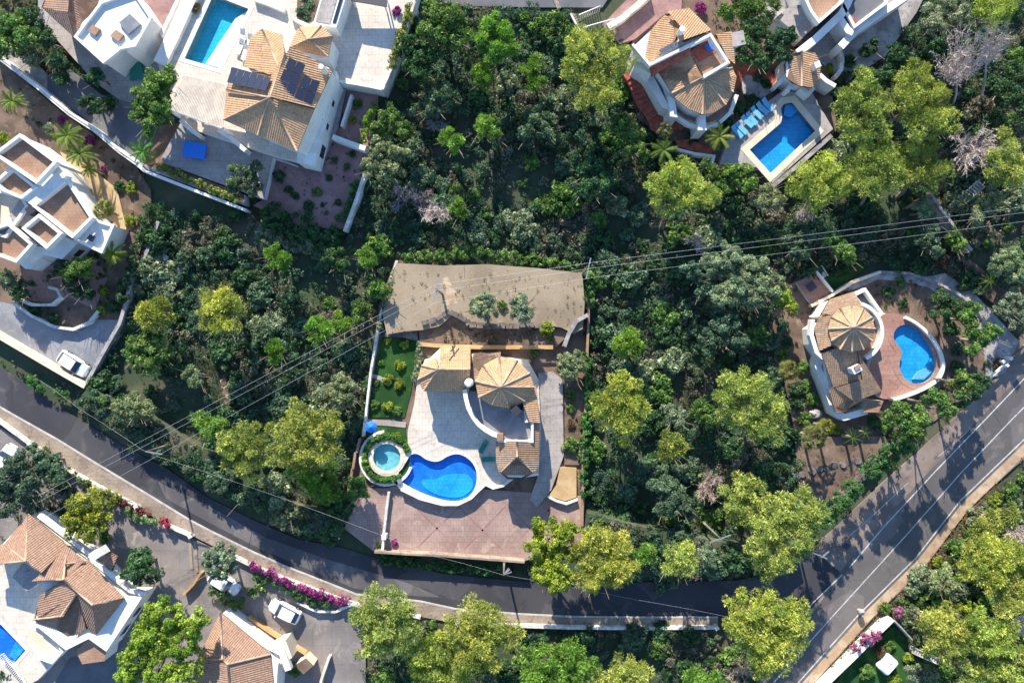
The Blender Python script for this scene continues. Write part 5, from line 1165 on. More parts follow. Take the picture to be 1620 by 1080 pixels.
# lower right garden
struct('garden_lawn', [(1317, 1090), (1340, 1050), (1414, 990), (1440, 1012), (1430, 1030), (1480, 1055), (1470, 1140), (1300, 1140)], -.5, .03, GRASS)
w = tag(band('flower_wall', [(1300, 1090), (1318, 1073), (1350, 1042), (1384, 1008), (1413, 980)], .45, -.5, 1.5, WHITE), 'white wall overgrown with pink flowers at the lower right', 'wall')
w = tag(band('dark_fence', [(1416, 982), (1428, 994), (1444, 1012)], .15, -.5, 1.5, GREYSTONE), 'grey fence going down from the pink flowers', 'fence')
tk = thing('storage_tank', 'white rounded plastic tank on the lawn below the pink flowers', 'tank', (P(1407, 1053, 1.2).x, P(1407, 1053, 1.2).y, 0), None, math.radians(48))
V = []; F = []
secs = [(0, .92), (.25, 1), (.95, 1), (1.2, .93), (1.3, .8)]
for z, k in secs:
    for cx, cy, a0 in ((.85, .45, 0), (-.85, .45, 90), (-.85, -.45, 180), (.85, -.45, 270)):
        for a in (0, 30, 60, 90): V.append(((cx + .3 * math.cos(math.radians(a0 + a))) * k, (cy + .3 * math.sin(math.radians(a0 + a))) * k, z))
for j in range(4):
    for i in range(16): F.append((j * 16 + i, j * 16 + (i + 1) % 16, (j + 1) * 16 + (i + 1) % 16, (j + 1) * 16 + i))
F.append(tuple(range(64, 80))); mesh('body', V, F, CARWHITE, tk, local=True); tube('lid', [(.2, 0, 1.28), (.2, 0, 1.36)], .22, WHITE, tk, 12, local=True)
b = thing('bollard', 'round headed stone bollard on the right edge line of the main road', 'bollard', (P(1362, 967, .6).x, P(1362, 967, .6).y, 0))
tube('post', [(0, 0, -.2), (0, 0, .55)], .2, KERB, b, 12, local=True); tube('head', [(0, 0, .5), (0, 0, .6), (0, 0, .8), (0, 0, 1.0), (0, 0, 1.06)], [.25, .38, .42, .3, .08], GREYSTONE, b, 12, local=True)

# ------------------------------------------------------------------ poles and wires
def pole(label, x, y, h, arms=(), name='utility_pole', r=.13):
    p = P(x, y, h); t = thing(name, label, 'utility pole', (p.x, p.y, 0))
    tube('post', [(0, 0, -.5), (0, 0, h)], [r * 1.3, r * .8], POLEWOOD, t, 8, local=True)
    for (dx, dy, l, z, rz) in arms: box('crossarm', (dx, dy, h - z), (l, .12, .12), METAL, t, rz, local=True)
    return t
pole('utility pole with crossarm on the bare upper terrace of the central villa', 690, 458, 9.2, [(0, 0, 2.9, .2, 1.3), (0, 0, 1.4, .9, 1.3)])
pole('leaning pole beside the lower road at the left bend', 232, 714, 6.5, [(.8, -.15, 2.0, .05, -.18)])
pole('pole with white lamp arms at the edge of the lower road below the driveway', 797, 908, 6.0, [(.35, .25, 1.0, .05, .7), (.3, .3, .9, .15, .95), (.5, .1, .9, .1, .35)])
pole('pole with white crossarm in the dark wood above the lower road', 1140, 852, 8.5, [(0, 0, 2.6, .1, .33)])
pole('utility pole beside the brown shoulder at the road junction', 1300, 880, 7.5, [(-.2, .1, 1.9, .1, -.4), (.6, .2, 1.0, .3, .7)])
pole('slim pole behind the hedge at the upper right corner of the central plot', 931, 424, 8.6, [(0, 0, 2.4, .1, 1.35)])
def wire(label, pts, sag=.25, r=.015):
    L = []
    for a, b in zip(pts, pts[1:]):
        A_, B_ = P(*a), P(*b)
        for i in range(16):
            u = i / 16; q = A_.lerp(B_, u); q.z -= sag * 4 * u * (1 - u); L.append(q)
    L.append(P(*pts[-1])); tag(tube('power_line', L, r, WIRE, None, 3), label, 'power line')
ho = lambda y0: y0
wire('upper of the three power lines crossing the picture', [(60, 784, 8.5), (690, 450, 9.1), (945, 414, 8.7), (1660, 322, 9.5)])
wire('middle of the three power lines crossing the picture', [(60, 794, 8.5), (690, 460, 9.1), (945, 423, 8.7), (1660, 331, 9.5)])
wire('lower of the three power lines crossing the picture', [(60, 824, 8.5), (690, 478, 9.1), (945, 438, 8.7), (1660, 345, 9.5)])
wire('thin phone line along the lower road on the left', [(60, 600, 6), (123, 645, 6), (226, 712, 6.4), (250, 722, 6.4), (453, 790, 6), (690, 880, 6), (796, 909, 5.9)], .2, .011)
wire('thin phone line over the dark stretch of the lower road', [(796, 909, 5.9), (1005, 948, 5.6), (1150, 975, 5.6)], .2, .01)

for nm_, pts_, z_ in (('angled_pool', [(1242, 166), (1253, 165), (1262, 176), (1250, 186), (1240, 182)], 1.0), ('kidney_pool', [(1444, 600), (1462, 600), (1474, 588), (1466, 582), (1452, 588)], .62), ('corner_pool', [(26, 1012), (38, 1027), (24, 1044), (14, 1036)], .62)):
    o_ = bpy.data.objects[nm_]; b_ = slab('pool_steps', pts_, z_ - .25, z_, POOLSKY if nm_ != 'kidney_pool' else SKYCLOTH, None, o_)
# ------------------------------------------------------------------ trees one by one
TR = [
 ('pine', 'huge yellow green pine right of the top centre, beside the red stepped path', [(940, 82, 36), (912, 108, 28), (972, 98, 28), (938, 138, 32), (915, 75, 22), (958, 160, 20)], 9.5, None),
 ('pine', 'bright round pine with leaning bare trunk left of the upper right pool', [(1052, 290, 30), (1085, 280, 30), (1110, 308, 25), (1070, 312, 28), (1040, 305, 18)], 8, (1046, 362)),
 ('pine', 'pine right of the angled pool with bare branch showing at its edge', [(1365, 140, 26), (1345, 165, 30), (1380, 170, 28), (1350, 200, 28), (1385, 205, 22)], 8.5, None),
 ('pine', 'tall rounded pine left of the big dead trees', [(1450, 125, 30), (1440, 160, 32), (1475, 155, 32), (1462, 195, 30), (1492, 190, 22)], 9.5, None),
 ('pine', 'broad pine below the angled pool wall', [(1272, 285, 30), (1305, 270, 28), (1325, 290, 26), (1290, 305, 28)], 7.5, (1258, 352)),
 ('pine', 'middle pine of the row right of the angled pool, above the power lines', [(1368, 255, 30), (1395, 250, 30), (1412, 275, 26), (1380, 280, 28)], 8, (1357, 335)),
 ('pine', 'pine beside the pinkish dead tree, left of it', [(1440, 245, 28), (1465, 250, 26), (1480, 275, 24), (1450, 272, 22)], 7.5, (1422, 312)),
 ('pine', 'round pine at the right edge below the bare pinkish tree', [(1590, 240, 26), (1575, 265, 22), (1605, 270, 24)], 8, None),
 ('pine', 'small topped pine at the top right corner with tall bare trunk below', [(1570, 25, 20), (1590, 12, 20), (1555, 12, 16)], 11, None),
 ('olive', 'grey green bushy tree at the top right above the dead trees', [(1490, 10, 28), (1515, 25, 25), (1478, 38, 18)], 6, None),
 ('pine', 'large pine close to the right wall of the central plot', [(975, 625, 30), (1000, 640, 28), (955, 648, 24), (985, 668, 28), (990, 605, 16)], 8, None),
 ('pine', 'small round pine below and right of the large pine in the east wood', [(1060, 700, 22), (1055, 712, 18), (1070, 708, 16)], 5, None),
 ('pine', 'widest pine of the east wood with grey twigs at its lower edge', [(1165, 615, 30), (1200, 620, 34), (1220, 650, 30), (1180, 655, 34), (1150, 640, 22), (1205, 675, 28)], 8.5, None),
 ('pine', 'two lobed pine above the road junction group', [(1170, 775, 24), (1195, 782, 26), (1180, 812, 26), (1165, 800, 18)], 6.5, None),
 ('pine', 'largest pine group by the road junction, left of the utility pole', [(1268, 800, 30), (1235, 815, 32), (1210, 840, 30), (1255, 850, 34), (1222, 880, 32), (1200, 868, 22), (1290, 812, 18)], 9.5, None),
 ('pine', 'big pine overhanging the end of the lower road near the junction', [(1185, 965, 30), (1220, 970, 34), (1255, 985, 30), (1200, 1005, 36), (1240, 1025, 32), (1172, 995, 24), (1210, 1045, 24)], 9.5, None),
 ('pine', 'round crown covering the right end of the front driveway wall, right one', [(950, 850, 26), (975, 865, 26), (955, 890, 34), (980, 895, 26), (935, 915, 24), (925, 865, 22)], 8.5, None),
 ('yellow', 'yellowish crown hanging over the right corner of the reddish driveway', [(870, 850, 34), (850, 870, 22), (885, 890, 30), (860, 905, 24), (880, 920, 22), (895, 845, 20)], 8.5, None),
 ('pine', 'small pine above the dark stretch of the lower road', [(1075, 875, 24), (1065, 892, 18), (1085, 895, 18)], 8, None),
 ('pine', 'pine covering the end of the magenta flower hedge', [(600, 955, 32), (575, 975, 24), (630, 960, 28), (605, 990, 34), (590, 1020, 28), (640, 985, 26), (635, 1015, 22)], 9, None),
 ('pine', 'wide pine overlapping the sidewalk right of the flower hedge', [(755, 980, 32), (785, 985, 30), (725, 1000, 30), (765, 1020, 34), (800, 1010, 24), (740, 1040, 28)], 9, None),
 ('pine', 'pine at the bottom edge left of the wide sidewalk pine', [(665, 1040, 30), (695, 1030, 28), (680, 1068, 34), (720, 1065, 30)], 8, None),
 ('young', 'lobed light green pine at the bottom edge right of centre', [(865, 1040, 28), (900, 1035, 26), (885, 1065, 32), (915, 1060, 24), (850, 1068, 22)], 8, None),
 ('pine', 'small pine at the bottom edge below the dark scrub', [(985, 1060, 26), (1010, 1068, 22), (965, 1070, 20)], 7, None),
 ('young', 'darker crown at the bottom edge left of the junction pine', [(1100, 1072, 24), (1130, 1080, 22)], 6, None),
 ('pine', 'largest spreading pine of the west wood left of the pool villa', [(480, 665, 30), (455, 690, 32), (505, 690, 34), (480, 715, 36), (525, 672, 18), (445, 720, 22), (515, 720, 24)], 9, None),
 ('young', 'dark green lower crown under the largest west pine', [(500, 755, 32), (515, 775, 26), (480, 745, 22)], 5.5, None),
 ('pine', 'yellow green pine left of the largest west pine by the road wall', [(378, 695, 28), (400, 715, 24), (365, 710, 24), (390, 735, 24), (402, 690, 18)], 7.5, None),
 ('young', 'little bright pine under the power lines left of the big west pines', [(322, 668, 18), (332, 680, 15), (345, 675, 12)], 5, None),
 ('pine', 'brightest solitary pine in the middle of the west wood', [(345, 480, 26), (365, 500, 24), (335, 500, 22), (360, 472, 16), (350, 515, 14)], 7.5, None),
 ('pine', 'dull green round pine near the left edge of the west wood', [(240, 495, 24), (255, 502, 20), (228, 500, 16), (248, 483, 14)], 6, None),
 ('broad', 'dark green broad tree below the dull round pine', [(225, 545, 26), (250, 550, 28), (235, 570, 24), (210, 555, 16)], 5, None),
 ('olive', 'perfectly rounded olive green tree beside the left road bend', [(210, 642, 28), (198, 650, 20), (225, 650, 18)], 5, None),
 ('young', 'lime green young pine under the wall of the gravel garden', [(430, 402, 14), (442, 415, 14), (450, 408, 8)], 5.5, None),
 ('young', 'small lime pine close to the upper left corner of the central plot', [(578, 402, 11), (580, 413, 11)], 4.5, None),
 ('young', 'double topped bright pine just above the power lines in the west wood', [(497, 512, 14), (505, 530, 14), (515, 520, 10)], 5, None),
 ('young', 'dark green tree beside the double topped bright pine', [(536, 507, 14), (545, 515, 12)], 4, None),
 ('young', 'small bright pine in the clearing of the west wood', [(432, 550, 13), (437, 562, 12)], 4.5, None),
 ('olive', 'large silvery olive beside the left wall of the central plot', [(535, 605, 20), (550, 612, 20), (530, 625, 20), (548, 630, 16)], 5, None),
 ('olive', 'pale green small tree left of the sunny clearing', [(302, 592, 14), (310, 604, 12)], 4, None),
 ('dark', 'dark green tree left of the small lime pine at the plot corner', [(528, 408, 18), (540, 420, 16)], 4.5, None),
 ('broad', 'light green tree touching the left wall of the central plot', [(595, 455, 14), (605, 462, 12)], 4, None),
 ('broad', 'dark green tree right of the lime pines, left of the plot wall', [(572, 488, 16), (565, 500, 10)], 4, None),
 ('young', 'bright young pine in the top centre wood, highest of three', [(763, 112, 13), (768, 128, 13), (758, 120, 10)], 6, None),
 ('young', 'yellowest young pine of the three in the top centre wood', [(706, 216, 13), (714, 230, 14), (722, 222, 10)], 5, None),
 ('young', 'young pine right of the yellowest one in the top centre wood', [(768, 193, 14), (776, 208, 13), (762, 205, 10)], 5, None),
 ('young', 'small bright pine low in the top centre wood', [(722, 325, 12), (730, 335, 12)], 4.5, None),
 ('olive', 'big grey olive outside the wall of the gravel garden', [(600, 240, 22), (625, 245, 22), (590, 262, 20), (618, 268, 22)], 5.5, None),
 ('young', 'tall dark pine near the top road', [(775, 45, 22), (795, 55, 22), (785, 78, 22), (765, 65, 16), (805, 75, 14)], 7.5, None),
 ('broad', 'big glossy broadleaf tree by the top road, left of the dark pine', [(690, 25, 26), (715, 30, 26), (700, 55, 24), (725, 60, 20), (675, 50, 18)], 6.5, None),
 ('dark', 'dark broadleaf tree just outside the driveway platform wall', [(650, 70, 22), (660, 95, 22), (680, 90, 18), (665, 120, 16)], 5.5, None),
 ('broad', 'intense green tree beside the white steps at the top', [(890, 40, 18), (900, 55, 14), (882, 28, 12)], 4.5, None),
 ('olive', 'largest silvery olive crown of the east wood under the power lines', [(1150, 410, 28), (1185, 430, 30), (1210, 455, 26), (1165, 455, 30), (1125, 420, 20), (1195, 475, 22), (1140, 470, 20)], 6, None),
 ('bluish', 'dark bluish tree left of the silvery olive in the east wood', [(1105, 435, 22), (1120, 455, 22), (1095, 425, 16)], 4.8, None),
 ('bluish', 'wide dark bluish tree below the silvery olive', [(1140, 525, 26), (1165, 535, 26), (1150, 505, 22), (1125, 540, 20)], 5, None),
 ('young', 'bright green small pine near the right wall of the central plot', [(995, 535, 18), (1005, 548, 16), (985, 548, 14)], 5, None),
 ('bluish', 'grey green tree in the lower east wood left of the dead bush', [(1050, 770, 22), (1070, 785, 22), (1055, 800, 20), (1085, 805, 16)], 5, None),
 ('olive', 'small feathery olive between the two round east pines', [(1063, 652, 16), (1070, 665, 12)], 3.6, None),
 ('broad', 'bright broadleaf bush tree below the notched pool', [(1165, 285, 18), (1185, 290, 16), (1175, 270, 14), (1155, 272, 12)], 5, None),
 ('broad', 'pale green tree beside the leaning pine below the brick path', [(1128, 275, 16), (1138, 295, 14), (1118, 262, 12)], 5, None),
 ('olive', 'pinkish tipped shrub tree under the end of the grey pool wall', [(1215, 305, 18), (1205, 318, 14), (1228, 318, 14)], 4.5, None),
 ('broad', 'lower of three glossy green trees below the right villa', [(1430, 665, 24), (1448, 680, 22), (1455, 660, 18), (1420, 652, 16)], 9.0, None),
 ('broad', 'middle of three glossy green trees below the right villa', [(1485, 635, 20), (1498, 648, 16), (1472, 625, 14)], 8.5, None),
 ('broad', 'upper of three glossy green trees below the right villa', [(1520, 600, 17), (1532, 612, 15)], 8.0, None),
 ('yellow', 'bright yellow green tree beside the small red terrace', [(1240, 468, 16), (1248, 485, 16), (1232, 472, 10)], 4.5, None),
 ('dark', 'dark blue green round tree right of the kidney pool wall', [(1490, 475, 20), (1510, 485, 18), (1490, 495, 18)], 4.5, None),
 ('broad', 'loose green tree in the gravel right of the dark round tree', [(1525, 500, 18), (1540, 488, 14), (1535, 520, 16)], 5, None),
 ('broad', 'lowest green tree on the gravel right of the kidney pool', [(1550, 535, 20), (1568, 525, 16), (1540, 548, 14)], 5, None),
 ('olive', 'silvery olive at the right edge above the gate', [(1598, 405, 24), (1580, 418, 18), (1610, 430, 20)], 5, None),
 ('olive', 'yellowish olive at the right edge beside the gravel path', [(1605, 475, 20), (1590, 490, 16), (1612, 505, 18)], 4.5, None),
 ('olive', 'grey green tree right of the concrete steps', [(1555, 325, 20), (1570, 310, 18), (1545, 345, 14)], 5, None),
 ('olive', 'small olive between the pale slanting wall and the brown wall', [(1460, 328, 16), (1470, 338, 12)], 4, None),
 ('bluish', 'grey leafed tree inside the corner of the pale slanting wall', [(1468, 380, 20), (1475, 365, 14), (1480, 395, 14)], 4.5, None),
 ('broad', 'broad tree with big leaves beside the lower end of the slanting wall', [(1508, 375, 14), (1518, 388, 12)], 3.6, None),
 ('broad', 'tree with yellow top above the dark lawn of the right villa', [(1325, 385, 16), (1340, 400, 16), (1312, 375, 12)], 4.5, None),
 ('pine', 'large pine right of the main road at the right edge, upper one', [(1560, 870, 30), (1590, 885, 30), (1545, 895, 26), (1575, 910, 28), (1610, 875, 22)], 8.5, None),
 ('pine', 'pine at the right edge below the upper roadside pine', [(1600, 945, 28), (1615, 920, 20), (1585, 965, 20)], 8, None),
 ('pine', 'pine nearest the pink flowers at the lower right', [(1490, 985, 30), (1515, 995, 30), (1480, 1010, 24), (1505, 1020, 26), (1470, 985, 18)], 8, None),
 ('pine', 'pine right of the one nearest the pink flowers', [(1550, 990, 24), (1575, 1000, 26), (1560, 1020, 24), (1590, 1015, 20)], 8.5, None),
 ('pine', 'pine in the bottom right corner', [(1560, 1055, 28), (1595, 1060, 30), (1540, 1070, 22), (1612, 1040, 22)], 8, None),
 ('pine', 'yellow crown at the roadside right, highest of the lower right group', [(1575, 825, 22), (1600, 815, 18), (1555, 835, 18)], 6, None),
 ('olive', 'silvery round bush tree between verge and lower right pines', [(1490, 912, 18), (1500, 928, 16), (1482, 928, 14)], 3.8, None),
 ('olive', 'grey green tree at the bottom right of the tank', [(1465, 1070, 20), (1445, 1065, 16)], 3.6, None),
 ('olive', 'leafy grey green tree beside the sidewalk above the half hidden car', [(345, 880, 22), (362, 885, 20), (350, 900, 22), (335, 895, 16)], 5.5, None),
 ('yellow', 'large bright lobed tree between the two brown roofed villas', [(265, 975, 36), (240, 1010, 36), (290, 1015, 36), (215, 1040, 30), (255, 1055, 38), (310, 985, 24), (200, 1065, 22), (300, 1060, 24)], 9, None),
 ('dark', 'dark green round tree on the yard right of the brown roofed villa', [(222, 888, 24), (212, 905, 20), (235, 902, 20)], 5, None),
 ('yellow', 'yellow green rounded tree below the sidewalk, left of the grey yard', [(130, 800, 28), (150, 815, 24), (118, 825, 22), (140, 840, 20)], 5.5, None),
 ('bluish', 'dark spreading tree at the left edge above the brown roofed villa', [(15, 760, 30), (40, 780, 28), (5, 800, 28), (50, 755, 22), (25, 735, 20)], 5.5, None),
 ('bluish', 'dark tree right of the left edge tree, beside the cypress', [(75, 735, 20), (60, 715, 18), (90, 750, 16)], 4.5, None),
 ('broad', 'large green tree between the flat white villa and the pergola', [(250, 135, 24), (265, 125, 20), (235, 155, 22), (255, 175, 24), (220, 175, 18), (240, 200, 18)], 6.5, None),
 ('dark', 'round clipped dark tree at the corner of the grey yard, upper one', [(153, 121, 14)], 4, None),
 ('dark', 'round clipped dark tree over the tarmac, lower one', [(141, 165, 16), (152, 168, 10)], 4, None),
 ('dark', 'clipped dark tree left of the upper round one', [(98, 125, 13)], 3.4, None),
 ('dark', 'small clipped dark tree right of the lower round one', [(172, 163, 11)], 3, None),
 ('broad', 'big bushy tree in the very top left corner', [(15, 40, 28), (40, 60, 22), (5, 70, 22)], 5.5, None),
 ('dark', 'narrow dark tree left of the red brown wing roof', [(55, 30, 18), (70, 60, 16), (90, 90, 16)], 4.5, None),
 ('olive', 'pale spiky bush tree left above the long diagonal wall', [(40, 75, 22), (55, 95, 16)], 3.5, None),
 ('bluish', 'tree in a white planter at the top of the solar villa', [(487, 10, 16), (480, 22, 12)], 3.5, None),
 ('bluish', 'greyish tree shading the lower corner of the grey terrace', [(380, 275, 20), (400, 290, 20), (372, 292, 16), (405, 265, 14)], 5, None),
 ('broad', 'green tree below the roof terrace villa', [(124, 425, 20), (112, 432, 14), (135, 420, 14)], 4.5, None),
 ('dark', 'dark round tree left of the green garden tree by the left villa', [(97, 425, 14)], 3.5, None),
 ('olive', 'pale olive tree at the left edge under the roof terraces', [(8, 440, 18)], 4, None),
 ('dark', 'dark tree beside the pale olive at the left edge', [(38, 455, 16), (30, 465, 12)], 3.6, None),
 ('dark', 'dark tree inside the curved planter of the left garden', [(120, 452, 18), (135, 460, 14)], 3.6, None),
 ('olive', 'left one of two grey olives on the bare upper terrace', [(762, 481, 20), (756, 488, 15), (770, 474, 15), (768, 490, 14)], 3.6, None),
 ('olive', 'right one of two grey olives on the bare upper terrace', [(823, 488, 17), (825, 500, 14), (822, 478, 13)], 3.6, None),
 ('olive', 'grey green tree below the right end of the upper terrace', [(903, 572, 20), (898, 588, 18), (910, 582, 17)], 3.6, None),
 ('broad', 'green tree straddling the left boundary wall of the reddish driveway', [(568, 765, 13), (562, 778, 12), (575, 780, 8)], 3.6, None),
 ('dark', 'dark tree mass above the upper right villa, left part', [(1190, 50, 24), (1180, 80, 22), (1205, 95, 20)], 5, None),
 ('broad', 'lighter tree mass at the top between the two upper right villas', [(1180, 15, 24), (1215, 10, 22), (1150, 20, 14)], 5, None),
 ('dark', 'dark tree touching the small pool house', [(1225, 70, 22), (1245, 60, 18), (1235, 85, 14)], 5, None),
 ('dark', 'round dark shrub tree in the gravel left of the top right wood', [(1375, 75, 16)], 3.4, None),
 ('young', 'dark pine standing left of the huge pine in the top wood', [(840, 110, 18), (850, 130, 16)], 5, None),
 ('broad', 'green tree hugging the left of the brick path below the steps', [(1000, 215, 22), (985, 195, 20), (1012, 240, 18), (990, 235, 16)], 5, None),
 ('dark', 'deep green tree in the middle of the dark ravine wood', [(930, 265, 28), (955, 290, 24), (925, 300, 22)], 5.5, None),
 ('bluish', 'grey green tree in the top wood beside the white round stone', [(850, 190, 26), (870, 205, 22), (835, 210, 20)], 4.5, None),
 ('bluish', 'rounded greyish tree left of the three bright young pines', [(690, 155, 24), (710, 150, 20), (680, 170, 18)], 4.5, None),
 ('broad', 'green tree in the corner above the plot wall of the gravel garden', [(600, 200, 20), (620, 185, 18), (640, 205, 18)], 4.5, None),
 ('dark', 'very dark tree at the foot of the deck wall in the top right wood', [(1400, 120, 22), (1420, 90, 22), (1385, 130, 16)], 5, None),
 ('dark', 'dark tree in the shade right of the leaning dead trunks', [(1590, 150, 26), (1605, 120, 22), (1575, 190, 20)], 5, None),
 ('bluish', 'dark bluish tree under the power lines in the right wood', [(1270, 375, 24), (1290, 365, 20), (1265, 395, 20)], 4.5, None),
 ('broad', 'green tree at the foot of the widest east pine', [(1120, 660, 20), (1105, 645, 16)], 4, None),
 ('olive', 'small olive green tree above the dark road, right of small pine', [(1115, 880, 16), (1118, 868, 12)], 6.5, None),
 ('young', 'pale green tree above the lower road left of the small pine', [(1015, 880, 18), (1025, 870, 12)], 6.5, None),
 ('bluish', 'brown green rounded shrub tree at the road bend below the big pines', [(392, 785, 20), (400, 778, 14)], 3, None),
 ('olive', 'olive shrub tree on the bank above the lower road', [(447, 815, 22), (460, 810, 16)], 3.2, None),
 ('broad', 'glossy round tree at the bottom beside the dark scrub', [(940, 1055, 14), (935, 1068, 12)], 4.5, None),
]
for kind, label, lobes, h, base in TR:
    z0 = 1.9 if 'bare upper terrace' in label else 0.0
    tree(kind, label, [(a, b, c) for a, b, c in lobes], h, base, z0, (.82, 1, 1) if 'large bright lobed' in label else (1, 1, 1))

dead_tree('big bare pinkish grey tree with forked trunk in the top right wood', 1518, 88, 50, 9, (1510, 168), n=40, bare=.45)
dead_tree('tall thin leaning dead trunk right of the big bare tree', 1566, 60, 26, 10, (1552, 166), n=18, bare=.6)
dead_tree('wide pinkish grey dead tree between the pines at the right', 1538, 232, 46, 7.5, n=40, bare=.2)
dead_tree('round pinkish dead bush in the lower east wood', 1120, 768, 24, 3.2, n=26, bare=.15, col=(.4, .32, .28))
dead_tree('small pale dead tree in the top centre wood', 692, 338, 20, 3.5, n=12, bare=.2)
dead_tree('fallen grey branches below the big grey olive, left one', 632, 310, 24, 2.2, n=9, bare=.3, col=(.3, .28, .31))
dead_tree('fallen grey branches below the big grey olive, right one', 668, 320, 26, 2.2, n=9, bare=.3, col=(.26, .24, .28))
dead_tree('small bare shrub in the shade above the silvery olive', 1100, 385, 14, 3, n=8, bare=.3)
dead_tree('bare grey twigs under the broad pine below the pool', 1270, 340, 18, 3, n=10, bare=.3)
dead_tree('pale bare bush at the right edge beside the verge', 1612, 845, 18, 2.6, n=16, bare=.2)
dead_tree('bare grey tree in the gap of the lower right pines', 1612, 985, 18, 4, n=14, bare=.2)
dead_tree('dry grey bush at the bottom beside the lower road junction', 1170, 1065, 24, 2.2, n=18, bare=.15, col=(.4, .33, .26))
dead_tree('fallen bare branches in the dark wood beside the top wall', 690, 192, 18, 2, n=7, bare=.3, col=(.28, .28, .3))

palm('palm with green fronds beside the brick walk of the upper right villa', 1050, 238, 22, 3.5, tint=(1.2, 1.2, 1), n=20)
palm('small palm above the green palm on the brick landing', 1052, 205, 16, 3.2, .6, 'fan')
palm('yellowish palm at the left corner of the angled pool terrace', 1138, 217, 22, 3.2, 1.0, 'feather', (1.6, 1.3, .8), 20)
palm('large fan palm below the right villa beside the boulder', 1290, 692, 24, 4, .4, 'fan', n=24)
palm('second fan palm, just above right of the large one', 1308, 675, 18, 3.4, .4, 'fan', (1.4, 1.3, .6), 20)
palm('fan palm left of the right villa terrace wall', 1250, 585, 20, 3.4, .2, 'fan', (1.3, 1.2, .8), 22)
palm('dark spiky yucca with two heads right of the fan palms, left head', 1348, 692, 16, 2.4, .4, 'blade', (.8, 1, .8), 24, 'yucca', 'yucca')
palm('right head of the spiky yuccas beside the brown soil', 1368, 684, 11, 2.2, .4, 'blade', (.8, 1, .8), 20, 'yucca', 'yucca')
palm('green spiky plant beside the tree right of the dark lawn', 1565, 445, 16, 1.8, .1, 'blade', (1, 1.3, .7), 22, 'yucca', 'yucca')
palm('bright palm in the garden right of the top roof terrace, upper one', 106, 215, 24, 3.6, .1, 'feather', (1.5, 1.5, .8), 22)
palm('palm below the upper bright palm in the left garden', 127, 243, 22, 3.4, .1, 'feather', (1.3, 1.4, .8), 22)
palm('small palm between left garden palms and the beige patio', 142, 268, 14, 2.6, .1, 'feather', (1.4, 1.5, .6), 18)
palm('fan palm at the corner of the roof terrace villa beside the beige patio', 162, 332, 20, 3, .2, 'fan', (1.4, 1.3, .9), 20)
palm('palm at the left edge above the roof terraces', 20, 160, 20, 3.4, .1, 'feather', (1.5, 1.5, .6), 20)
palm('yellow palm in the lower left garden under the window', 178, 400, 20, 3, .1, 'feather', (1.7, 1.5, .5), 20)
palm('spiky agave beside the lower road pole, left one', 210, 707, 12, 1.2, .0, 'blade', (1.2, 1.3, .9), 20, 'agave', 'agave')
palm('yellowish round spiky plant right of the leaning road pole', 268, 720, 16, 1.4, .0, 'blade', (1.7, 1.6, .7), 26, 'agave', 'agave')
palm('bright green bamboo palm at the end of the hedge by the solar villa', 226, 240, 20, 2.6, .3, 'feather', (.9, 1.6, .8), 18)
palm('blue green agave beside the narrow pale steps, lower right', 1470, 1053, 14, .8, .0, 'blade', (.6, .9, 1.4), 18, 'agave', 'agave')

hedge('variegated pale hedge on the planter above the white capped wall', [(246, 262), (290, 278), (330, 296), (376, 316)], 13, 1.3, 1.1, 'yellow', tint=(.85, .85, 1.6))
hedge('wide dark ivy mass tumbling below the reddish gravel garden', [(408, 330), (450, 352), (490, 362), (530, 382)], 58, 0, 2.2, 'dark', 'ivy_mass', tint=(.9, 1.1, .95))
hedge('hedge along the driveway platform wall in the top wood', [(650, 4), (638, 40), (628, 75), (618, 110)], 14, 2.3, 1.1, 'yellow', tint=(.8, .8, 1.1))
hedge('narrow bright lime hedge beside the red planting bed', [(590, 160), (582, 190), (570, 222)], 11, .3, 1.6, 'yellow', tint=(.7, 1.1, .8))
hedge('tall hedge at the top right corner of the central plot', [(931, 430), (934, 470), (934, 485)], 18, 0, 2.2, 'broad', tint=(1, 1, 1.2))
hedge('ivy hedge running down the right wall of the central plot', [(928, 560), (930, 600), (930, 650), (926, 700), (924, 740), (928, 785)], 15, 0, 1.9, 'dark', tint=(1.3, 1.6, 1.0))
hedge('overgrown hedge along the upper edge of the central plot', [(640, 408), (690, 405), (740, 398), (790, 402), (850, 412), (915, 424)], 20, 0, 2.0, 'broad', tint=(1, 1, 1.1))
hedge('hedge inside the left wall of the central plot', [(626, 425), (616, 460), (606, 500), (598, 520)], 9, .4, 1.6, 'olive')
hedge('low hedge between lawn and villa', [(664, 538), (662, 570), (655, 600)], 7, .5, 1.1, 'olive')
hedge('dark hedge right of the left villa garden', [(236, 320), (222, 360), (212, 400), (196, 440), (186, 480)], 26, 0, 2.2, 'dark')
hedge('green hedge pieces on the bank above the left road bend', [(44, 598), (62, 618)], 18, 0, 1.2, 'dark', tint=(1.2, 1.8, 1)); hedge('second green hedge piece lower on the bank by the left road bend', [(82, 618), (105, 630)], 16, 0, 1.2, 'dark', tint=(1.2, 1.5, 1))
hedge('dark ivy strip below the front driveway wall', [(600, 884), (660, 893), (740, 900), (810, 902)], 17, 0, .9, 'dark', tint=(.9, 1.1, .8))
hedge('magenta flowering hedge along the sidewalk wall', [(390, 890), (415, 903), (440, 915), (462, 926), (500, 942), (530, 950), (550, 952)], 12, .2, 1.3, 'magenta', 'flowering_hedge', dens=1.2)
hedge('dark green hedge under the magenta flowers', [(400, 912), (440, 930), (480, 948), (520, 958)], 15, 0, 1.1, 'dark', tint=(1.3, 1.3, 1))
hedge('pink flowers climbing over the lower right white wall', [(1352, 1030), (1372, 1018), (1395, 1000)], 22, .6, 1.3, 'magenta', 'flowering_hedge', tint=(1.2, 2.2, 1.1))
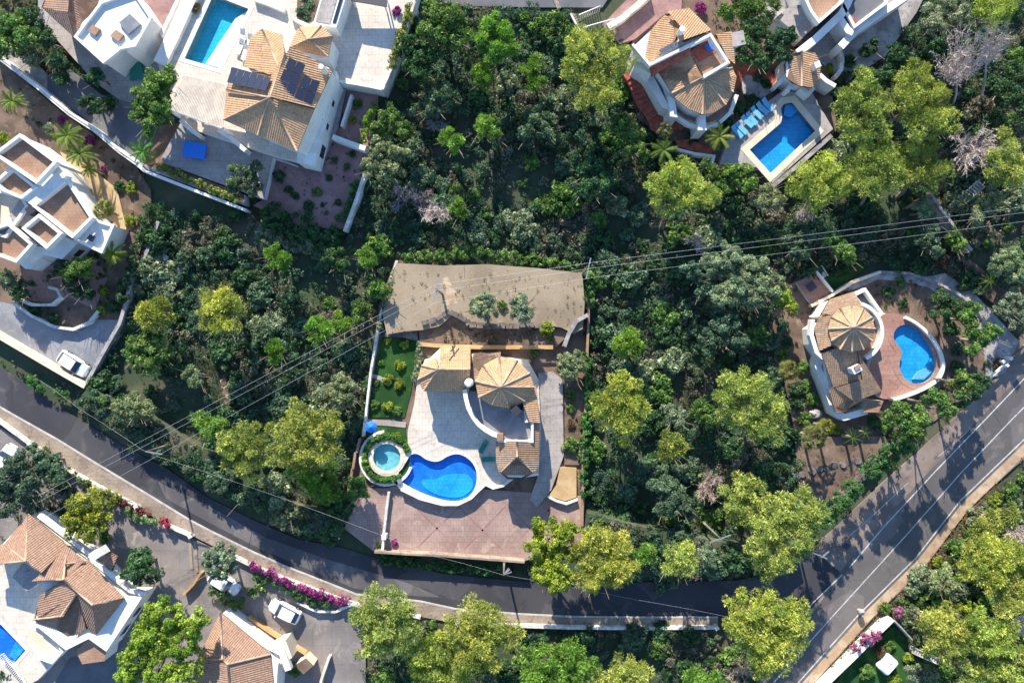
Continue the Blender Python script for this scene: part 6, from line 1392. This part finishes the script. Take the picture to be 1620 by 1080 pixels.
hedge('brightest pink flower clump at the top end of the lower right wall', [(1418, 975), (1430, 966)], 18, .4, 1.6, 'magenta', 'flowering_hedge', tint=(1.3, 3, 1.3))
hedge('red flower clump at the lower end of the roadside planting', [(254, 822), (268, 832)], 11, .1, 1.1, 'magenta', 'flowering_hedge', tint=(1.1, .5, .35)); hedge('reddish low hedge behind the sidewalk wall', [(186, 794), (215, 806), (235, 818)], 9, .1, 1.0, 'magenta', 'flowering_hedge', tint=(.6, 1.2, .3))
hedge('yellow green hedge piece outside the sidewalk wall', [(150, 775), (168, 788), (178, 798)], 22, 0, 1.5, 'yellow', tint=(.8, .8, 1)); hedge('grey green hedge piece right of the yellow green one', [(196, 808), (220, 820), (245, 826)], 20, 0, 1.4, 'olive', tint=(.9, 1.1, .8))
hedge('mixed hedge outside the sidewalk wall at the left', [(60, 712), (85, 735), (115, 752), (138, 768)], 14, 0, 1.2, 'broad', tint=(.9, .8, .8))
hedge('hedge around the half hidden car', [(325, 925), (345, 945), (385, 958)], 24, 0, 1.5, 'broad', tint=(.7, .8, .7)); hedge('green hedge between half hidden car and white van', [(380, 930), (400, 940), (415, 935)], 20, 0, 1.4, 'broad')
hedge('clipped hedge at the lower end of the main road gate', [(1525, 645), (1545, 628), (1575, 600)], 28, 0, 6.0, 'dark', dens=1.1); hedge('hedge strip between brown soil and road shoulder, lower part', [(1300, 840), (1325, 815), (1352, 790), (1375, 765)], 28, 0, 5.6, 'dark', tint=(1.3, 1.4, 1), dens=1.1); hedge('hedge strip between glossy trees and road shoulder, upper part', [(1385, 758), (1420, 728), (1450, 705)], 28, 0, 6.2, 'dark', tint=(1.1, 1.3, 1), dens=1.1)
hedge('round hedge ring around the small round pool', circle(611, 725, 35, 20)[3:] , 5, .9, .6, 'broad', tint=(.8, 1, .8))
hedge('green hedge at the left of the gravel garden wall', [(562, 285), (548, 330), (535, 350)], 12, .4, .8, 'dark', tint=(1.2, 1.6, 1.1))

# ------------------------------------------------------------------ garden shrubs
for k, lab, x, y, r, z in [
 ('dark', 'largest dark round shrub on the reddish gravel', 442, 279, 12, .5), ('dark', 'dark shrub below right of the largest one on the gravel', 456, 299, 8, .5), ('dark', 'oval dark shrub third from the left on the reddish gravel', 467, 309, 8, .5),
 ('broad', 'green clipped ball in the middle of the reddish gravel', 501, 303, 9, .5), ('dark', 'dark wide shrub at the lower middle of the reddish gravel', 487, 326, 11, .5), ('dark', 'tiny dark shrub right of the wide one on the gravel', 510, 324, 4.5, .5), ('broad', 'tiny light green plant low on the reddish gravel', 516, 337, 4, .5),
 ('dark', 'green shrub near the right side of the reddish gravel', 535, 320, 7, .5), ('dark', 'shrub beside the lower white house corner', 521, 282, 7, .5), ('bluish', 'upper shrub right of the white house corner', 530, 253, 7, .5), ('bluish', 'shrub near the wall top on the gravel garden', 548, 264, 7, .5), ('dark', 'shrub by the short bright wall', 557, 244, 7, .5), ('broad', 'shrub in the red planting bed', 565, 165, 9, .5), ('yellow', 'yellow shrub in the red planting bed', 558, 190, 7, .5), 
 ('yellow', 'bright shrub on the right of the upper terrace', 865, 518, 11, 1.9), ('yellow', 'lower bright shrub at the end of the stone wall', 868, 528, 8, 1.3), ('broad', 'plant between the two grey olives', 795, 483, 9, 1.9), ('olive', 'small plant right of the left olive', 783, 492, 6, 1.9),
 ('yellow', 'young fruit tree at the upper end of the lawn', 613, 538, 7, .6), ('yellow', 'young fruit tree at the right of the lawn top', 640, 545, 8, .6), ('yellow', 'yellow fruit tree in the middle of the lawn', 632, 576, 10, .6), ('broad', 'fruit tree at the left of the lawn middle', 603, 574, 6, .6), ('yellow', 'fruit tree on the lower lawn, left of path end', 615, 600, 10, .6), ('yellow', 'fruit tree on the lower lawn, right one', 632, 608, 10, .6), ('broad', 'fruit tree at the left of the lower lawn', 595, 605, 6, .6),
 ('broad', 'bush at the lower left of the lawn', 592, 640, 9, .6), ('yellow', 'bush at the lower middle of the lawn', 612, 642, 10, .6), ('broad', 'bush at the lower right corner of the lawn', 628, 650, 9, .6), ('yellow', 'small bush right of the blue parasol', 630, 688, 6, .6),
 ('broad', 'upper bush in the garden strip right of the side path', 902, 622, 10, .8), ('broad', 'second bush in the garden strip right of the side path', 903, 645, 9, .8), ('brown', 'brown bush in the garden strip right of the side path', 903, 670, 8, .8), ('broad', 'largest bush low in the garden strip right of the side path', 903, 705, 14, .8),
 ('magenta', 'dark red shrub beside the pillar on the reddish driveway', 624, 859, 7, .6), ('broad', 'small plant left of the pillar on the reddish driveway', 599, 862, 5, .6), ('broad', 'plant on the slope behind the round roof', 845, 560, 9, .6),
 ('yellow', 'yellow shrub beside the diagonal wall in the left garden', 206, 297, 11, .1), ('dark', 'dark green shrub left of the yellow one in the left garden', 188, 293, 11, .1), ('yellow', 'bright yellow shrub at the dark hedge of the left garden', 206, 348, 11, .1), ('yellow', 'yellow flowers at the left edge above the roof terraces', 6, 217, 11, .1),
 ('magenta', 'magenta bush right of the upper garden palms', 141, 222, 11, .1), ('magenta', 'dark purple shrub near the long diagonal wall', 98, 190, 9, .1), ('magenta', 'small purple shrub below the garden palms', 163, 268, 7, .1), ('olive', 'grey shrub left of the upper garden palm', 76, 204, 11, .1),
 ('dark', 'dark shrub beside the pale planter curve', 55, 492, 11, .2), ('dark', 'dark shrub inside the pale planter curve', 82, 502, 12, .2), ('yellow', 'yellow shrub at the right end of the planter', 165, 462, 10, .2), ('yellow', 'lower yellow shrub at the right end of the planter', 160, 490, 10, .2), ('dark', 'dark shrub at the end of the left driveway', 178, 485, 14, .2),
 ('broad', 'shrub on the platform corner beside the rectangular pool', 268, 78, 8, 2.6), ('brown', 'dry plant at the top of the rectangular pool platform', 308, 12, 9, 2.6),
 ('dark', 'dark shrub in the gravel beside the pool house', 1345, 95, 12, .4), ('yellow', 'yellow shrub beside the curved wall of the pool house', 1312, 108, 9, .4), ('magenta', 'red flower bush at the top of the upper right villa', 1108, 12, 12, .5), ('magenta', 'red flowering bush by the top end of the driveway platform wall', 628, 17, 9, 2.6),
 ('bluish', 'grey shrub on the paved garden right of the bay roof', 1200, 122, 11, .5), ('dark', 'dark green shrub on the paved garden edge', 1213, 132, 10, .5), ('dark', 'hedge plant below the bay terrace', 1030, 150, 9, .3), ('dark', 'shrub between brick path and villa wall', 1034, 165, 9, .3), ('dark', 'dark shrub below the brick landing', 1095, 218, 14, 0), ('dark', 'dark shrub on the bank between bay roof and loungers', 1150, 195, 15, .3), ('dark', 'second dark shrub on the bank above the loungers', 1172, 172, 14, .3), ('dark', 'third dark shrub on the bank above the loungers', 1190, 158, 12, .3),
 ('broad', 'white flowered bush beside the tank', 1409, 1022, 10, 0), ('brown', 'reddish shrub between the wall flowers and the white flowered bush', 1392, 1032, 11, 0), ('yellow', 'yellow shrub right of the tank', 1436, 1040, 10, 0), ('broad', 'green shrub below left of the tank', 1372, 1062, 14, 0), ('yellow', 'bright shrub at the bottom edge below the tank', 1415, 1075, 12, 0), ('brown', 'reddish flowering shrub right of the pink clump', 1445, 975, 14, 0), ('broad', 'green shrub left of the pink clump', 1402, 962, 12, 0),
 ('bluish', 'grey shrub at the left edge of the right villa plot, highest of three', 1240, 515, 13, .1), ('dark', 'dark shrub at the left edge of the right villa plot, middle of three', 1247, 540, 11, .1), ('broad', 'green shrub at the left edge of the right villa plot, lowest of three', 1238, 562, 12, .1),
 ('broad', 'leafy shrub between the fan palm and the villa corner', 1272, 580, 13, .1), ('dark', 'broad dark shrub on the bank below the left fan palm', 1262, 615, 15, .1), ('broad', 'green shrub just above the large fan palm', 1275, 662, 13, .2), ('dark', 'dark shrub below the porch roof of the right villa', 1385, 668, 14, .1), ('broad', 'green shrub left of the lowest glossy tree', 1402, 672, 13, .1),
 ('dark', 'wide dark shrub under the dark round tree by the kidney pool', 1505, 520, 15, .1), ('bluish', 'grey shrub between the kidney pool wall and the gravel', 1515, 550, 13, .1), ('dark', 'dark shrub at the right end of the kidney pool wall', 1515, 580, 13, .1), ('dark', 'dark shrub on the brown ground above the small terrace', 1405, 462, 12, .1),
 ('broad', 'round shrub beside the yucca heads', 1275, 610, 12, .1), ('broad', 'shrub above the boulder, left of right villa wall', 1285, 632, 14, .1), ('dark', 'dark shrub on the bank left of the fan palms', 1262, 640, 12, .1), ('yellow', 'yellow shrub right of the large fan palm', 1322, 678, 10, .3), ('brown', 'dry brown shrub behind the gate', 1580, 575, 10, .1), ('brown', 'reddish shrub beside the slanting wall tree', 1492, 415, 12, 0), ('dark', 'dark shrub beside the reddish one near the gravel path', 1458, 418, 13, 0), ('broad', 'shrub at the brown bank edge above the gravel path', 1425, 445, 9, .1), ('dark', 'small dark plant above the kidney pool wall', 1430, 480, 10, .1),
 ('broad', 'yellow lit shrub at the lower left of the villa between road and roof', 165, 850, 12, .1), ('dark', 'dark shrub left of the small red roof', 100, 770, 12, .1), ('broad', 'shrub below the porch at the bottom', 465, 1060, 12, .1), ('dark', 'dark shrub at the bottom left corner below the balustrade', 8, 1066, 18, .2)]:
    bush(k, lab, x, y, r, z)

# ------------------------------------------------------------------ scrub bushes in the woods, one object each
W_WEST = [(238, 320), (300, 330), (390, 340), (470, 380), (545, 372), (618, 412), (600, 490), (585, 600), (574, 690), (556, 745), (540, 832), (534, 856), (470, 846), (400, 812), (330, 774), (262, 728), (195, 690), (150, 650), (140, 612), (190, 515), (208, 440), (232, 400)]
W_NORTH = [(636, 60), (690, 8), (860, 16), (900, 20), (925, 50), (985, 55), (1000, 110), (1012, 180), (1050, 240), (1130, 264), (1215, 300), (1240, 300), (1225, 480), (1222, 560), (1244, 640), (1262, 710), (1262, 790), (1300, 850), (1288, 872), (1230, 902), (1165, 916), (1100, 917), (1000, 918), (925, 912), (930, 800), (938, 560), (936, 425), (925, 425), (850, 410), (740, 400), (625, 410), (550, 372), (578, 275), (592, 220), (604, 150), (625, 90)]
W_EAST = [(1240, 300), (1330, 215), (1315, 120), (1400, 95), (1460, 10), (1480, -20), (1640, -20), (1640, 530), (1600, 520), (1560, 470), (1500, 430), (1400, 425), (1320, 425), (1262, 440), (1225, 480)]
W_SE = [(1390, 990), (1440, 930), (1470, 900), (1540, 820), (1640, 720), (1640, 1100), (1480, 1100), (1480, 1060), (1440, 1010), (1414, 978)]
W_SOUTH = [(560, 985), (580, 962), (665, 980), (720, 990), (900, 996), (1136, 996), (1160, 985), (1240, 1010), (1190, 1100), (580, 1100), (575, 1020)]
LM = [('brightest solitary pine', 350, 490), ('dull round pine at left', 245, 497), ('rounded tree by the bend', 210, 645), ('lime pine below gravel garden', 440, 410), ('double topped pine', 503, 522),
 ('small clearing pine', 434, 556), ('sunny clearing', 340, 615), ('large west pine', 480, 690), ('left driveway wall', 200, 470), ('white capped wall', 310, 300), ('silvery wall olive', 540, 615), ('wide ivy mass', 470, 360),
 ('upper left plot corner', 600, 420), ('tall dark top pine', 788, 60), ('white round stone', 822, 143), ('huge top pine', 940, 105), ('yellowest young pine', 712, 222), ('big grey olive', 608, 255), ('fallen grey branches', 650, 315), ('small bright pine', 725, 330),
 ('driveway platform wall', 625, 110), ('hedge above bare terrace', 780, 395), ('plot hedge corner pole', 932, 425), ('leaning trunk pine', 1075, 295), ('dark ravine tree', 935, 280), ('silvery olive under wires', 1165, 440), ('wide dark bluish tree', 1150, 525),
 ('bright pine by plot wall', 995, 540), ('large pine by plot wall', 980, 640), ('round east pine', 1060, 705), ('widest east pine', 1185, 645), ('pinkish dead bush', 1120, 768), ('ivy hedge of the plot', 930, 720), ('white crossarm pole', 1140, 852), ('small pine above dark road', 1075, 885),
 ('front driveway wall end', 960, 880), ('broad pine below the pool', 1295, 290), ('pine pair by the angled pool', 1410, 165), ('big bare pinkish tree', 1518, 90), ('wide dead tree', 1538, 232), ('concrete steps', 1528, 312), ('pale slanting wall', 1500, 350), ('dark lawn', 1345, 430),
 ('white gate', 1580, 583), ('upper roadside pine', 1570, 885), ('pink flower clump', 1425, 970), ('yellow roadside crown', 1588, 822), ('silvery round bush tree', 1490, 920), ('sidewalk wall end', 1130, 992), ('wide sidewalk pine', 760, 1005), ('junction pine', 1215, 1000), ('lobed bottom pine', 885, 1050), ('small bottom pine', 985, 1065), ('hedge end pine', 605, 985), ('gravel garden wall', 560, 320), ('brick landing', 1045, 210), ('top right corner pine', 1575, 20), ('brown soil terrace', 1275, 775), ('tumbled stone wall end', 262, 700), ('road junction pines', 1240, 850)]
DIRS = ['right of', 'below right of', 'straight below', 'below left of', 'left of', 'above left of', 'straight above', 'above right of']
used = {}
def where(x, y, k, r):
    size = 'small' if r < 12.5 else ('large' if r > 16.5 else 'mid sized')
    d = sorted(LM, key=lambda l: (l[1] - x) ** 2 + (l[2] - y) ** 2)
    for nm, lx, ly in d[:5]:
        a = DIRS[int(round(math.atan2(y - ly, x - lx) / (math.pi / 4))) % 8]
        lab = '%s %s scrub bush %s the %s' % (size, DESC[k], a, nm)
        if lab not in used: break
    used[lab] = 1
    return lab
def scrub(poly, n, rr, kinds, group, label_fn, dmin, tint=(1, 1, 1)):
    xs = [p[0] for p in poly]; ys = [p[1] for p in poly]; pts = []; tries = 0
    while len(pts) < n and tries < 20000:
        tries += 1
        x, y = rng.uniform(max(-5, min(xs)), min(1625, max(xs))), rng.uniform(max(-5, min(ys)), min(1085, max(ys)))
        if not inside(x, y, poly) or any((x - a) ** 2 + (y - b) ** 2 < dmin ** 2 for a, b in pts): continue
        if any((x - l[0]) ** 2 + (y - l[1]) ** 2 < (l[2] * .9) ** 2 for t in TR for l in t[2]): continue   
        pts.append((x, y)); zn = .5 + .5 * math.sin(x * .019 + 1.5 * math.sin(y * .021)) * math.cos(y * .024 + math.sin(x * .017))
        k = kinds[int(np.clip(zn * len(kinds) + rng.normal(0, 1.2), 0, len(kinds) - 1))]; r = rr[0] + (rr[1] * 1.35 - rr[0]) * rng.uniform() ** 2
        bush(k, where(x, y, k, r), x, y, r, 1.6 if inside(x, y, BANKW) else 2.8 if inside(x, y, BANKE) else 0, rng.uniform(.7, 1.15), group, tint)
DESC = {'dark': 'dark green', 'bluish': 'grey green', 'olive': 'silvery green', 'broad': 'mid green', 'young': 'fresh green', 'brown': 'brown dry', 'yellow': 'yellow green', 'pine': 'olive green'}
scrub(W_WEST, 74, (11, 22), ['dark', 'bluish', 'dark', 'bluish', 'broad', 'olive'], 'scrub in the west wood', None, 20)
scrub(W_NORTH, 150, (11, 23), ['dark', 'bluish', 'dark', 'bluish', 'broad', 'olive', 'bluish'], 'scrub in the middle wood', None, 21)
scrub(W_EAST, 40, (10, 21), ['dark', 'bluish', 'broad', 'olive', 'dark'], 'scrub in the right wood', None, 22)
scrub(W_SE, 44, (8, 17), ['broad', 'olive', 'yellow', 'broad', 'olive'], 'scrub beside the main road', None, 17)
scrub(W_SOUTH, 28, (10, 21), ['dark', 'bluish', 'broad', 'dark'], 'scrub below the lower road', None, 22)

# ------------------------------------------------------------------ low undergrowth nobody could count
G_ = [(.2, .19, .14), (.17, .15, .11), (.13, .15, .095), (.09, .13, .08), (.07, .13, .065), (.05, .115, .05), (.045, .11, .06), (.065, .13, .085), (.1, .16, .12), (.06, .15, .05)]
clear1 = [(310, 580), (345, 560), (375, 640), (350, 700), (300, 690), (270, 680)]; clear2 = [(1030, 570), (1080, 560), (1095, 620), (1060, 640), (1035, 620)]
for nm, poly, st, pr_ in (('undergrowth', W_WEST, 10, 1), ('undergrowth', W_NORTH, 10, 1), ('undergrowth', W_EAST, 10, .95), ('undergrowth', W_SOUTH, 11, .95)):
    scatter_mass(nm, poly, st, (.4, .95), G_, 'dense low undergrowth on the floor of the dark woods', 41, prob=pr_, size=.165, avoid=(clear1, clear2))
for pl in (clear1, clear2): scatter_mass('dry_litter', pl, 6, (.15, .4), [(.16, .13, .09), (.1, .09, .07), (.22, .18, .1), (.05, .08, .03), (.07, .07, .05)], 'dry grass and twigs in a thin patch of the wood', 24, size=.12, style='needle', prob=.85)
scatter_mass('undergrowth', BANKW, 7.5, (.35, .75), G_, 'low growth on top of the bank along the left part of the lower road', 40, size=.15, z0=1.6)
scatter_mass('undergrowth', BANKE, 7, (.35, .8), G_, 'low growth on top of the bank above the dark road stretch', 40, size=.15, z0=2.8)
scatter_mass('undergrowth', W_SE, 9, (.35, .8), [(.06, .11, .025), (.09, .15, .03), (.05, .08, .03), (.1, .12, .06)], 'bright low undergrowth on the slope right of the main road', 34, prob=.97, size=.16)
scatter_mass('dry_grass', shift(main_r, 18) + list(reversed([(x + 26 * .72, y + 26 * .69) for x, y in shift(main_r, 16)])), 5, (.15, .4), [(.26, .17, .09), (.2, .13, .08), (.14, .1, .07), (.3, .22, .12)], 'dry brown grass along the sandy verge of the main road', 26, size=.12, style='needle', prob=.9)
scatter_mass('grass_bank', [(262, 738), (330, 770), (365, 790), (400, 812), (470, 846), (540, 860), (535, 835), (540, 800), (480, 790), (430, 800), (380, 770), (300, 740), (262, 722)], 6, (.12, .3), [(.03, .1, .015), (.04, .13, .02), (.05, .09, .03)], 'green grassy bank between the pines and the lower road', 20, size=.13, style='needle')
scatter_mass('grass_strip', [(590, 878), (700, 886), (830, 892), (920, 905), (920, 918), (800, 912), (700, 902), (604, 884)], 6, (.15, .35), [(.03, .06, .02), (.04, .08, .025), (.06, .06, .04)], 'grass strip between the driveway wall and the lower road', 24, size=.13)
scatter_mass('garden_growth', [(-10, -10), (60, -10), (70, 40), (150, 130), (110, 110), (75, 118), (0, 66), (-10, 60)], 9, (.3, .7), [(.04, .07, .02), (.07, .1, .03), (.12, .1, .07)], 'mixed garden growth in the top left corner', 30)
scatter_mass('garden_growth', [(60, 120), (150, 200), (228, 262), (240, 300), (240, 345), (205, 430), (200, 360), (190, 300), (140, 255), (60, 200), (0, 170), (0, 110)], 13, (.2, .5), [(.1, .12, .03), (.2, .14, .07), (.05, .08, .03)], 'loose garden planting right of the left villa', 22, prob=.5)
scatter_mass('garden_growth', [(-10, 700), (40, 712), (150, 780), (180, 830), (130, 870), (100, 850), (46, 812), (0, 860), (-10, 860)], 9, (.3, .7), [(.03, .06, .02), (.05, .08, .03), (.1, .12, .03)], 'dense garden planting between sidewalk wall and brown roofed villa', 30, prob=.9)
scatter_mass('garden_growth', [(0, 560), (60, 585), (130, 620), (160, 660), (190, 700), (120, 655), (60, 618), (0, 578)], 9, (.2, .5), [(.12, .11, .1), (.05, .07, .03), (.18, .16, .15)], 'sparse growth on the rocky bank above the lower road', 22, prob=.7)
scatter_mass('garden_growth', [(1228, 570), (1262, 560), (1300, 640), (1320, 690), (1262, 700), (1245, 650)], 9, (.25, .6), [(.04, .07, .02), (.08, .1, .03), (.1, .08, .05)], 'garden planting left of the right villa', 28, prob=.75)
scatter_mass('garden_growth', [(1400, 640), (1500, 610), (1560, 560), (1590, 560), (1560, 610), (1500, 665), (1440, 715), (1310, 830), (1290, 850), (1300, 820), (1400, 735)], 10, (.3, .6), [(.04, .07, .02), (.06, .09, .03), (.08, .07, .05)], 'garden planting between the right villa and the road shoulder', 28, prob=.75)
scatter_mass('garden_growth', [(1120, 0), (1230, 0), (1240, 60), (1235, 90), (1170, 110), (1165, 50), (1128, 50)], 10, (.3, .8), [(.03, .06, .02), (.05, .08, .03)], 'dark planting between the two upper right villas', 30)


scatter_mass('garden_weeds', [(1228, 500), (1262, 450), (1320, 465), (1400, 438), (1470, 448), (1545, 490), (1580, 560), (1500, 620), (1500, 560), (1450, 500), (1400, 488), (1300, 480), (1285, 520), (1300, 620), (1262, 640)], 9, (.12, .4), [(.09, .11, .04), (.2, .16, .1), (.05, .09, .03), (.14, .1, .07)], 'weeds and small plants on the brown soil round the right villa', 26, size=.12, prob=.55)
scatter_mass('garden_weeds', [(1262, 700), (1400, 694), (1410, 716), (1392, 734), (1312, 798), (1282, 798), (1264, 760)], 9, (.1, .25), [(.2, .15, .09), (.12, .09, .06), (.07, .09, .04)], 'dry weeds on the brown soil terrace', 18, size=.1, prob=.4, z0=.5, style='needle')
scatter_mass('garden_weeds', [(630, 420), (920, 434), (924, 480), (918, 520), (870, 508), (745, 508), (714, 490), (660, 515), (615, 525), (608, 496)], 9, (.08, .22), [(.2, .16, .1), (.12, .12, .06), (.26, .21, .14), (.08, .1, .04)], 'sparse dry weeds on the bare upper terrace', 16, size=.09, prob=.35, z0=1.9, style='needle')
scatter_mass('garden_weeds', [(664, 522), (872, 518), (888, 532), (878, 544), (700, 544)], 7, (.15, .4), [(.12, .15, .06), (.08, .12, .04), (.2, .18, .1)], 'low plants on the narrow middle terrace', 26, size=.12, prob=.5, z0=1.3)
scatter_mass('garden_weeds', [(893, 592), (925, 602), (921, 733), (893, 733)], 7, (.15, .4), [(.08, .13, .04), (.05, .1, .03), (.14, .12, .07)], 'planting in the garden strip beside the side path', 26, size=.12, prob=.6, z0=.8)
scatter_mass('garden_weeds', [(432, 250), (545, 195), (590, 160), (574, 272), (545, 360), (480, 355), (405, 325)], 9, (.08, .25), [(.1, .12, .06), (.2, .15, .12)], 'small plants in the reddish gravel garden', 18, size=.1, prob=.25, z0=.5)
scatter_mass('garden_weeds', [(40, 405), (160, 405), (185, 440), (170, 500), (110, 515), (60, 498), (20, 470), (20, 440)], 9, (.15, .5), [(.04, .08, .03), (.07, .12, .04), (.12, .1, .07)], 'dense planting below the roof terrace villa', 30, size=.14, prob=.5, z0=.1)
scatter_mass('garden_weeds', [(1140, 30), (1170, 60), (1175, 110), (1225, 90), (1240, 85), (1240, 140), (1170, 195), (1130, 200), (1165, 150), (1168, 100)], 9, (.3, .6), [(.03, .07, .03), (.05, .1, .04)], 'dark planting between the bay roofed villa and its pool', 30, size=.14, prob=.6, z0=.3)
